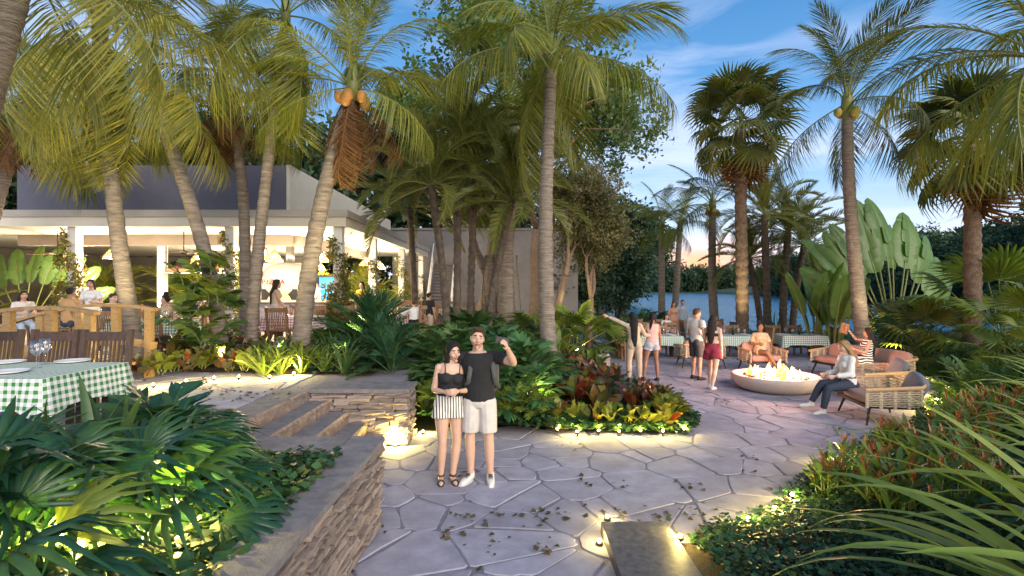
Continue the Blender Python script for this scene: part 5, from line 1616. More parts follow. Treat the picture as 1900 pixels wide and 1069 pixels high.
# big pleated fan plants of the near planter
JADE = [lmesh('pleated_leaf', fan_mb(.52, 14, 175, .55, .42, .16, i + 70, .020, .42, .5, 1.08, True), 'jade_leaf', 'deep_leaf', True) for i in range(5)]
JADEB = [lmesh('pleated_leaf', fan_mb(.48, 10, 150, .50, .44, .15, i + 80, .022, .35, .4, 1.12, True), 'bright_leaf', 'petiole', True) for i in range(2)]
for i, (x, y, n, s, lb) in enumerate(((-2.36, 3.1, 30, .92, 'largest pleated fan plant in the near planter, leaves arching over its wall side'), (-2.75, 2.75, 28, 1.0, 'pleated fan plant left of the largest one, lamp glowing under it'), (-2.45, 2.25, 22, .92, 'pleated fan plant lowest in the near planter'), (-3.25, 3.2, 24, .95, 'pleated fan plant at the left edge below the near table'), (-2.75, 4.1, 14, .7, 'small pleated fan plant reaching towards the steps'), (-3.05, 2.1, 18, .9, 'pleated fan plant in the bottom left corner'))):
    leafy('pleated_fan_plant', (x, y, TZ - .1), JADE[:4] if i not in (2, 5) else JADE + JADEB, n, 82, -2, .82 * s, 1.05 * s, lb, 'plant', 'pleated fan plants of the near planter', 90 + i, .06, .12)
STRAP = [lmesh('strap_leaf', blade_mb(.95, .085, .9, 1.25, i, .3, 8, (-.2, 0, .2)[i]), 'deep_leaf', smooth=True) for i in range(3)]
leafy('dracaena', (-2.95, 3.6, TZ - .08), STRAP, 16, 35, -25, 1.0, .9, 'upright strap leaved plant in front of the near green table', 'plant', None, 5, .05)
leafy('dracaena', (-2.55, 3.75, TZ - .08), STRAP, 12, 30, -30, .8, .75, 'shorter strap leaved plant beside the upright one in the planter', 'plant', None, 6, .05)
LOBED = [lmesh('lobed_leaf', frond_mb(.62, 9, .30, .9, .22, .085, .30, i + 60, -.05, 20, 62, .35, .010, .1), 'jade_leaf', 'deep_leaf') for i in range(3)]
LOBEDG = [lmesh('lobed_leaf', frond_mb(.60, 9, .29, .9, .22, .09, .30, i + 64, -.05, 20, 62, .35, .010, .1), 'bright_leaf') for i in range(3)]
leafy('split_leaf_plant', (-3.0, 4.35, TZ - .05), LOBED, 18, 75, 5, .9, 1.05, 'split leaved plant between the planter and the top step', 'plant', None, 7, .05, .15)
# ground covers
HEART = np.array([(0, 0, 0), (.35, -.48, .10), (1.0, 0, -.05), (.35, .48, .10)], dtype=float)
def cover(name, poly, n, z, size, mat, label, seed, hfun=None, top=.10, clear=()):
    rr = np.random.default_rng(seed)
    xs = [p[0] for p in poly]; ys = [p[1] for p in poly]
    P_ = []
    while len(P_) < n:
        x, y = rr.uniform(min(xs), max(xs)), rr.uniform(min(ys), max(ys))
        if inside(poly, x, y):
            b_ = z if hfun is None else hfun(x, y)
            P_.append((x, y, b_ + top * rr.uniform(.1, 1) ** .7 * (.7 + .5 * noise.noise((x * 3, y * 3, 1)))))
    P_ = np.array(P_)
    V, Fc = scatter(HEART, LEAF_F, rand_rot(n, .75), P_, size * rr.uniform(.6, 1.25, n))
    return tag(mobj(name, np_mesh(name, V, Fc, MAT[mat])), label, None, None, 'stuff')
cover('ground_cover_leaves', [(-1.50, 1.8), (-1.50, 4.60), (-2.9, 4.60), (-3.3, 3.7), (-3.6, 1.8)], 6500, TZ - .07, .075, 'cover_leaf', 'heart leaved ground cover spilling to the near wall cap', 3, None, .15)
cover('ground_cover_leaves', [(1.5, 2.2), (3.9, 2.2), (4.2, 4.6), (3.3, 5.45), (2.3, 4.9), (1.62, 4.5)], 9500, 0, .052, 'cover_leaf', 'small leaved ground cover beside the granite slab', 4, h_bedr, .15)
cover('bed_underplanting', [(-1.5, 8.4), (2.7, 8.4), (3.1, 10), (2.8, 12.1), (2.3, 14.5), (2.2, 20), (.5, 20), (-1.6, 15.2), (-2, 12)], 9000, 0, .10, 'cover_leaf', 'low dark leaves filling the central bed', 5, h_bedc, .22)
cover('bed_underplanting', BEDT, 4500, TZ, .085, 'cover_leaf', 'low dark leaves filling the terrace bed', 6, None, .20)
cover('bed_underplanting', [(3.3, 5.9), (4.2, 3.0), (13, 5), (13.5, 13), (11, 13.3), (9.7, 11.3), (8.1, 9.7), (6.8, 8.5), (5.4, 7.5)], 9000, 0, .10, 'cover_leaf', 'low dark leaves filling the right bed', 7, h_bedr, .25)
cover('bank_plants', [(8, 22.6), (11.6, 19), (11.6, 14), (22, 14), (24, 26), (10, 27)], 12000, -.08, .16, 'cover_leaf', 'low green growth between the lounge and the river', 8, None, .30)

# croton bed, leaves as parts
CROT = [lmesh('croton_leaf', broad_mb(.34, .17, .10, 1.0, 1.0, .018, i, 6), 'croton_leaf', 'croton_leaf', True) for i in range(3)]
CROTG = [lmesh('croton_leaf', broad_mb(.36, .17, .10, 1.1, 1.0, .018, i + 5, 6), 'croton_green', 'petiole', True) for i in range(2)]
CROTD = [rosette_mesh('croton', [broad_mb(.30, .14, .08, 1.0, 1.0, .018, i, 5) for i in range(3)], 13, 60, 0, .75, 1.05, 'croton_leaf', 50 + i, .04, .14, 'croton_leaf') for i in range(3)]
CROTGD = [rosette_mesh('croton', [broad_mb(.30, .13, .08, 1.0, 1.0, .018, i + 9, 5) for i in range(3)], 13, 60, 0, .75, 1.05, 'croton_green', 60 + i, .04, .12) for i in range(2)]
rc = random.Random(12)
def zc(x, y): return h_bedc(x, y) + .02
front = [(1035, 797), (1070, 800), (1105, 796), (1140, 800), (1172, 797), (1205, 800), (1238, 797), (1262, 790)]
for i, (px, py) in enumerate(front):
    p = gp(px, py, .06); p.y += .16 + .1 * (i % 2)
    leafy('croton', (p.x, p.y, zc(p.x, p.y)), CROTG if i % 2 else CROT[:1] + CROTG, 9, 62, 2, .65, .95, ('leftmost', 'second from left', 'third from left', 'fourth from left', 'fourth from right', 'third from right', 'second from right', 'rightmost')[i] + ' yellow green croton in the lit front row of the bed', 'plant', 'yellow green crotons in the lit front row', 30 + i, .05, .1)
for i in range(30):
    y = rc.uniform(8.7, 12.2)
    x = rc.uniform(.62, float(np.interp(y, [8.7, 10.2, 12.1], [2.85, 2.7, 2.0])))
    leafy('croton', (x, y, zc(x, y)), CROT, 11, 65, 0, .95, 1.3, 'red and dark green croton in the bed at the foot of the tall palm', 'plant', 'red crotons round the tall palm', 60 + i, .05, .16)
for i in range(9):
    p = gp(rc.uniform(1235, 1268), rc.uniform(745, 790), .1)
    mobj_ = mobj('croton', CROTGD[i % 2], loc=(p.x - .1, p.y, zc(p.x - .1, p.y)), rot=(0, 0, i * 1.3), scale=1.25)
    tag(mobj_, 'yellow leaved croton at the pointed right end of the bed', 'plant', 'yellow crotons at the right end of the bed')
for i in range(20):
    y = rc.uniform(12.0, 17.0); x = rc.uniform(.9, float(np.interp(y, [12, 13, 14, 17], [2.6, 1.8, 1.6, 2.0])))
    tag(mobj('croton', (CROTD + CROTGD)[i % 5], loc=(x, y, zc(x, y)), rot=(0, 0, i), scale=rc.uniform(.85, 1.15)), 'small mixed croton behind the tall palm near the planter', 'plant', 'crotons behind the tall palm')
# philodendrons and ferns of the central bed
PHILO = [rosette_mesh('philodendron', [frond_mb(.62, 9, .30, .9, .22, .085, .30, i + 60, -.05, 20, 62, .35, .010, .1) for i in range(3)], 15, 75, 5, .85, 1.1, 'philo_leaf', 100 + i, .05, .14, 'deep_leaf', False) for i in range(3)]
PHILOD = [rosette_mesh('philodendron', [frond_mb(.62, 9, .30, .9, .22, .085, .30, i + 60, -.05, 20, 62, .35, .010, .1) for i in range(3)], 15, 75, 5, .85, 1.1, 'deep_leaf', 110 + i, .05, .14, 'deep_leaf', False) for i in range(2)]
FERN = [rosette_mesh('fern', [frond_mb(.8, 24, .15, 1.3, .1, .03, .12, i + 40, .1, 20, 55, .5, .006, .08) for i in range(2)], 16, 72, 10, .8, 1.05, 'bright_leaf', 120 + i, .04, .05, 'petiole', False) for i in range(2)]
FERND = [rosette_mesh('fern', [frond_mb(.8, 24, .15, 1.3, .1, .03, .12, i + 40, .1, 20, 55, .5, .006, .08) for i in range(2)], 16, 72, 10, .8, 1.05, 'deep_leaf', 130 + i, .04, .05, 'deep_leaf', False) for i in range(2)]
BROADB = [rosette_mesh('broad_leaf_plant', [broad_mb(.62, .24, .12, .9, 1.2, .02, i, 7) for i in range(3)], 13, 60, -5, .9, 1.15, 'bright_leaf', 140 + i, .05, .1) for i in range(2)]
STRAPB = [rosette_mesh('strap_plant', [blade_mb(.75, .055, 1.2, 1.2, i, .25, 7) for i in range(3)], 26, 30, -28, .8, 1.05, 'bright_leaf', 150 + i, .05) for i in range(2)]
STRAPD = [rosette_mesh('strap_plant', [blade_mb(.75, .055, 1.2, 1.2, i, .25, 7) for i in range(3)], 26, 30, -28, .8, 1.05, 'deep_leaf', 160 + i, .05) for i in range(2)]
def put(name, mesh, x, y, z, s, rz, label, group): return tag(mobj(name, mesh, loc=(x, y, z), rot=(0, 0, rz), scale=s), label, 'plant', group)
for i in range(34):
    y = rc.uniform(8.6, 12.4); x = rc.uniform(-1.45, .45)
    if y < 9 and x < -.9: x += .3
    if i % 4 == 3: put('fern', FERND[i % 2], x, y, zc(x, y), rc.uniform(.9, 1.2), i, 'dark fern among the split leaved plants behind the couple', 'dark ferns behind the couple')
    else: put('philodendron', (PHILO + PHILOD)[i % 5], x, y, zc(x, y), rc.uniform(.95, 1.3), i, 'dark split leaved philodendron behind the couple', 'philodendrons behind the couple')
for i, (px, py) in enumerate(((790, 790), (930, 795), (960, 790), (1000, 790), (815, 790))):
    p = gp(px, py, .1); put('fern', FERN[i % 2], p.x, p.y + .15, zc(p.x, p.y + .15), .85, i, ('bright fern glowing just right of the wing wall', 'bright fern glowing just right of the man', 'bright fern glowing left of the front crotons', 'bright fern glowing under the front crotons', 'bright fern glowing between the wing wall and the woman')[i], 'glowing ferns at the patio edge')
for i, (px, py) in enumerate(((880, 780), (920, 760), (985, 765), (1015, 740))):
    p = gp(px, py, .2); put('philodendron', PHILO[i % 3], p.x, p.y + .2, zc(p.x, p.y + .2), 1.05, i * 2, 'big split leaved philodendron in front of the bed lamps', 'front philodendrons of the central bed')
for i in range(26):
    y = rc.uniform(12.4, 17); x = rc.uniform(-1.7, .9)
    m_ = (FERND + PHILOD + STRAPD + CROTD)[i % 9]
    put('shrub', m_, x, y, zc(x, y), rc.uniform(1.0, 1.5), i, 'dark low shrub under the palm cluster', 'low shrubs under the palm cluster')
for i, (x, y, m_, s) in enumerate(((.95, 12.9, BROADB[0], 1.5), (1.25, 14.6, BROADB[1], 1.35), (-.35, 14.9, FERN[0], 1.3), (-.1, 14.4, FERN[1], 1.1), (2.0, 13.0, BROADB[1], .9))):
    put('broad_leaf_plant', m_, x, y, zc(x, y), s, i, ('bright broad leaved plant just left of the tall palm trunk base', 'bright broad leaved plant behind the tall palm', 'bright fern lit by the spotlight at the ringed palm', 'second lit fern by the spotlight at the ringed palm', 'broad leaved plant beside the concrete planter')[i], None)
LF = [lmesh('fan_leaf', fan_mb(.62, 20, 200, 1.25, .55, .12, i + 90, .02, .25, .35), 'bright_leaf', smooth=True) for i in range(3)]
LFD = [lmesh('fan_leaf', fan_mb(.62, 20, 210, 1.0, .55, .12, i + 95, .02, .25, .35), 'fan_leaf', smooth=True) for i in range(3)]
leafy('fan_shrub', (1.75, 14.9, .16), LF, 13, 82, 30, .95, 1.15, 'young fan palm with long stalks behind the concrete planter', 'palm shrub', None, 3, .05)
leafy('fan_shrub', (1.55, 15.2, .2), LF, 12, 80, 20, 1.0, 1.3, 'young fan palm behind the tall palm trunk', 'palm shrub', None, 4, .05)
leafy('fan_shrub', (2.55, 18.4, 0), LFD, 14, 80, 10, .8, 1.0, 'small fan palm by the side on chairs', 'palm shrub', None, 14, .05)
put('fern', FERND[0], 2.42, 14.2, .42, .55, 0, 'small plant growing in the concrete planter', None)
cover('bed_edge_leaves', [(-1.5, 8.17), (-.45, 8.02), (.7, 7.95), (2.76, 8.02), (3.2, 8.70), (3.25, 10.3), (2.9, 10.3), (2.8, 8.9), (2.6, 8.5), (-1.5, 8.6)], 5200, 0, .085, 'cover_leaf', 'small leaves hiding the stone edge of the central bed', 15, h_bedc, .16)
cover('bed_edge_leaves', [(1.55, 4.5), (1.75, 4.82), (2.3, 5.05), (2.72, 5.36), (3.1, 5.8), (4.15, 6.7), (5.35, 7.6), (6.7, 8.6), (7.9, 9.8), (9.5, 11.5), (10, 11.3), (8.3, 9.5), (7.0, 8.2), (5.6, 7.2), (4.4, 6.3), (3.4, 5.4), (2.9, 5.0), (2.3, 4.6), (1.7, 4.3)], 5500, 0, .055, 'cover_leaf', 'small leaves along the stone edge of the right bed', 16, h_bedr, .08)
# boulders
for i, (x, y, s) in enumerate(((-.5, 13.4, .45), (-1.1, 9.2, .5), (-1.45, 9.9, .4), (.2, 13.2, .35))):
    mb = MB(); rb_ = random.Random(i)
    mb.ellip((0, 0, 0), (s, s * .7, s * .42), 12, 8)
    mb.v = [(v[0] * (1 + .14 * noise.noise((v[0] * 4, v[1] * 4, i))), v[1], v[2] * (1 + .3 * noise.noise((v[0] * 3, v[1] * 3, i + 5)))) for v in mb.v]
    tag(mb.build('boulder', MAT['boulder'], smooth=True, loc=(x, y, zc(x, y) + s * .2)), ('grey boulder under the palm cluster left of the lamp', 'grey boulder just behind the wing wall', 'grey boulder furthest behind the wing wall', 'smaller grey boulder right of the palm cluster')[i], 'boulder')
# terrace bed
SAGO = [lmesh('feather_leaf', frond_mb(1.15, 30, .34, .95, .12, .03, .16, i + 77, .25, 30, 65, .45, .012, .05), 'jade_leaf', 'deep_leaf') for i in range(3)]
leafy('sago_shrub', (-2.9, 10.6, TZ), SAGO, 34, 84, 5, 1.0, 1.15, 'large dark feathery shrub between the leaning palm and the couple', 'shrub', None, 8, .06, .35)
leafy('sago_shrub', (-2.45, 9.6, TZ), SAGO, 20, 80, 0, .75, .9, 'lower dark feathery shrub in front of the large one', 'shrub', None, 9, .05, .15)
leafy('sago_shrub', (-2.1, 8.95, TZ), SAGO, 16, 78, 0, .6, .75, 'small dark feathery shrub behind the wing wall', 'shrub', None, 10, .05, .1)
MON = [lmesh('monstera_leaf', frond_mb(.75, 8, .34, .95, .18, .13, .30, i + 87, -.05, 15, 60, .5, .012, .08), ('bright_leaf', 'deep_leaf', 'bright_leaf')[i]) for i in range(3)]
mo = empty('monstera_climber', (-5.75, 10.0, TZ), 0, 'big leaved climber with cut leaves round the leaning palm trunk', 'climber')
r_ = random.Random(6)
for k in range(60):
    t = k / 60; a = k * 2.4
    c = Vector((-.3 * (1 - t) + r_.uniform(-.45, .35), r_.uniform(-.35, .15), .1 + 1.75 * t))
    mobj('leaf', MON[k % 3], mo, loc=c, rot=rot_leaf(a, R(r_.uniform(-10, 55)), r_.uniform(-.5, .5)).to_euler(), scale=r_.uniform(.55, .9))
tb = [(265, 700), (300, 695), (325, 690), (350, 690), (375, 685), (405, 682), (425, 690), (455, 690), (470, 685)]
for i, (px, py) in enumerate(tb):
    p = gp(px, py, TZ + .05); leafy('croton', (p.x, p.y, TZ + .05), CROT if i % 3 == 0 else CROTG, 10, 60, 0, .75, .95, ('first', 'second', 'third', 'fourth', 'fifth', 'sixth', 'seventh', 'eighth', 'ninth')[i] + ' lit croton from the near table along the terrace path', 'plant', 'lit crotons beside the terrace path', 200 + i, .05, .08)
for i in range(22):
    p = gp(rc.uniform(290, 560), rc.uniform(648, 682), TZ + .05)
    tag(mobj('croton', CROTD[i % 3], loc=(p.x, p.y, TZ + .05), rot=(0, 0, i), scale=rc.uniform(.9, 1.3)), 'red brown croton at the feet of the terrace palms', 'plant', 'red crotons at the terrace palms')
for i, (px, py) in enumerate(((490, 695), (520, 692), (560, 690), (600, 688), (640, 690), (575, 675), (535, 678), (610, 670), (655, 672), (500, 680))):
    p = gp(px, py, TZ + .05)
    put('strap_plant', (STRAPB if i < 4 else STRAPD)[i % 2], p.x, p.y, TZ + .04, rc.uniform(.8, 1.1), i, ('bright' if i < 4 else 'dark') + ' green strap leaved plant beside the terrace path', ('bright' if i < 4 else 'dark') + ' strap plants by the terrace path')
for i in range(18):
    p = gp(rc.uniform(570, 800), rc.uniform(632, 668), TZ)
    put('fern', (FERND + PHILOD + FERN[:1])[i % 5], p.x, p.y, min(TZ, zc(p.x, p.y)) if p.x > -1.9 else TZ, rc.uniform(.8, 1.1), i, 'low fern along the restaurant edge of the terrace bed', 'ferns along the restaurant edge')
# right bed
BLADE = [lmesh('blade', blade_mb(1.95, .085, 1.15 + .2 * (i % 3), 1.15, i, .28, 12, (-.35, 0, .3, .15)[i % 4]), 'blade_leaf', smooth=True) for i in range(6)]
BLADES = [lmesh('blade', blade_mb(1.5, .062, 1.6, 1.25, i + 9, .28, 11, (-.3, 0, .3)[i % 3]), 'blade_leaf', smooth=True) for i in range(4)]
leafy('blade_grass', (3.5, 2.45, .2), BLADE, 92, 24, -45, .95, 1.18, 'huge pale green blade plant in the bottom right corner', 'plant', None, 3, .10, .05, 'blade')
leafy('blade_grass', (4.7, 3.3, .2), BLADE, 60, 26, -42, .9, 1.1, 'blade plant behind the huge one at the right edge', 'plant', None, 4, .10, .05, 'blade')
leafy('blade_grass', (6.9, 5.8, .2), BLADES, 80, 32, -42, .9, 1.08, 'arching blade plant at the right edge beside the orange flowers', 'plant', None, 5, .10, .05, 'blade')
leafy('blade_grass', (8.7, 7.5, .2), BLADES, 80, 32, -42, .95, 1.15, 'arching blade plant beyond the orange flowers at the right edge', 'plant', None, 6, .10, .05, 'blade')
leafy('blade_grass', (9.9, 8.9, .2), BLADES, 44, 35, -40, 1.0, 1.2, 'arching blade plant beside the path lights right of the armchairs', 'plant', None, 7, .10, .05, 'blade')
HEL = []
for i in range(4):
    r = random.Random(300 + i); mb = MB()
    for k in range(7):
        a = k * 2.4; hgt = r.uniform(.18, .42)
        x, y = .10 * math.cos(a), .10 * math.sin(a)
        tip = Vector((x * 1.5, y * 1.5, hgt))
        mb.tube([(x, y, 0), tip], [.008, .006], 4, 1)
        for q in range(4):
            M_ = Matrix.Translation(Vector((x, y, 0)).lerp(tip, .25 + q * .2)) @ rot_leaf(a + q * 2.2, R(40 + r.uniform(-15, 20))) @ Matrix.Scale(r.uniform(.8, 1.1), 4)
            mb.add_mb(broad_mb(.30, .06, .03, .8, .4, .006, q, 5), M_, 0)
        if k < 5:
            for q in range(6):
                M_ = Matrix.Translation(tip + Vector((0, 0, .025 * q - .03))) @ rot_leaf(q * 2.6, R(35 + q * 6)) @ Matrix.Scale(1.0, 4)
                mb.add_mb(blade_mb(.12, .024, .4, .1, q, .4, 3), M_, 2)
    HEL.append(mb.mesh('heliconia', [MAT['heli_leaf'], MAT['petiole'], MAT['heliconia']], True))
for i in range(44):
    y = rc.uniform(4.7, 8.3); xa = float(np.interp(y, [4.5, 5.3, 5.7, 6.6, 7.5, 8.5], [2.3, 2.85, 3.3, 4.4, 5.6, 6.9]))
    x = xa + rc.uniform(.1, 2.1)
    if y < 5.3 and x < 3.3: x += .5
    tag(mobj('heliconia', HEL[i % 4], loc=(x, y, h_bedr(x, y)), rot=(0, 0, i * 1.9), scale=rc.uniform(.85, 1.2) * min(1.0, .62 + .35 * (x - xa))), 'orange flowered heliconia in the bed right of the patio', 'plant', 'orange heliconias of the right bed')
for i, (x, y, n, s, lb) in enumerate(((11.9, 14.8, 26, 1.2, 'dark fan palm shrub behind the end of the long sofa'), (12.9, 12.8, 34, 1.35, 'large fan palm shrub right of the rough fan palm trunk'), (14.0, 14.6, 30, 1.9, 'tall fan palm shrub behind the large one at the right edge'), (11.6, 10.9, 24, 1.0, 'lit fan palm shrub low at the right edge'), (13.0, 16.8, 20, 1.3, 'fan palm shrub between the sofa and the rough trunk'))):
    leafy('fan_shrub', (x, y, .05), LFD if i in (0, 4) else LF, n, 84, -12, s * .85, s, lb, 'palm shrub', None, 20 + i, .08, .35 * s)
tk = Vector((12.8, 13.8, 0))
for i in range(26):
    y = rc.uniform(8.6, 13.0); xa = float(np.interp(y, [8.5, 9.7, 11.4, 13.4], [6.9, 8.2, 9.8, 11.0])); x = xa + rc.uniform(.3, 3)
    put('shrub', (STRAPD + FERND + PHILOD + STRAPB[:1])[i % 7], x, y, h_bedr(x, y), rc.uniform(.9, 1.5), i, 'green filler shrub in the bed right of the armchairs', 'filler shrubs right of the armchairs')
for i, (px, py, Y) in enumerate(((1195, 600, 24), (1215, 590, 25), (1165, 610, 22), (1440, 600, 25), (1140, 600, 20), (1700, 640, 17), (1745, 655, 16))):
    p = at(px, py, Y); put('shrub', (FERND + STRAPD)[i % 4], p.x, Y, -.1, 2.2, i, 'dark shrub at the far edge of the patio towards the river', 'dark shrubs at the river edge')

# vines round the columns
def vine(x, y, z0, z1, n, rad, label, seed, bush=0.0):
    rr = np.random.default_rng(seed)
    z = z0 + (z1 - z0) * rr.uniform(0, 1, n) ** 1.5
    t = (z - z0) / (z1 - z0)
    a = rr.uniform(0, 2 * np.pi, n)
    q = .13 + rad * (1 - .75 * t) * rr.uniform(.1, 1, n) + bush * np.clip(.45 - t, 0, 1) * rr.uniform(0, 1, n)
    keep = (t < .55) | (np.sin(a * 1.0 + z * 3) > .2)
    P_ = np.stack([x + q * np.cos(a), y + q * np.sin(a), z], 1)[keep]
    tv, tf = clump_template(6, .5, seed)
    V, Fc = scatter(tv, tf, rand_rot(len(P_), 1.3), P_ - np.array([x, y, z0]), .16 * rr.uniform(.7, 1.3, len(P_)))
    o = empty('column_vine', (x, y, z0), 0, label, 'climbing vine', 'vines on the restaurant columns')
    mobj('foliage', np_mesh('foliage', V, Fc, MAT['vine_leaf']), o)
    mb = MB()
    mb.tube([(.15 * math.cos(k * .7), .15 * math.sin(k * .7), (z1 - z0) * k / 14) for k in range(15)], .012, 5); mb.build('stem', MAT['bark'], o)
    return o
vine(-12.2, 14.15, TZ, 3.9, 800, .35, 'flowering vine bush on the column left of the ringed trunk', 1, .9)
vine(-7.83, 14.2, TZ, 3.9, 700, .28, 'vine on the column left of the slim curved palm', 2, .3)
vine(-4.83, 14.2, TZ, 3.7, 1000, .30, 'thick vine on the corner column right of the leaning palm', 3, .25)
vine(-4.83, 17.7, TZ, 3.2, 600, .28, 'vine on the first side column', 4, .2)
vine(-4.83, 22.3, TZ, 3.6, 700, .42, 'broad vine on the second side column', 5, .3)
vine(-4.83, 27.1, TZ, 3.0, 450, .35, 'vine on the last side column by the stair', 6, .3)
# foliage inside and behind the restaurant
ARECA = [rosette_mesh('areca', [frond_mb(1.8, 36, .42, 1.2, .25, .035, .2, i + 45, .2, 28, 62, .4, .014, .08) for i in range(2)], 16, 82, 25, .85, 1.1, 'coco_leaf', 170 + i, .08, .1, 'petiole', False) for i in range(2)]
for i, (x, y, s, lb) in enumerate(((-19.0, 17.6, 1.4, 'feathery palm plant at the far left of the restaurant'), (-16.2, 20.5, 1.5, 'feathery palm plant behind the guests by the footbridge'), (-14.0, 22.0, 1.6, 'feathery palm plant behind the flowering vine bush'), (-12.6, 24.0, 1.7, 'feathery palm plant left of the fruit shelf'), (-10.2, 25, 1.7, 'feathery palm plant behind the fruit shelf'), (-7.6, 25.5, 1.6, 'feathery palm plant behind the drinks fridge'), (-5.9, 25.6, 1.2, 'feathery palm plant in the side bay'), (-17.5, 16.2, 1.1, 'feathery palm plant beside the left front column'))):
    put('palm_plant', ARECA[i % 2], x, y, TZ, s, i, lb, None)
tp2 = empty('travellers_palm', (-16.5, 17.4, TZ), 0, 'paddle leaved fan plant under the left end of the ceiling', 'travellers palm')
for k in range(9):
    a = R(-60 + 120 * k / 8)
    rot = Matrix.Rotation(-(PI / 2) + a, 3, 'Y') @ Matrix.Rotation(PI / 2 + (.2 if k % 2 else -.2), 3, 'X')
    mobj('leaf', PADT[k % 4], tp2, loc=(.1 * math.sin(a), (k % 2) * .08, .1), rot=rot.to_euler(), scale=.62)

# fallen leaves on the paving
rr = np.random.default_rng(31)
P_ = []
spots = [(660, 950), (870, 880), (1090, 895), (1000, 970), (1030, 955), (1065, 960), (1120, 950), (1285, 905), (860, 945), (875, 965), (950, 960), (920, 1000), (1000, 1020), (840, 995), (1290, 960), (780, 805), (1390, 880), (1450, 920), (1480, 935), (1360, 960), (1060, 830), (1250, 755), (1450, 760), (1530, 770), (1560, 800), (1580, 815), (1350, 745), (1150, 905), (1220, 960), (700, 985), (1390, 850), (1540, 830), (890, 1050)]
for (px, py) in spots:
    c = gp(px, py, .004)
    for k in range(rr.integers(4, 11)):
        P_.append((c.x + rr.normal(0, .10), c.y + rr.normal(0, .10), .012 + rr.uniform(0, .02)))
for k in range(140):
    c = gp(rr.uniform(330, 560), rr.uniform(720, 745), TZ); c.x += rr.normal(0, .3)
    if k < 70: P_.append((c.x, c.y, TZ + .015))
P_ = np.array(P_)
V, Fc = scatter(HEART * np.array([1, 1, 1.6]), LEAF_F, rand_rot(len(P_), .5), P_, .058 * rr.uniform(.5, 1.3, len(P_)))
tag(mobj('fallen_leaves', np_mesh('fallen_leaves', V, Fc, MAT['litter_leaf'])), 'fallen green leaves scattered on the paving', None, None, 'stuff')
# ------------------------------------------------------------------ people
def skinmat(name, col):
    m, nt, N, L, b = new_mat(name)
    t = N.new('ShaderNodeTexCoord'); n_ = N.new('ShaderNodeTexNoise'); n_.inputs['Scale'].default_value = 9
    L.new(t.outputs['Object'], n_.inputs['Vector'])
    rp = N.new('ShaderNodeValToRGB'); rp.color_ramp.elements[0].color = tuple(c * .85 for c in col) + (1,); rp.color_ramp.elements[1].color = tuple(min(1, c * 1.1) for c in col) + (1,)
    L.new(n_.outputs['Fac'], rp.inputs[0]); L.new(rp.outputs[0], b.inputs['Base Color'])
    b.inputs['Roughness'].default_value = .5; b.inputs['Subsurface Weight'].default_value = 0.08
    b.inputs['Subsurface Radius'].default_value = (.012, .006, .003)
    MAT[name] = m; return m
skinmat('skin_light', (.58, .36, .26)); skinmat('skin_tan', (.47, .275, .18)); skinmat('skin_brown', (.26, .135, .078)); skinmat('skin_dark', (.17, .085, .05))
def cl(name, col, f=.82): return surf(name, col, tuple(c * f for c in col), .85, 9, .25, 30, dist=.01)
cl('black_cloth', (.018, .018, .02), .7); cl('black_satin', (.02, .02, .024), .7); cl('white_cloth', (.70, .69, .67)); cl('offwhite_cloth', (.60, .56, .52)); cl('beige_cloth', (.50, .39, .29))
cl('pink_cloth', (.62, .36, .33)); cl('denim_light', (.36, .42, .50)); cl('denim_dark', (.035, .045, .075)); cl('charcoal_cloth', (.07, .065, .065)); cl('red_cloth', (.30, .03, .05))
cl('tan_cloth', (.45, .27, .12)); cl('yellow_cloth', (.60, .34, .04)); cl('blue_cloth', (.38, .47, .55)); cl('peach_cloth', (.55, .30, .20)); cl('grey_cloth', (.20, .20, .21))
surf('print_cloth', (.58, .45, .28), (.30, .20, .12), .85, 28, 0); surf('floral_denim', (.58, .60, .62), (.30, .36, .42), .85, 35, 0)
stripes('striped_cloth', (.03, .03, .03), (.74, .70, .64), .034, 0, 0, .40)
stripes('zebra_cloth', (.02, .02, .02), (.75, .73, .70), .06, 2, .10, .5)
cl('hair_black', (.012, .010, .009), .6); cl('hair_brown', (.07, .038, .02), .6); cl('hair_dark_brown', (.03, .018, .012), .6); cl('hair_blond', (.33, .20, .085), .6); cl('hair_grey', (.35, .33, .30), .7)
surf('lip', (.38, .13, .11), None, .4, 5); surf('eye_white', (.48, .46, .44), None, .2, 5); surf('eye_dark', (.015, .012, .01), None, .15, 5)
surf('shoe_white', (.66, .65, .64), (.55, .54, .53), .6, 12); surf('shoe_black', (.02, .018, .018), None, .5, 8); surf('sole', (.08, .08, .08), None, .8, 8); surf('bag_grey', (.10, .105, .105), (.06, .065, .065), .85, 8, .3, 60)

tmp_scene = bpy.data.scenes.new('tmp_remesh')
def remesh(mb, voxel, smooth_it, name):
    me = mb.mesh(name + '_raw', [])
    o = bpy.data.objects.new('tmp', me)
    tmp_scene.collection.objects.link(o)
    m = o.modifiers.new('r', 'REMESH'); m.mode = 'VOXEL'; m.voxel_size = voxel; m.use_smooth_shade = True
    s = o.modifiers.new('s', 'SMOOTH'); s.iterations = smooth_it; s.factor = .5
    vl_ = tmp_scene.view_layers[0]
    vl_.update()
    dg = vl_.depsgraph
    out = bpy.data.meshes.new_from_object(o.evaluated_get(dg))
    out.name = name
    bpy.data.objects.remove(o); bpy.data.meshes.remove(me)
    out.polygons.foreach_set('use_smooth', [True] * len(out.polygons))
    return out

def dirv(side, v):
    """(outward, forward, up) -> local axes; side +1 = person's left (+X), forward is -Y"""
    return Vector((side * v[0], -v[1], v[2])).normalized()

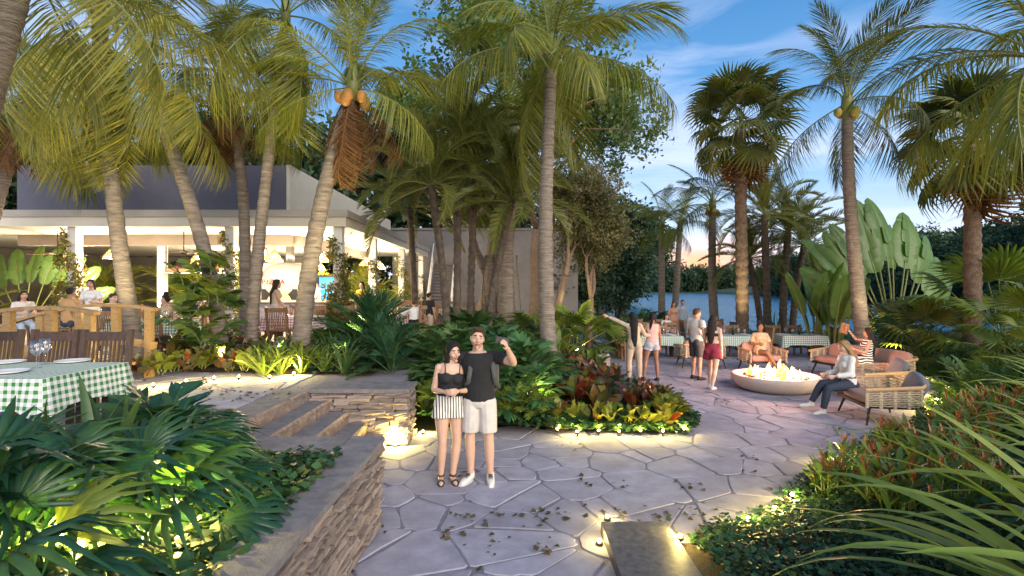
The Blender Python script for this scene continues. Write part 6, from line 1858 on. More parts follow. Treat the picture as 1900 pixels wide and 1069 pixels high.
def person(label, loc, heading=0.0, h=1.72, sex='f', skin='skin_tan', lean=(0, 0), twist=0, head=(0, 0, 0), armL=None, armR=None, legL=None, legR=None,
           hair=('long', 'hair_black'), top=('tee', 'white_cloth'), bottom=('shorts', 'denim_light'), shoes='shoe_white', pelvis_z=None, voxel=.0155, face=True, curlL=35, curlR=35, group=None, bare_feet=False, build=1.0, foot_yaw=(0.1, 0.1), detail=False, feet=True):
    s = h / 1.75
    fem = sex == 'f'
    o_name = 'person'
    down_arm = ((.16, .02, -1), (.10, .22, -1))
    armL = armL or down_arm; armR = armR or down_arm
    legL = legL or ((.03, .0, -1), (.0, -.03, -1)); legR = legR or ((.03, .0, -1), (.0, -.03, -1))
    TH, SH, UA, FA = .43, .42, .285, .25
    hipw = .088 if fem else .085
    shw = .158 if fem else .185
    legs = []
    for side, lg in ((1, legL), (-1, legR)):
        t, k = dirv(side, lg[0]), dirv(side, lg[1])
        legs.append((side, Vector((side * hipw, 0, -.03)), t, k))
    if pelvis_z is None:
        pz = max(-(hp.z + t.z * TH + k.z * SH) for (_, hp, t, k) in legs) + .085
    else:
        pz = pelvis_z / s
    P = Vector((0, 0, pz))
    Rt = Matrix.Rotation(R(twist), 3, 'Z') @ Matrix.Rotation(R(lean[0]), 3, 'X') @ Matrix.Rotation(R(lean[1]), 3, 'Y')
    T = lambda x, y, z: P + Rt @ Vector((x, y, z))
    # body surfaces -------------------------------------------------
    def torso(mb, z0, z1, off=0.0, flare=0.0, cap=True, bust=True):
        prof = [(-.11, .11, .085), (-.06, .158, .108), (0, .168, .115), (.07, .155, .105), (.15, .128, .092), (.22, .130, .093), (.30, .148, .103), (.37, .158, .108), (.44, .155, .098), (.49, .125, .082), (.53, .075, .065)] if fem else \
               [(-.11, .11, .085), (-.06, .152, .105), (0, .160, .112), (.07, .155, .108), (.15, .150, .104), (.22, .156, .106), (.30, .172, .115), (.37, .185, .120), (.44, .182, .108), (.49, .145, .090), (.53, .085, .070)]
        zs = [p[0] for p in prof]
        zz = sorted(set([z0, z1] + [z for z in zs if z0 < z < z1]))
        n = 18; vs = []
        for z in zz:
            rx = float(np.interp(z, zs, [p[1] for p in prof])) * build + off; ry = float(np.interp(z, zs, [p[2] for p in prof])) * build + off
            if flare and z < .25: rx += flare * (0.25 - z); ry += flare * (.25 - z)
            yo = .012 * math.sin((z + .1) * 7) - (.0 if z < .3 else (z - .3) * .02)
            for k in range(n):
                a = 2 * PI * k / n
                vs.append(T(rx * math.cos(a), yo + ry * math.sin(a), z))
        fs = [(i * n + k, i * n + (k + 1) % n, (i + 1) * n + (k + 1) % n, (i + 1) * n + k) for i in range(len(zz) - 1) for k in range(n)]
        fs += [tuple(range(n - 1, -1, -1)), tuple((len(zz) - 1) * n + k for k in range(n))]
        mb.add(vs, fs)
        if fem and bust and z1 > .36:
            for sd in (-1, 1): mb.ellip(T(sd * .068, -.088, .345), (.062 + off, .055 + off, .058 + off), 12, 8)
        if z0 < -.02:
            for sd in (-1, 1): mb.ellip(T(sd * .075, .055, -.04), (.085 + off, .075 + off, .095 + off), 12, 8)
    def armpts(side, arm):
        S = T(side * shw, .01, .455); d1, d2 = dirv(side, arm[0]), dirv(side, arm[1])
        E = S + d1 * UA; W = E + d2 * FA
        return S, E, W, d1, d2
    def limb(mb, A, B, C, radii, f0, f1, off=0.0, n=12, offend=None):
        """radii at fractions 0..2 along A-B-C"""
        fr = sorted(set([f0, f1] + [x for x in (0, .12, .25, .5, .75, .9, 1.0, 1.1, 1.25, 1.5, 1.75, 2.0) if f0 < x < f1]))
        pts = [A.lerp(B, f) if f <= 1 else B.lerp(C, f - 1) for f in fr]
        rr_ = [float(np.interp(f, radii[0], radii[1])) + off + (0 if offend is None else offend * (f - f0) / max(.01, f1 - f0)) for f in fr]
        mb.tube(pts, rr_, n)
    AR = ([0, .25, .6, 1, 1.3, 1.75, 2], [.046, .044, .040, .034, .036, .026, .023]) if fem else ([0, .25, .6, 1, 1.3, 1.75, 2], [.056, .056, .051, .041, .044, .031, .027])
    LR = ([0, .25, .6, .95, 1.1, 1.35, 1.75, 2], [.092, .090, .074, .054, .053, .058, .040, .035]) if fem else ([0, .25, .6, .95, 1.1, 1.35, 1.75, 2], [.088, .086, .072, .056, .055, .060, .042, .037])
    AR = (AR[0], [r * build for r in AR[1]]); LR = (LR[0], [r * build for r in LR[1]])
    mb = MB()
    torso(mb, -.11, .53)
    arms = {}
    for side, arm, curl in ((1, armL, curlL), (-1, armR, curlR)):
        S, E, W, d1, d2 = armpts(side, arm); arms[side] = (S, E, W, d1, d2)
        mb.ellip(S, (AR[1][0] * 1.08,) * 3, 12, 8)
        mb.tube([T(side * .07, 0, .475), S + Vector((0, 0, .008))], [.055, AR[1][0] * .92], 10)
        limb(mb, S, E, W, AR, 0, 2)
        # hand: palm, four fingers, thumb
        d = d2
        inw = Vector((-side, 0, 0)) if abs(d.x) < .8 else Vector((0, -1, 0))
        nrm = (inw - d * inw.dot(d)).normalized()      # palm side
        sd_ = d.cross(nrm) * side; sd_.normalize()      # towards the thumb
        if sd_.y > .3: sd_ = -sd_
        fr_ = .0080 if voxel < .01 else .0115
        mb.tube([W - d * .01, W + d * .03, W + d * .085], [.024, .040, .041], 10, flat=.46, up=sd_)
        for k, (q, ln) in enumerate(((.030, .072), (.010, .080), (-.010, .075), (-.030, .058))):
            b0 = W + d * .082 + sd_ * q; pts = [b0]; dd = d.copy()
            for j in range(3):
                dd = (Matrix.Rotation(R(curl * (.5 + .4 * j)) * 1, 3, sd_) @ dd) if (Matrix.Rotation(R(20), 3, sd_) @ d).dot(nrm) > 0 else (Matrix.Rotation(-R(curl * (.5 + .4 * j)), 3, sd_) @ dd)
                pts.append(pts[-1] + dd * (ln / 3))
            mb.tube(pts, [fr_, fr_, fr_ * .92, fr_ * .75], 7)
        b0 = W + d * .025 + sd_ * .03
        mb.tube([b0, b0 + (d * .7 + sd_ * .7 + nrm * .2).normalized() * .035, b0 + (d * .85 + sd_ * .45 + nrm * .3).normalized() * .068], [fr_ * 1.35, fr_ * 1.15, fr_ * .85], 7)
    legp = {}
    for side, hp, t, k in legs:
        Hh = P + Vector((hp.x, hp.y, hp.z)); K = Hh + t * TH; A = K + k * SH
        legp[side] = (Hh, K, A)
        limb(mb, Hh, K, A, LR, 0, 2)
        calf = K.lerp(A, .32); fw = Vector((0, 1, 0)) if abs(k.z) > .5 else Vector((0, 0, -1))
        mb.ellip(calf + fw * .018, (.043 * build, .046 * build, .10), 10, 8)
        if feet:
            fy = foot_yaw[0 if side > 0 else 1]
            fd = Vector((side * math.sin(fy), -math.cos(fy), 0))
            drop = 0 if k.z < -.85 else -.25
            fd = (fd + Vector((0, 0, drop))).normalized()
            mb.tube([A + Vector((0, .045, -.05)), A + Vector((0, .02, -.045)), A + fd * .06 + Vector((0, 0, -.045)), A + fd * .13 + Vector((0, 0, -.062)), A + fd * .185 + Vector((0, 0, -.070))], [.020, .034, .036, .034, .016], 10, flat=.72, up=(1, 0, 0))
    # neck and head
    Rh = Rt @ Matrix.Rotation(R(head[0]), 3, 'Z') @ Matrix.Rotation(R(head[1]), 3, 'X') @ Matrix.Rotation(R(head[2]), 3, 'Y')
    NB = T(0, .0, .50); HC = T(0, -.022, .665)
    mb.tube([NB, NB.lerp(HC, .5) + Rt @ Vector((0, .01, 0)), HC + Rh @ Vector((0, .02, -.03))], [.056 if fem else .066, .048 if fem else .058, .050 if fem else .060], 12)
    Hh_ = lambda x, y, z: HC + Rh @ Vector((x, y, z))
    n, m = 20, 16; vs = []
    for i in range(m + 1):
        th = PI * i / m
        for k in range(n):
            a = 2 * PI * k / n
            x, y, z = math.sin(th) * math.cos(a), math.sin(th) * math.sin(a), -math.cos(th)
            X = x * .074; Y = y * .094; Z_ = z * .118
            if z < 0:
                X *= 1 - .30 * (-z) ** 1.3; Y *= 1 - .10 * (-z)
                if y < 0: Y -= .010 * (-z)
                else: Y *= 1 - .25 * (-z)
            if y > 0 and z > -.2: Y *= 1.06
            vs.append(Hh_(X, Y, Z_))
    fs = [(i * n + k, i * n + (k + 1) % n, (i + 1) * n + (k + 1) % n, (i + 1) * n + k) for i in range(m) for k in range(n)]
    mb.add(vs, fs)
    mb.tube([Hh_(0, -.088, .022), Hh_(0, -.102, -.004), Hh_(0, -.112, -.022), Hh_(0, -.094, -.032)], [.008, .010, .0145, .010], 8)
    mb.ellip(Hh_(0, -.088, -.058), (.024, .014, .012), 10, 6)
    mb.ellip(Hh_(0, -.078, -.098), (.022, .020, .016), 10, 6)
    mb.ellip(Hh_(0, -.074, .036), (.054, .020, .011), 10, 6)
    for sd in (-1, 1):
        mb.ellip(Hh_(sd * .074, .010, .0), (.010, .020, .032), 8, 6)
        mb.ellip(Hh_(sd * .040, -.066, -.022), (.024, .020, .024), 8, 6)
    me = remesh(mb, voxel if not detail else .0065, 3 if not detail else 3, 'person')
    for mt in (MAT[skin],): me.materials.append(mt)
    if face:
        me.materials.append(MAT['lip']); me.materials.append(MAT[hair[1]])
        inv = Rh.transposed()
        mi = [0] * len(me.polygons)
        for p in me.polygons:
            q = inv @ (p.center - HC)
            if q.y < -.07 and abs(q.x) < .026 and abs(q.z + .058) < .010: mi[p.index] = 1
            elif q.y < -.055 and .012 < abs(q.x) < .050 and .036 < q.z + abs(q.x) * .12 < .048: mi[p.index] = 2
        me.polygons.foreach_set('material_index', mi)
    body = bpy.data.objects.new(o_name, me); COL.objects.link(body)
    body.location = loc; body.rotation_euler = (0, 0, heading); body.scale = (s, s, s)
    tag(body, label, 'person', group)
    def sub(name, mb_, mat, vx=None, sm=2, raw=False):
        if raw: me_ = mb_.mesh(name, MAT[mat], True)
        else:
            me_ = remesh(mb_, vx or max(.010, voxel * .9), sm, name); me_.materials.append(MAT[mat])
        return mobj(name, me_, body)
    if face:
        for sd in (-1, 1):
            e = MB(); e.ellip(Hh_(sd * .031, -.0785, .012), (.0125, .0075, .0055), 10, 6); sub('eye', e, 'eye_white', raw=True)
            e = MB(); e.ellip(Hh_(sd * .031, -.0840, .012), (.0068, .004, .0066), 8, 6); sub('iris', e, 'eye_dark', raw=True)
    # clothes -------------------------------------------------
    def top_garment(kind, mat, bot=None):
        g_ = MB()
        if kind in ('tee', 'shirt', 'long', 'loose', 'sleeveless', 'dress'):
            lo = {'tee': -.04, 'shirt': -.10, 'long': -.02, 'loose': -.06, 'sleeveless': -.02, 'dress': -.12}[kind] if bot is None else bot
            torso(g_, lo, .51, .014 if kind != 'loose' else .03, flare=.10 if kind in ('loose',) else .05 if kind == 'shirt' else 0.02)
            se = {'tee': .62, 'shirt': 1.8, 'long': 1.85, 'loose': .75, 'sleeveless': 0, 'dress': 0}[kind]
            for side in (1, -1):
                S, E, W, d1, d2 = arms[side]
                g_.tube([T(side * .07, 0, .468), S + Vector((0, 0, .004))], [.062, AR[1][0] + .014], 10)
                if se:
                    g_.ellip(S, (AR[1][0] * 1.08 + .013,) * 3, 12, 8)
                    limb(g_, S, E, W, AR, 0, se, .015, offend=.012 if kind in ('tee', 'loose') else .004)
            if kind in ('tee', 'shirt', 'long') and not fem:
                g_.tube([T(0, .0, .49), T(0, .004, .535)], [.074, .070], 12)
        elif kind == 'cami':
            torso(g_, .12 if bot is None else bot, .40, .016, flare=.12)
            for side in (1, -1):
                g_.tube([T(side * .085, -.105, .385), T(side * .09, -.07, .46), T(side * .095, .0, .50), T(side * .08, .085, .40)], .0085, 6)
        elif kind == 'bra':
            torso(g_, .30, .375, .012)
            for side in (1, -1): g_.tube([T(side * .085, -.11, .36), T(side * .09, -.06, .46), T(side * .09, .02, .49), T(side * .06, .10, .37)], .009, 6)
        if kind in ('cami', 'bra'):
            for side in (1, -1):
                e = MB(); e.tube([T(side * .080, -.118, .39), T(side * .088, -.106, .43), T(side * .092, -.074, .495), T(side * .095, .0, .538), T(side * .085, .075, .49), T(side * .07, .105, .38)], .0062, 6); mobj('shoulder_strap', e.mesh('shoulder_strap', MAT[mat], True), body)
        return sub({'bra': 'bralette', 'cami': 'camisole', 'dress': 'dress', 'shirt': 'shirt', 'long': 'jumper'}.get(kind, 'top'), g_, mat)
    def bottom_garment(kind, mat):
        g_ = MB()
        wz = .14 if fem else .06
        torso(g_, -.11, wz, .017)
        L_ = {'shorts': .55, 'short_shorts': .30, 'knee': .86, 'pants': 1.93, 'skirt': .45, 'capri': 1.6}[kind]
        for side in (1, -1):
            Hh, K, A = legp[side]
            limb(g_, Hh, K, A, LR, 0, L_, .018 if kind != 'pants' else .014, offend=.02 if kind in ('shorts', 'knee', 'short_shorts') else (.05 if kind == 'skirt' else .006))
        return sub({'skirt': 'skirt', 'pants': 'trousers', 'capri': 'trousers'}.get(kind, 'shorts'), g_, mat)
    if top: top_garment(*top)
    if bottom: bottom_garment(*bottom)
    if top and len(top) > 2: pass
    # shoes
    if shoes and feet:
        for side in (1, -1):
            Hh, K, A = legp[side]
            k = legs[0 if side > 0 else 1][3]
            fy = foot_yaw[0 if side > 0 else 1]
            fd = (Vector((side * math.sin(fy), -math.cos(fy), 0)) + Vector((0, 0, 0 if k.z < -.85 else -.25))).normalized()
            g_ = MB()
            if bare_feet:      # strappy heeled sandal
                g_.tube([A + Vector((0, .05, -.062)), A + fd * .06 + Vector((0, 0, -.072)), A + fd * .15 + Vector((0, 0, -.082)), A + fd * .20 + Vector((0, 0, -.082))], [.020, .032, .040, .026], 10, flat=.28, up=(1, 0, 0))
                g_.tube([A + Vector((0, .048, -.04)), A + Vector((0, .052, -.085))], [.024, .020], 8)
                g_.tube([A + Vector((.042 * math.cos(q * .63), .045 * math.sin(q * .63), -.01)) for q in range(11)], .010, 6)
                g_.tube([A + fd * .13 + Vector((x, 0, z)) for x, z in ((-.040, -.07), (-.025, -.035), (0, -.026), (.025, -.035), (.040, -.07))], .013, 6)
            else:
                g_.tube([A + Vector((0, .058, -.052)), A + Vector((0, .03, -.046)), A + fd * .05 + Vector((0, 0, -.045)), A + fd * .14 + Vector((0, 0, -.060)), A + fd * .205 + Vector((0, 0, -.068))], [.028, .045, .047, .045, .024], 12, flat=.80, up=(1, 0, 0))
                g_.tube([A + Vector((0, .012, -.03)), A + Vector((0, .006, .015))], [.044, .043], 10)
            sh_ = sub('shoe' if not bare_feet else 'sandal', g_, shoes, vx=.0075 if detail else .011, sm=2)
            if detail and not bare_feet:
                e = MB()
                for q in range(5):
                    c = A + fd * (.045 + q * .022) + Vector((0, 0, .002 - q * .0085))
                    sdv = Vector((fd.y, -fd.x, 0)).normalized()
                    e.tube([c - sdv * .024 + Vector((0, 0, -.006)), c + Vector((0, 0, .002)), c + sdv * .024 + Vector((0, 0, -.006))], .0065, 5)
                mobj('laces', e.mesh('laces', MAT['shoe_black'], True), body)
                e = MB(); e.tube([A + Vector((0, .07, -.083)), A + fd * .05 + Vector((0, 0, -.085)), A + fd * .15 + Vector((0, 0, -.087)), A + fd * .225 + Vector((0, 0, -.078))], [.030, .044, .046, .022], 10, flat=.22, up=(1, 0, 0))
                mobj('sole', e.mesh('sole', MAT['shoe_white'], True), body)
    # hair
    st_, hm = hair
    g_ = MB()
    if st_ == 'bald': pass
    else:
        if st_ in ('short', 'crop'):
            g_.ellip(Hh_(0, .018, .036), (.080, .094, .100), 18, 12, rot=Rh)
            g_.ellip(Hh_(0, -.035, .104), (.060, .052, .032), 12, 8, rot=Rh)
            if st_ == 'short':
                for k in range(9): g_.ellip(Hh_(-.05 + k * .0125, -.050 - .012 * (k % 2), .110 + .008 * (k % 3)), (.020, .03, .018), 8, 6, rot=Rh)
        else:
            g_.ellip(Hh_(0, .022, .030), (.085, .092, .108), 18, 12, rot=Rh)
            g_.ellip(Hh_(0, -.020, .098), (.062, .058, .036), 12, 8, rot=Rh)
            for sd in (-1, 1):
                g_.tube([Hh_(sd * .030, -.070, .098), Hh_(sd * .066, -.045, .058), Hh_(sd * .078, -.012, .0), Hh_(sd * .078, .02, -.06)], [.012, .018, .020, .022], 8)
            if st_ in ('long', 'vlong'):
                ln = .30 if st_ == 'long' else .50
                back = [Hh_(0, .075, .02), Hh_(0, .088, -.08)]
                q = T(0, .105, .43); back += [Vector((back[-1].x * .3 + q.x * .7, q.y + .02, q.z)), T(0, .125, .43 - ln * .55), T(0, .125, .43 - ln)]
                g_.tube(back, [.075, .082, .090, .080, .045], 14, flat=.45, up=(1, 0, 0))
                for sd in (-1, 1): g_.tube([Hh_(sd * .075, .02, -.02), Hh_(sd * .080, .04, -.10), T(sd * .085, .07, .43)], [.026, .032, .030], 8)
            if st_ == 'front':      # long hair also in front of one shoulder
                g_.tube([Hh_(0, .07, .0), Hh_(0, .085, -.09), T(0, .09, .42)], [.07, .075, .05], 12, flat=.5, up=(1, 0, 0))
                for sd in (-1, 1): g_.tube([Hh_(sd * .074, -.01, .02), Hh_(sd * .080, -.005, -.06), Hh_(sd * .078, .005, -.13), Hh_(sd * .070, .01, -.19)], [.020, .028, .030, .018], 8)
            if st_ == 'pony':
                g_.ellip(Hh_(0, .10, .055), (.035, .03, .035), 8, 6)
                g_.tube([Hh_(0, .10, .05), Hh_(0, .14, -.03), Hh_(.01, .14, -.16), Hh_(.02, .13, -.32)], [.03, .042, .04, .018], 10)
            if st_ == 'bun':
                g_.ellip(Hh_(0, .015, .155), (.062, .062, .058), 12, 8)
        sub('hair', g_, hm, vx=.008 if detail else .012, sm=2)
    return body, dict(T=T, Hh=Hh_, arms=arms, legs=legp, s=s)

def on(px, py, z=0.0): return gp(px, py, z)
def face_to(deg): return R(deg)
# the couple at the front --------------------------------------------------
pw, iw = person('woman in black camisole and striped shorts leaning on the man, front of the patio', on(833, 892), R(14), 1.66, 'f', 'skin_light', lean=(2, 4), head=(22, 4, -8),
    armL=((.30, .10, -1), (-.72, .62, .10)), armR=((.22, -.05, -1), (-.40, .80, .05)), legL=((.02, .06, -1), (-.12, -.02, -1)), legR=((.0, .10, -1), (.03, -.12, -1)),
    hair=('front', 'hair_black'), top=('cami', 'black_satin'), bottom=('short_shorts', 'striped_cloth'), shoes='shoe_black', bare_feet=True, detail=True, voxel=.0065, curlL=30, curlR=25, build=1.05)
mb = MB(); mb.tube([iw['arms'][1][2] + Vector((.028 * math.cos(q * .63), .01 * math.sin(q * 1.2), .028 * math.sin(q * .63))) for q in range(11)], .008, 6); mb.build('bracelet', MAT['shoe_black'], pw)
pm, im = person('man in black polo and pale shorts holding up a phone, front of the patio', on(890, 892), R(-4), 1.82, 'm', 'skin_light', lean=(0, -2), head=(12, -3, 8),
    armL=((.80, .55, -.16), (-.22, .62, .70)), armR=((.40, -.35, -.8), (.25, -.55, -.75)), legL=((.05, .03, -1), (.04, -.04, -1)), legR=((.06, .03, -1), (-.02, -.04, -1)),
    hair=('short', 'hair_brown'), top=('tee', 'black_cloth'), bottom=('knee', 'offwhite_cloth'), shoes='shoe_white', detail=True, voxel=.0065, curlL=45, build=1.0, foot_yaw=(.15, .45))
Mm = Matrix.Translation(pm.location) @ Matrix.Rotation(R(-4), 4, 'Z') @ Matrix.Scale(im['s'], 4)
bp_ = empty('backpack', Mm @ Vector((0, .17, 1.2)), R(4), 'dark grey backpack on the back of the man in the black polo', 'backpack')
mb = MB(); mb.ellip((0.05, .06, -.02), (.17, .11, .25), 18, 14, power=.7); mb.build('bag', MAT['bag_grey'], bp_, True)
for sd in (1, -1):
    mb = MB(); mb.tube([(sd * .11, .02, .20), (sd * .13, -.10, .285), (sd * .125, -.235, .24), (sd * .135, -.295, .10), (sd * .16, -.255, -.06), (sd * .205, -.13, -.15), (sd * .18, 0, -.16)], .028, 8, flat=.35); mb.build('strap', MAT['bag_grey'], bp_, True)
W_, d_ = im['arms'][1][2], im['arms'][1][4]
mb = MB(); mb.box((0, 0, 0), (.16, .010, .078)); mb.box((0, -.0062, 0), (.150, .002, .068)); mb.box((.06, .0062, .02), (.02, .003, .02))
ph_ = mb.build('phone', MAT['shoe_black'], loc=Mm @ (W_ + d_ * .10 + Vector((-.03, .05, .01))), rot=(R(-8), R(10), R(20)))
tag(ph_, 'black phone held up sideways in the hand of the man', 'phone')

# people on the patio ------------------------------------------------------
person('woman in beige with very long black hair, arm stretched to the left', on(1177, 708), R(180 - 8), 1.70, 'f', 'skin_light', lean=(0, 3), head=(20, 0, 5), armL=((.85, .15, .42), (1.0, .1, .45)), armR=((.35, .10, -.7), (.75, .20, .0)),
    legL=((.10, .0, -1), (.0, -.05, -1)), legR=((.08, .05, -1), (.02, -.05, -1)), hair=('vlong', 'hair_black'), top=('long', 'beige_cloth'), bottom=('pants', 'beige_cloth'), shoes='shoe_black', build=1.03)
person('dark skinned woman with a ponytail, pink top and denim shorts, beside the woman in beige', on(1209, 707), R(180 + 8), 1.68, 'f', 'skin_brown', lean=(0, -3), head=(-25, 0, -5), armL=((.45, .1, -.7), (.7, .25, .2)), armR=((.16, .0, -1), (.1, .2, -1)),
    legL=((.16, .08, -1), (.10, -.02, -1)), legR=((.10, .0, -1), (.04, -.08, -1)), hair=('pony', 'hair_black'), top=('sleeveless', 'pink_cloth'), bottom=('short_shorts', 'denim_light'), shoes='shoe_black')
person('man in pale tee and dark shorts with a hand on his hip', on(1292, 704), R(118), 1.78, 'm', 'skin_tan', head=(-10, 0, 0), armL=((.15, .05, -1), (-.05, .5, -.8)), armR=((.55, -.40, -.75), (-.45, .55, -.45)),
    legL=((.05, .06, -1), (.0, -.08, -1)), legR=((.08, -.02, -1), (.0, -.05, -1)), hair=('crop', 'hair_brown'), top=('tee', 'offwhite_cloth'), bottom=('knee', 'charcoal_cloth'), shoes='shoe_black')
person('woman in red skirt and black bralette walking past the fire bowl', on(1322, 724), R(140), 1.70, 'f', 'skin_light', lean=(4, 0), head=(-15, 6, 0), armL=((.12, .25, -1), (.05, .35, -1)), armR=((.12, -.15, -1), (.05, .1, -1)),
    legL=((.03, .28, -1), (.0, .05, -1)), legR=((.03, -.30, -1), (.0, -.55, -1)), hair=('long', 'hair_dark_brown'), top=('bra', 'black_cloth'), bottom=('skirt', 'red_cloth'), shoes='shoe_white')
person('seated woman with a bun and patterned top, legs crossed in the armchair', (6.80, 13.98, 0), R(-6), 1.70, 'f', 'skin_brown', lean=(-8, 0), head=(10, 0, -6), armL=((.35, .15, -.8), (-.25, .8, -.3)), armR=((.35, .1, -.9), (-.5, .7, .1)),
    legL=((-.05, 1, -.06), (.0, .25, -1)), legR=((-.25, 1, .10), (-.35, .55, -.8)), hair=('bun', 'hair_black'), top=('loose', 'print_cloth'), bottom=('short_shorts', 'print_cloth'), shoes='shoe_black', bare_feet=True, pelvis_z=.58)
person('blond woman in white top and dark jeans seated in the nearest rope armchair', (6.18, 9.42, 0), R(-92), 1.72, 'f', 'skin_light', lean=(4, 0), head=(6, 6, 0), armL=((.15, .25, -1), (-.2, .9, -.15)), armR=((.15, .25, -1), (-.2, .9, -.15)),
    legL=((.05, 1, -.12), (.0, .22, -1)), legR=((.0, 1, .0), (.0, .55, -1)), hair=('long', 'hair_blond'), top=('long', 'white_cloth'), bottom=('pants', 'denim_dark'), shoes='shoe_white', pelvis_z=.56)
pz_, iz_ = person('dark haired woman in zebra dress seated on the long sofa, hand raised', (8.55, 12.35, 0), R(-118), 1.70, 'f', 'skin_tan', lean=(-4, 4), head=(-12, 0, 0), armL=((.3, .3, -.85), (-.1, .9, .3)), armR=((.45, .62, .0), (.05, .55, .8)),
    legL=((.05, 1, -.10), (.0, .15, -1)), legR=((-.05, 1, -.05), (.0, .2, -1)), hair=('vlong', 'hair_dark_brown'), top=('sleeveless', 'zebra_cloth'), bottom=('skirt', 'zebra_cloth'), shoes='shoe_black', bare_feet=True, pelvis_z=.58)
mb = MB(); mb.box((0, 0, 0), (.19, .012, .26), rot=Matrix.Rotation(R(15), 3, 'Y'))
MZ = Matrix.Translation(pz_.location) @ Matrix.Rotation(R(-118), 4, 'Z') @ Matrix.Scale(iz_['s'], 4)
tag(mb.build('tablet', MAT['teak'], loc=MZ @ (iz_['arms'][-1][2] + Vector((-.02, -.10, .06))), rot=(0, 0, R(-60))), 'brown folder held up by the woman in the zebra dress', 'folder')
person('woman in peach dress standing with a man at the river edge', on(1248, 606, 0) * 1 if False else Vector((7.0, 22.2, 0)), R(6), 1.70, 'f', 'skin_tan', hair=('long', 'hair_brown'), top=('loose', 'peach_cloth'), bottom=('skirt', 'peach_cloth'), shoes='shoe_black', voxel=.018)
person('man in pale blue shirt standing beside the woman in peach', Vector((7.42, 22.3, 0)), R(0), 1.78, 'm', 'skin_tan', hair=('crop', 'hair_brown'), top=('shirt', 'blue_cloth'), bottom=('pants', 'beige_cloth'), voxel=.018)
person('woman in white seated at the far red patio table', Vector((5.95, 19.75, 0)), R(10), 1.66, 'f', 'skin_light', armL=((.2, .4, -.9), (-.3, .9, .1)), armR=((.2, .4, -.9), (-.3, .9, .1)), legL=((.05, 1, -.1), (0, .05, -1)), legR=((.05, 1, -.1), (0, .05, -1)), hair=('long', 'hair_black'), top=('tee', 'white_cloth'), bottom=('pants', 'denim_dark'), pelvis_z=.56, voxel=.018)
person('grey haired guest seated beyond the rough palm at the red table', Vector((7.55, 21.3, 0)), R(0), 1.70, 'm', 'skin_light', armL=((.2, .4, -.9), (-.3, .9, .1)), armR=((.2, .4, -.9), (-.3, .9, .1)), legL=((.05, 1, -.1), (0, .05, -1)), legR=((.05, 1, -.1), (0, .05, -1)), hair=('crop', 'hair_grey'), top=('shirt', 'white_cloth'), bottom=('pants', 'denim_dark'), pelvis_z=.56, voxel=.018)
# restaurant people --------------------------------------------------------
SEAT = dict(legL=((.05, 1, -.1), (0, .05, -1)), legR=((.05, 1, -.1), (0, .05, -1)), armL=((.2, .4, -.9), (-.3, .9, .1)), armR=((.2, .4, -.9), (-.3, .9, .1)))
person('woman with dark hair in white top and jeans perched at the left of the guests', Vector((-11.75, 12.3, TZ)), R(55), 1.68, 'f', 'skin_tan', hair=('long', 'hair_dark_brown'), top=('tee', 'offwhite_cloth'), bottom=('pants', 'denim_light'), pelvis_z=.66, lean=(5, 0), **SEAT)
person('man in cap and white shirt behind the guest table', Vector((-12.35, 14.7, TZ)), R(20), 1.76, 'm', 'skin_tan', hair=('crop', 'grey_cloth'), top=('shirt', 'white_cloth'), bottom=('pants', 'charcoal_cloth'))
person('broad man in tan shirt seen from behind at the guest table', Vector((-11.0, 12.75, TZ)), R(178), 1.84, 'm', 'skin_brown', hair=('crop', 'hair_black'), top=('tee', 'tan_cloth'), bottom=('pants', 'denim_dark'), pelvis_z=.66, build=1.1, **SEAT)
person('smiling woman in white top and jeans standing beside the vine bush', Vector((-10.35, 12.6, TZ)), R(15), 1.68, 'f', 'skin_tan', hair=('pony', 'hair_dark_brown'), top=('tee', 'white_cloth'), bottom=('pants', 'denim_light'), armL=((.3, .2, -.9), (-.2, .9, .1)), armR=((.2, .1, -1), (-.1, .6, -.6)))
person('young man with short brown hair seated left of the ringed trunk', Vector((-9.6, 12.3, TZ)), R(80), 1.70, 'm', 'skin_light', hair=('crop', 'hair_brown'), top=('tee', 'charcoal_cloth'), bottom=('pants', 'denim_dark'), pelvis_z=.58, **SEAT)
person('woman with a bun in patterned top dining behind the green table', Vector((-8.3, 12.3, TZ)), R(-35), 1.66, 'f', 'skin_tan', hair=('bun', 'hair_black'), top=('loose', 'print_cloth'), bottom=('pants', 'beige_cloth'), pelvis_z=.56, **SEAT)
person('woman with long black hair leaning in to her friend at the green table', Vector((-7.75, 12.35, TZ)), R(25), 1.66, 'f', 'skin_tan', hair=('long', 'hair_black'), top=('sleeveless', 'denim_dark'), bottom=('pants', 'denim_dark'), pelvis_z=.56, **SEAT)
person('woman with long dark hair and floral shorts walking between the palms', on(512, 640, TZ), R(120), 1.70, 'f', 'skin_tan', hair=('long', 'hair_dark_brown'), top=('sleeveless', 'beige_cloth'), bottom=('shorts', 'floral_denim'), shoes='shoe_white', armL=((.12, .35, -1), (.05, .5, -1)), armR=((.2, .35, -.9), (.1, .6, -.8)), legL=((.03, .15, -1), (0, 0, -1)), legR=((.03, -.12, -1), (0, -.3, -1)), head=(10, 0, 0))
person('waiter in white shirt and black apron in front of the blue fridge', Vector((-6.95, 18.2, TZ)), R(-60), 1.76, 'm', 'skin_tan', hair=('crop', 'hair_black'), top=('shirt', 'white_cloth'), bottom=('pants', 'black_cloth'), shoes='shoe_black', armL=((.2, .3, -.9), (-.1, .9, .1)), armR=((.2, .3, -.9), (-.1, .9, .1)))
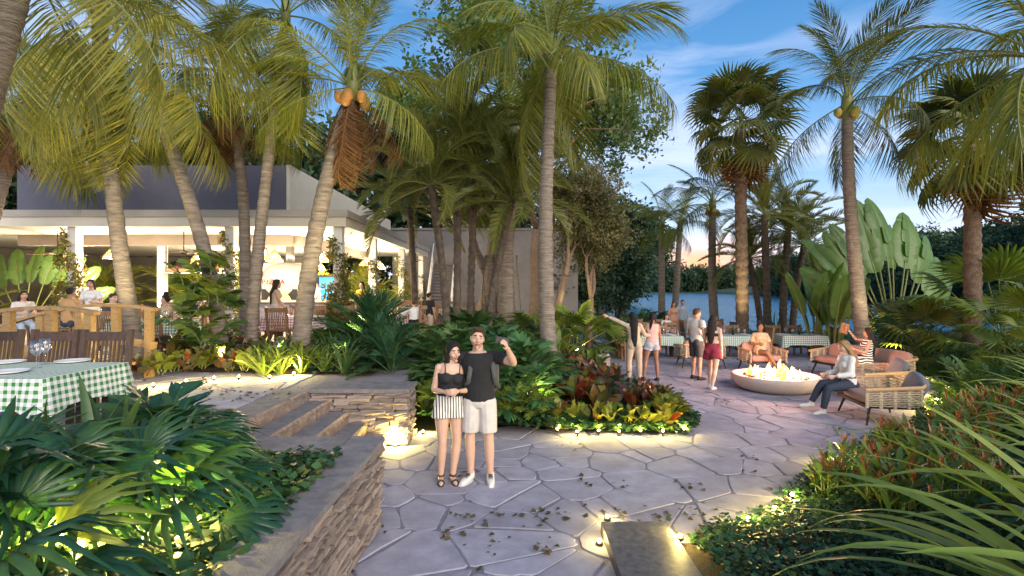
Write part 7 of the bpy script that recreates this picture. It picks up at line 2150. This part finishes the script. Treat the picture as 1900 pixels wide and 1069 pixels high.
person('woman in yellow top standing behind the corner column', Vector((-4.95, 16.9, TZ)), R(-10), 1.68, 'f', 'skin_tan', hair=('long', 'hair_black'), top=('tee', 'yellow_cloth'), bottom=('pants', 'black_cloth'), shoes='shoe_black', armL=((.3, .2, -.9), (-.5, .8, .3)), armR=((.3, .2, -.9), (-.5, .8, .3)))
person('child in white hoodie beside the red table', Vector((-2.72, 14.15, TZ)), R(200), 1.12, 'm', 'skin_light', hair=('crop', 'hair_brown'), top=('long', 'white_cloth'), bottom=('pants', 'black_cloth'), shoes='shoe_white', armL=((.6, .3, -.6), (.6, .4, -.5)), build=1.15, face=False)
person('boy in black tee standing at the red table', Vector((-2.32, 14.25, TZ)), R(150), 1.34, 'm', 'skin_tan', hair=('crop', 'hair_dark_brown'), top=('tee', 'black_cloth'), bottom=('knee', 'beige_cloth'), shoes='shoe_white', build=1.05, face=False)
bpy.data.scenes.remove(tmp_scene)
# ------------------------------------------------------------------ garden lamps
GLOBE = MB(); GLOBE.ellip((0, 0, .040), (.019, .019, .015), 10, 8); GLOBE_ME = GLOBE.mesh('lamp_lens', MAT['lamp_glow'], True)
STAKE = MB(); STAKE.tube([(0, 0, -.06), (0, 0, .0)], .012, 6); STAKE.lathe([(.0, -.005), (.03, .0), (.034, .026), (.026, .030)], 10); STAKE_ME = STAKE.mesh('lamp_stake', MAT['dark_metal'])
def path_light(px, py, z, label, group, power=9.0, dy=0.0, up=0.0):
    p = gp(px, py, z + .04)
    o = empty('path_light', (p.x, p.y + dy, z + up), 0, label, 'path light', group)
    mobj('stake', STAKE_ME, o); mobj('lens', GLOBE_ME, o)
    light('lamp_light', 'POINT', (0, 0, .11), power, WARM, o, radius=.04)
    return o
PW = 9.0
g1 = 'path lights along the front of the croton bed'
for i, (px, py) in enumerate(((1035, 800), (1072, 805), (1112, 803), (1150, 804), (1190, 803), (1232, 804), (1272, 800))):
    path_light(px, py, .02, ('leftmost', 'second from left', 'third from left', 'middle', 'third from right', 'second from right', 'rightmost')[i] + ' path light glowing at the stone edge under the crotons', g1, PW, dy=.06, up=.02)
g2 = 'path lights along the terrace path'
for i, (px, py) in enumerate(((284, 713), (345, 706), (397, 700), (443, 698), (500, 698), (545, 692))):
    path_light(px, py, TZ + .02, ('first', 'second', 'third', 'fourth', 'fifth', 'sixth')[i] + ' path light from the near table under the terrace path plants', g2, PW * (2.0 if i in (0, 5) else 1.0))
g3 = 'path lights along the right bed'
for i, (px, py) in enumerate(((1262, 1003), (1388, 970), (1437, 950), (1470, 925), (1545, 858), (1552, 880), (1712, 728), (1738, 745), (1715, 760), (1742, 776), (1700, 745))):
    path_light(px, py, .02, ('path light at the right bed edge nearest the granite slab', 'second path light from the granite slab on the right bed edge', 'third path light from the granite slab on the right bed edge', 'fourth path light from the granite slab on the right bed edge', 'path light under the tip of the orange heliconias', 'path light just in front of the heliconia tip lamp', 'path light furthest back behind the rope armchairs', 'path light right of the pillowed armchair', 'path light behind the nearest rope armchair', 'path light right of the nearest rope armchair', 'path light between the two rope armchairs and the bed')[i], g3, PW * .9, up=.045)
for i, (px, py, lb) in enumerate(((1127, 958, 'path light at the back edge of the granite slab'), (1112, 1003, 'path light tucked against the left side of the granite slab'), (1247, 998, 'path light tucked against the right side of the granite slab'))):
    path_light(px, py, .0, lb, None, PW * .3)
path_light(735, 822, .0, 'bright lamp at the foot of the wing wall, washing its stones', None, 26, dy=-.05)
path_light(785, 800, .0, 'bright lamp just right of the wing wall end', None, 12)
for i, (px, py, z, lb) in enumerate(((110, 1000, TZ + .03, 'lamp glowing under the pleated leaves at the bottom left'), (150, 1015, TZ + .02, 'second lamp under the pleated leaves at the bottom left'), (322, 935, TZ + .10, 'lamp glowing through the middle of the near planter'), (215, 725, TZ, 'small lamp under the corner of the near table'))):
    path_light(px, py, z, lb, None, PW * (3.2 if i < 3 else .5), up=.02)
for i, (x, y, lb) in enumerate(((-.55, 9.3, 'lamp glowing among the dark plants right of the man'), (-.15, 10.4, 'lamp deeper in the dark plants right of the man'), (.25, 9.7, 'lamp left of the tall palm trunk'), (.45, 8.7, 'lamp under the front ferns'))):
    o = empty('path_light', (x, y, zc(x, y)), 0, lb, 'path light'); mobj('stake', STAKE_ME, o); mobj('lens', GLOBE_ME, o, loc=(0, 0, .18)); light('lamp_light', 'POINT', (0, 0, .36), PW * 1.3, WARM, o, radius=.04)
# uplights at the palms, plus added ones to brighten the trees
def uplight(x, y, z, target, power, label, angle=70, group='garden spotlights at the palms'):
    o = empty('garden_spotlight', (x, y, z), 0, label, 'spotlight', group)
    d = (Vector(target) - Vector((x, y, z))).normalized()
    mb = MB(); mb.tube([(0, 0, -.05), (0, 0, .08)], .012, 6); mb.build('spike', MAT['dark_metal'], o)
    mb = MB(); mb.tube([Vector((0, 0, .10)) - d * .06, Vector((0, 0, .10)) + d * .06], [.03, .045], 10); mb.build('housing', MAT['dark_metal'], o)
    mb = MB(); mb.tube([Vector((0, 0, .10)) + d * .055, Vector((0, 0, .10)) + d * .064], .038, 10); mb.build('lens', MAT['lamp_glow'], o)
    light('spot_light', 'SPOT', Vector((0, 0, .10)) + d * .08, power, (1.0, .82, .42), o, radius=.05, target=Vector((0, 0, .10)) + d * 2, angle=angle, blend=1.0)
    return o
UP = 430
uplight(-6.6, 8.7, TZ + .03, at(190, 120, 9.6), UP, 'spotlight at the foot of the ringed palm')
uplight(-5.2, 9.2, TZ + .05, at(300, 180, 10.2), UP, 'spotlight among the terrace crotons')
uplight(-4.2, 9.0, TZ + .05, at(560, 120, 10.2), UP, 'spotlight behind the terrace path aimed at the two middle palms')
uplight(-3.0, 9.1, TZ + .05, at(655, 170, 9.8), UP, 'spotlight behind the wing wall aimed at the coconut clusters')
uplight(.35, 9.6, .35, at(1020, 100, 10.7), UP, 'spotlight in front of the tall palm trunk')
uplight(-.35, 13.0, .6, at(860, 260, 13.6), UP * 1.2, 'spotlight under the dark palm cluster')
uplight(-.2, 14.8, .55, at(950, 260, 15.5), UP * .9, 'spotlight washing the ringed palm behind the cluster', 80)
uplight(1.9, 15.2, .2, (3.2, 17.6, 4.5), UP * .8, 'added spotlight brightening the grey green fine leaved tree', 90)  # added lamp, lifts the dark olive foliage
uplight(-.6, 18.2, .5, (-.5, 20, 8), UP * 1.6, 'added spotlight brightening the tall open crowned tree', 80)  # added lamp, lifts the dark broadleaf crown
uplight(1.3, 22.0, .1, (1.8, 24.5, 9), UP * 1.8, 'added spotlight brightening the tree overhanging the sky', 80)  # added lamp, lifts the dark crown of the rear broadleaf tree
uplight(11.25, 13.1, .2, at(1806, 300, 14), UP * 1.5, 'spotlight at the foot of the right fan palm')
uplight(10.4, 13.9, .05, at(1572, 200, 15), UP, 'spotlight behind the long sofa aimed at the coconut palm')
uplight(8.1, 17.9, .05, at(1375, 230, 19), UP * 1.6, 'spotlight at the foot of the patio fan palm')
uplight(11.2, 16.4, .0, at(1640, 420, 18), UP * .6, 'spotlight in front of the big paddle leaf fan')
uplight(10.0, 8.6, .2, at(1900, 120, 9.5), UP * .8, 'spotlight at the right edge aimed at the corner palm')
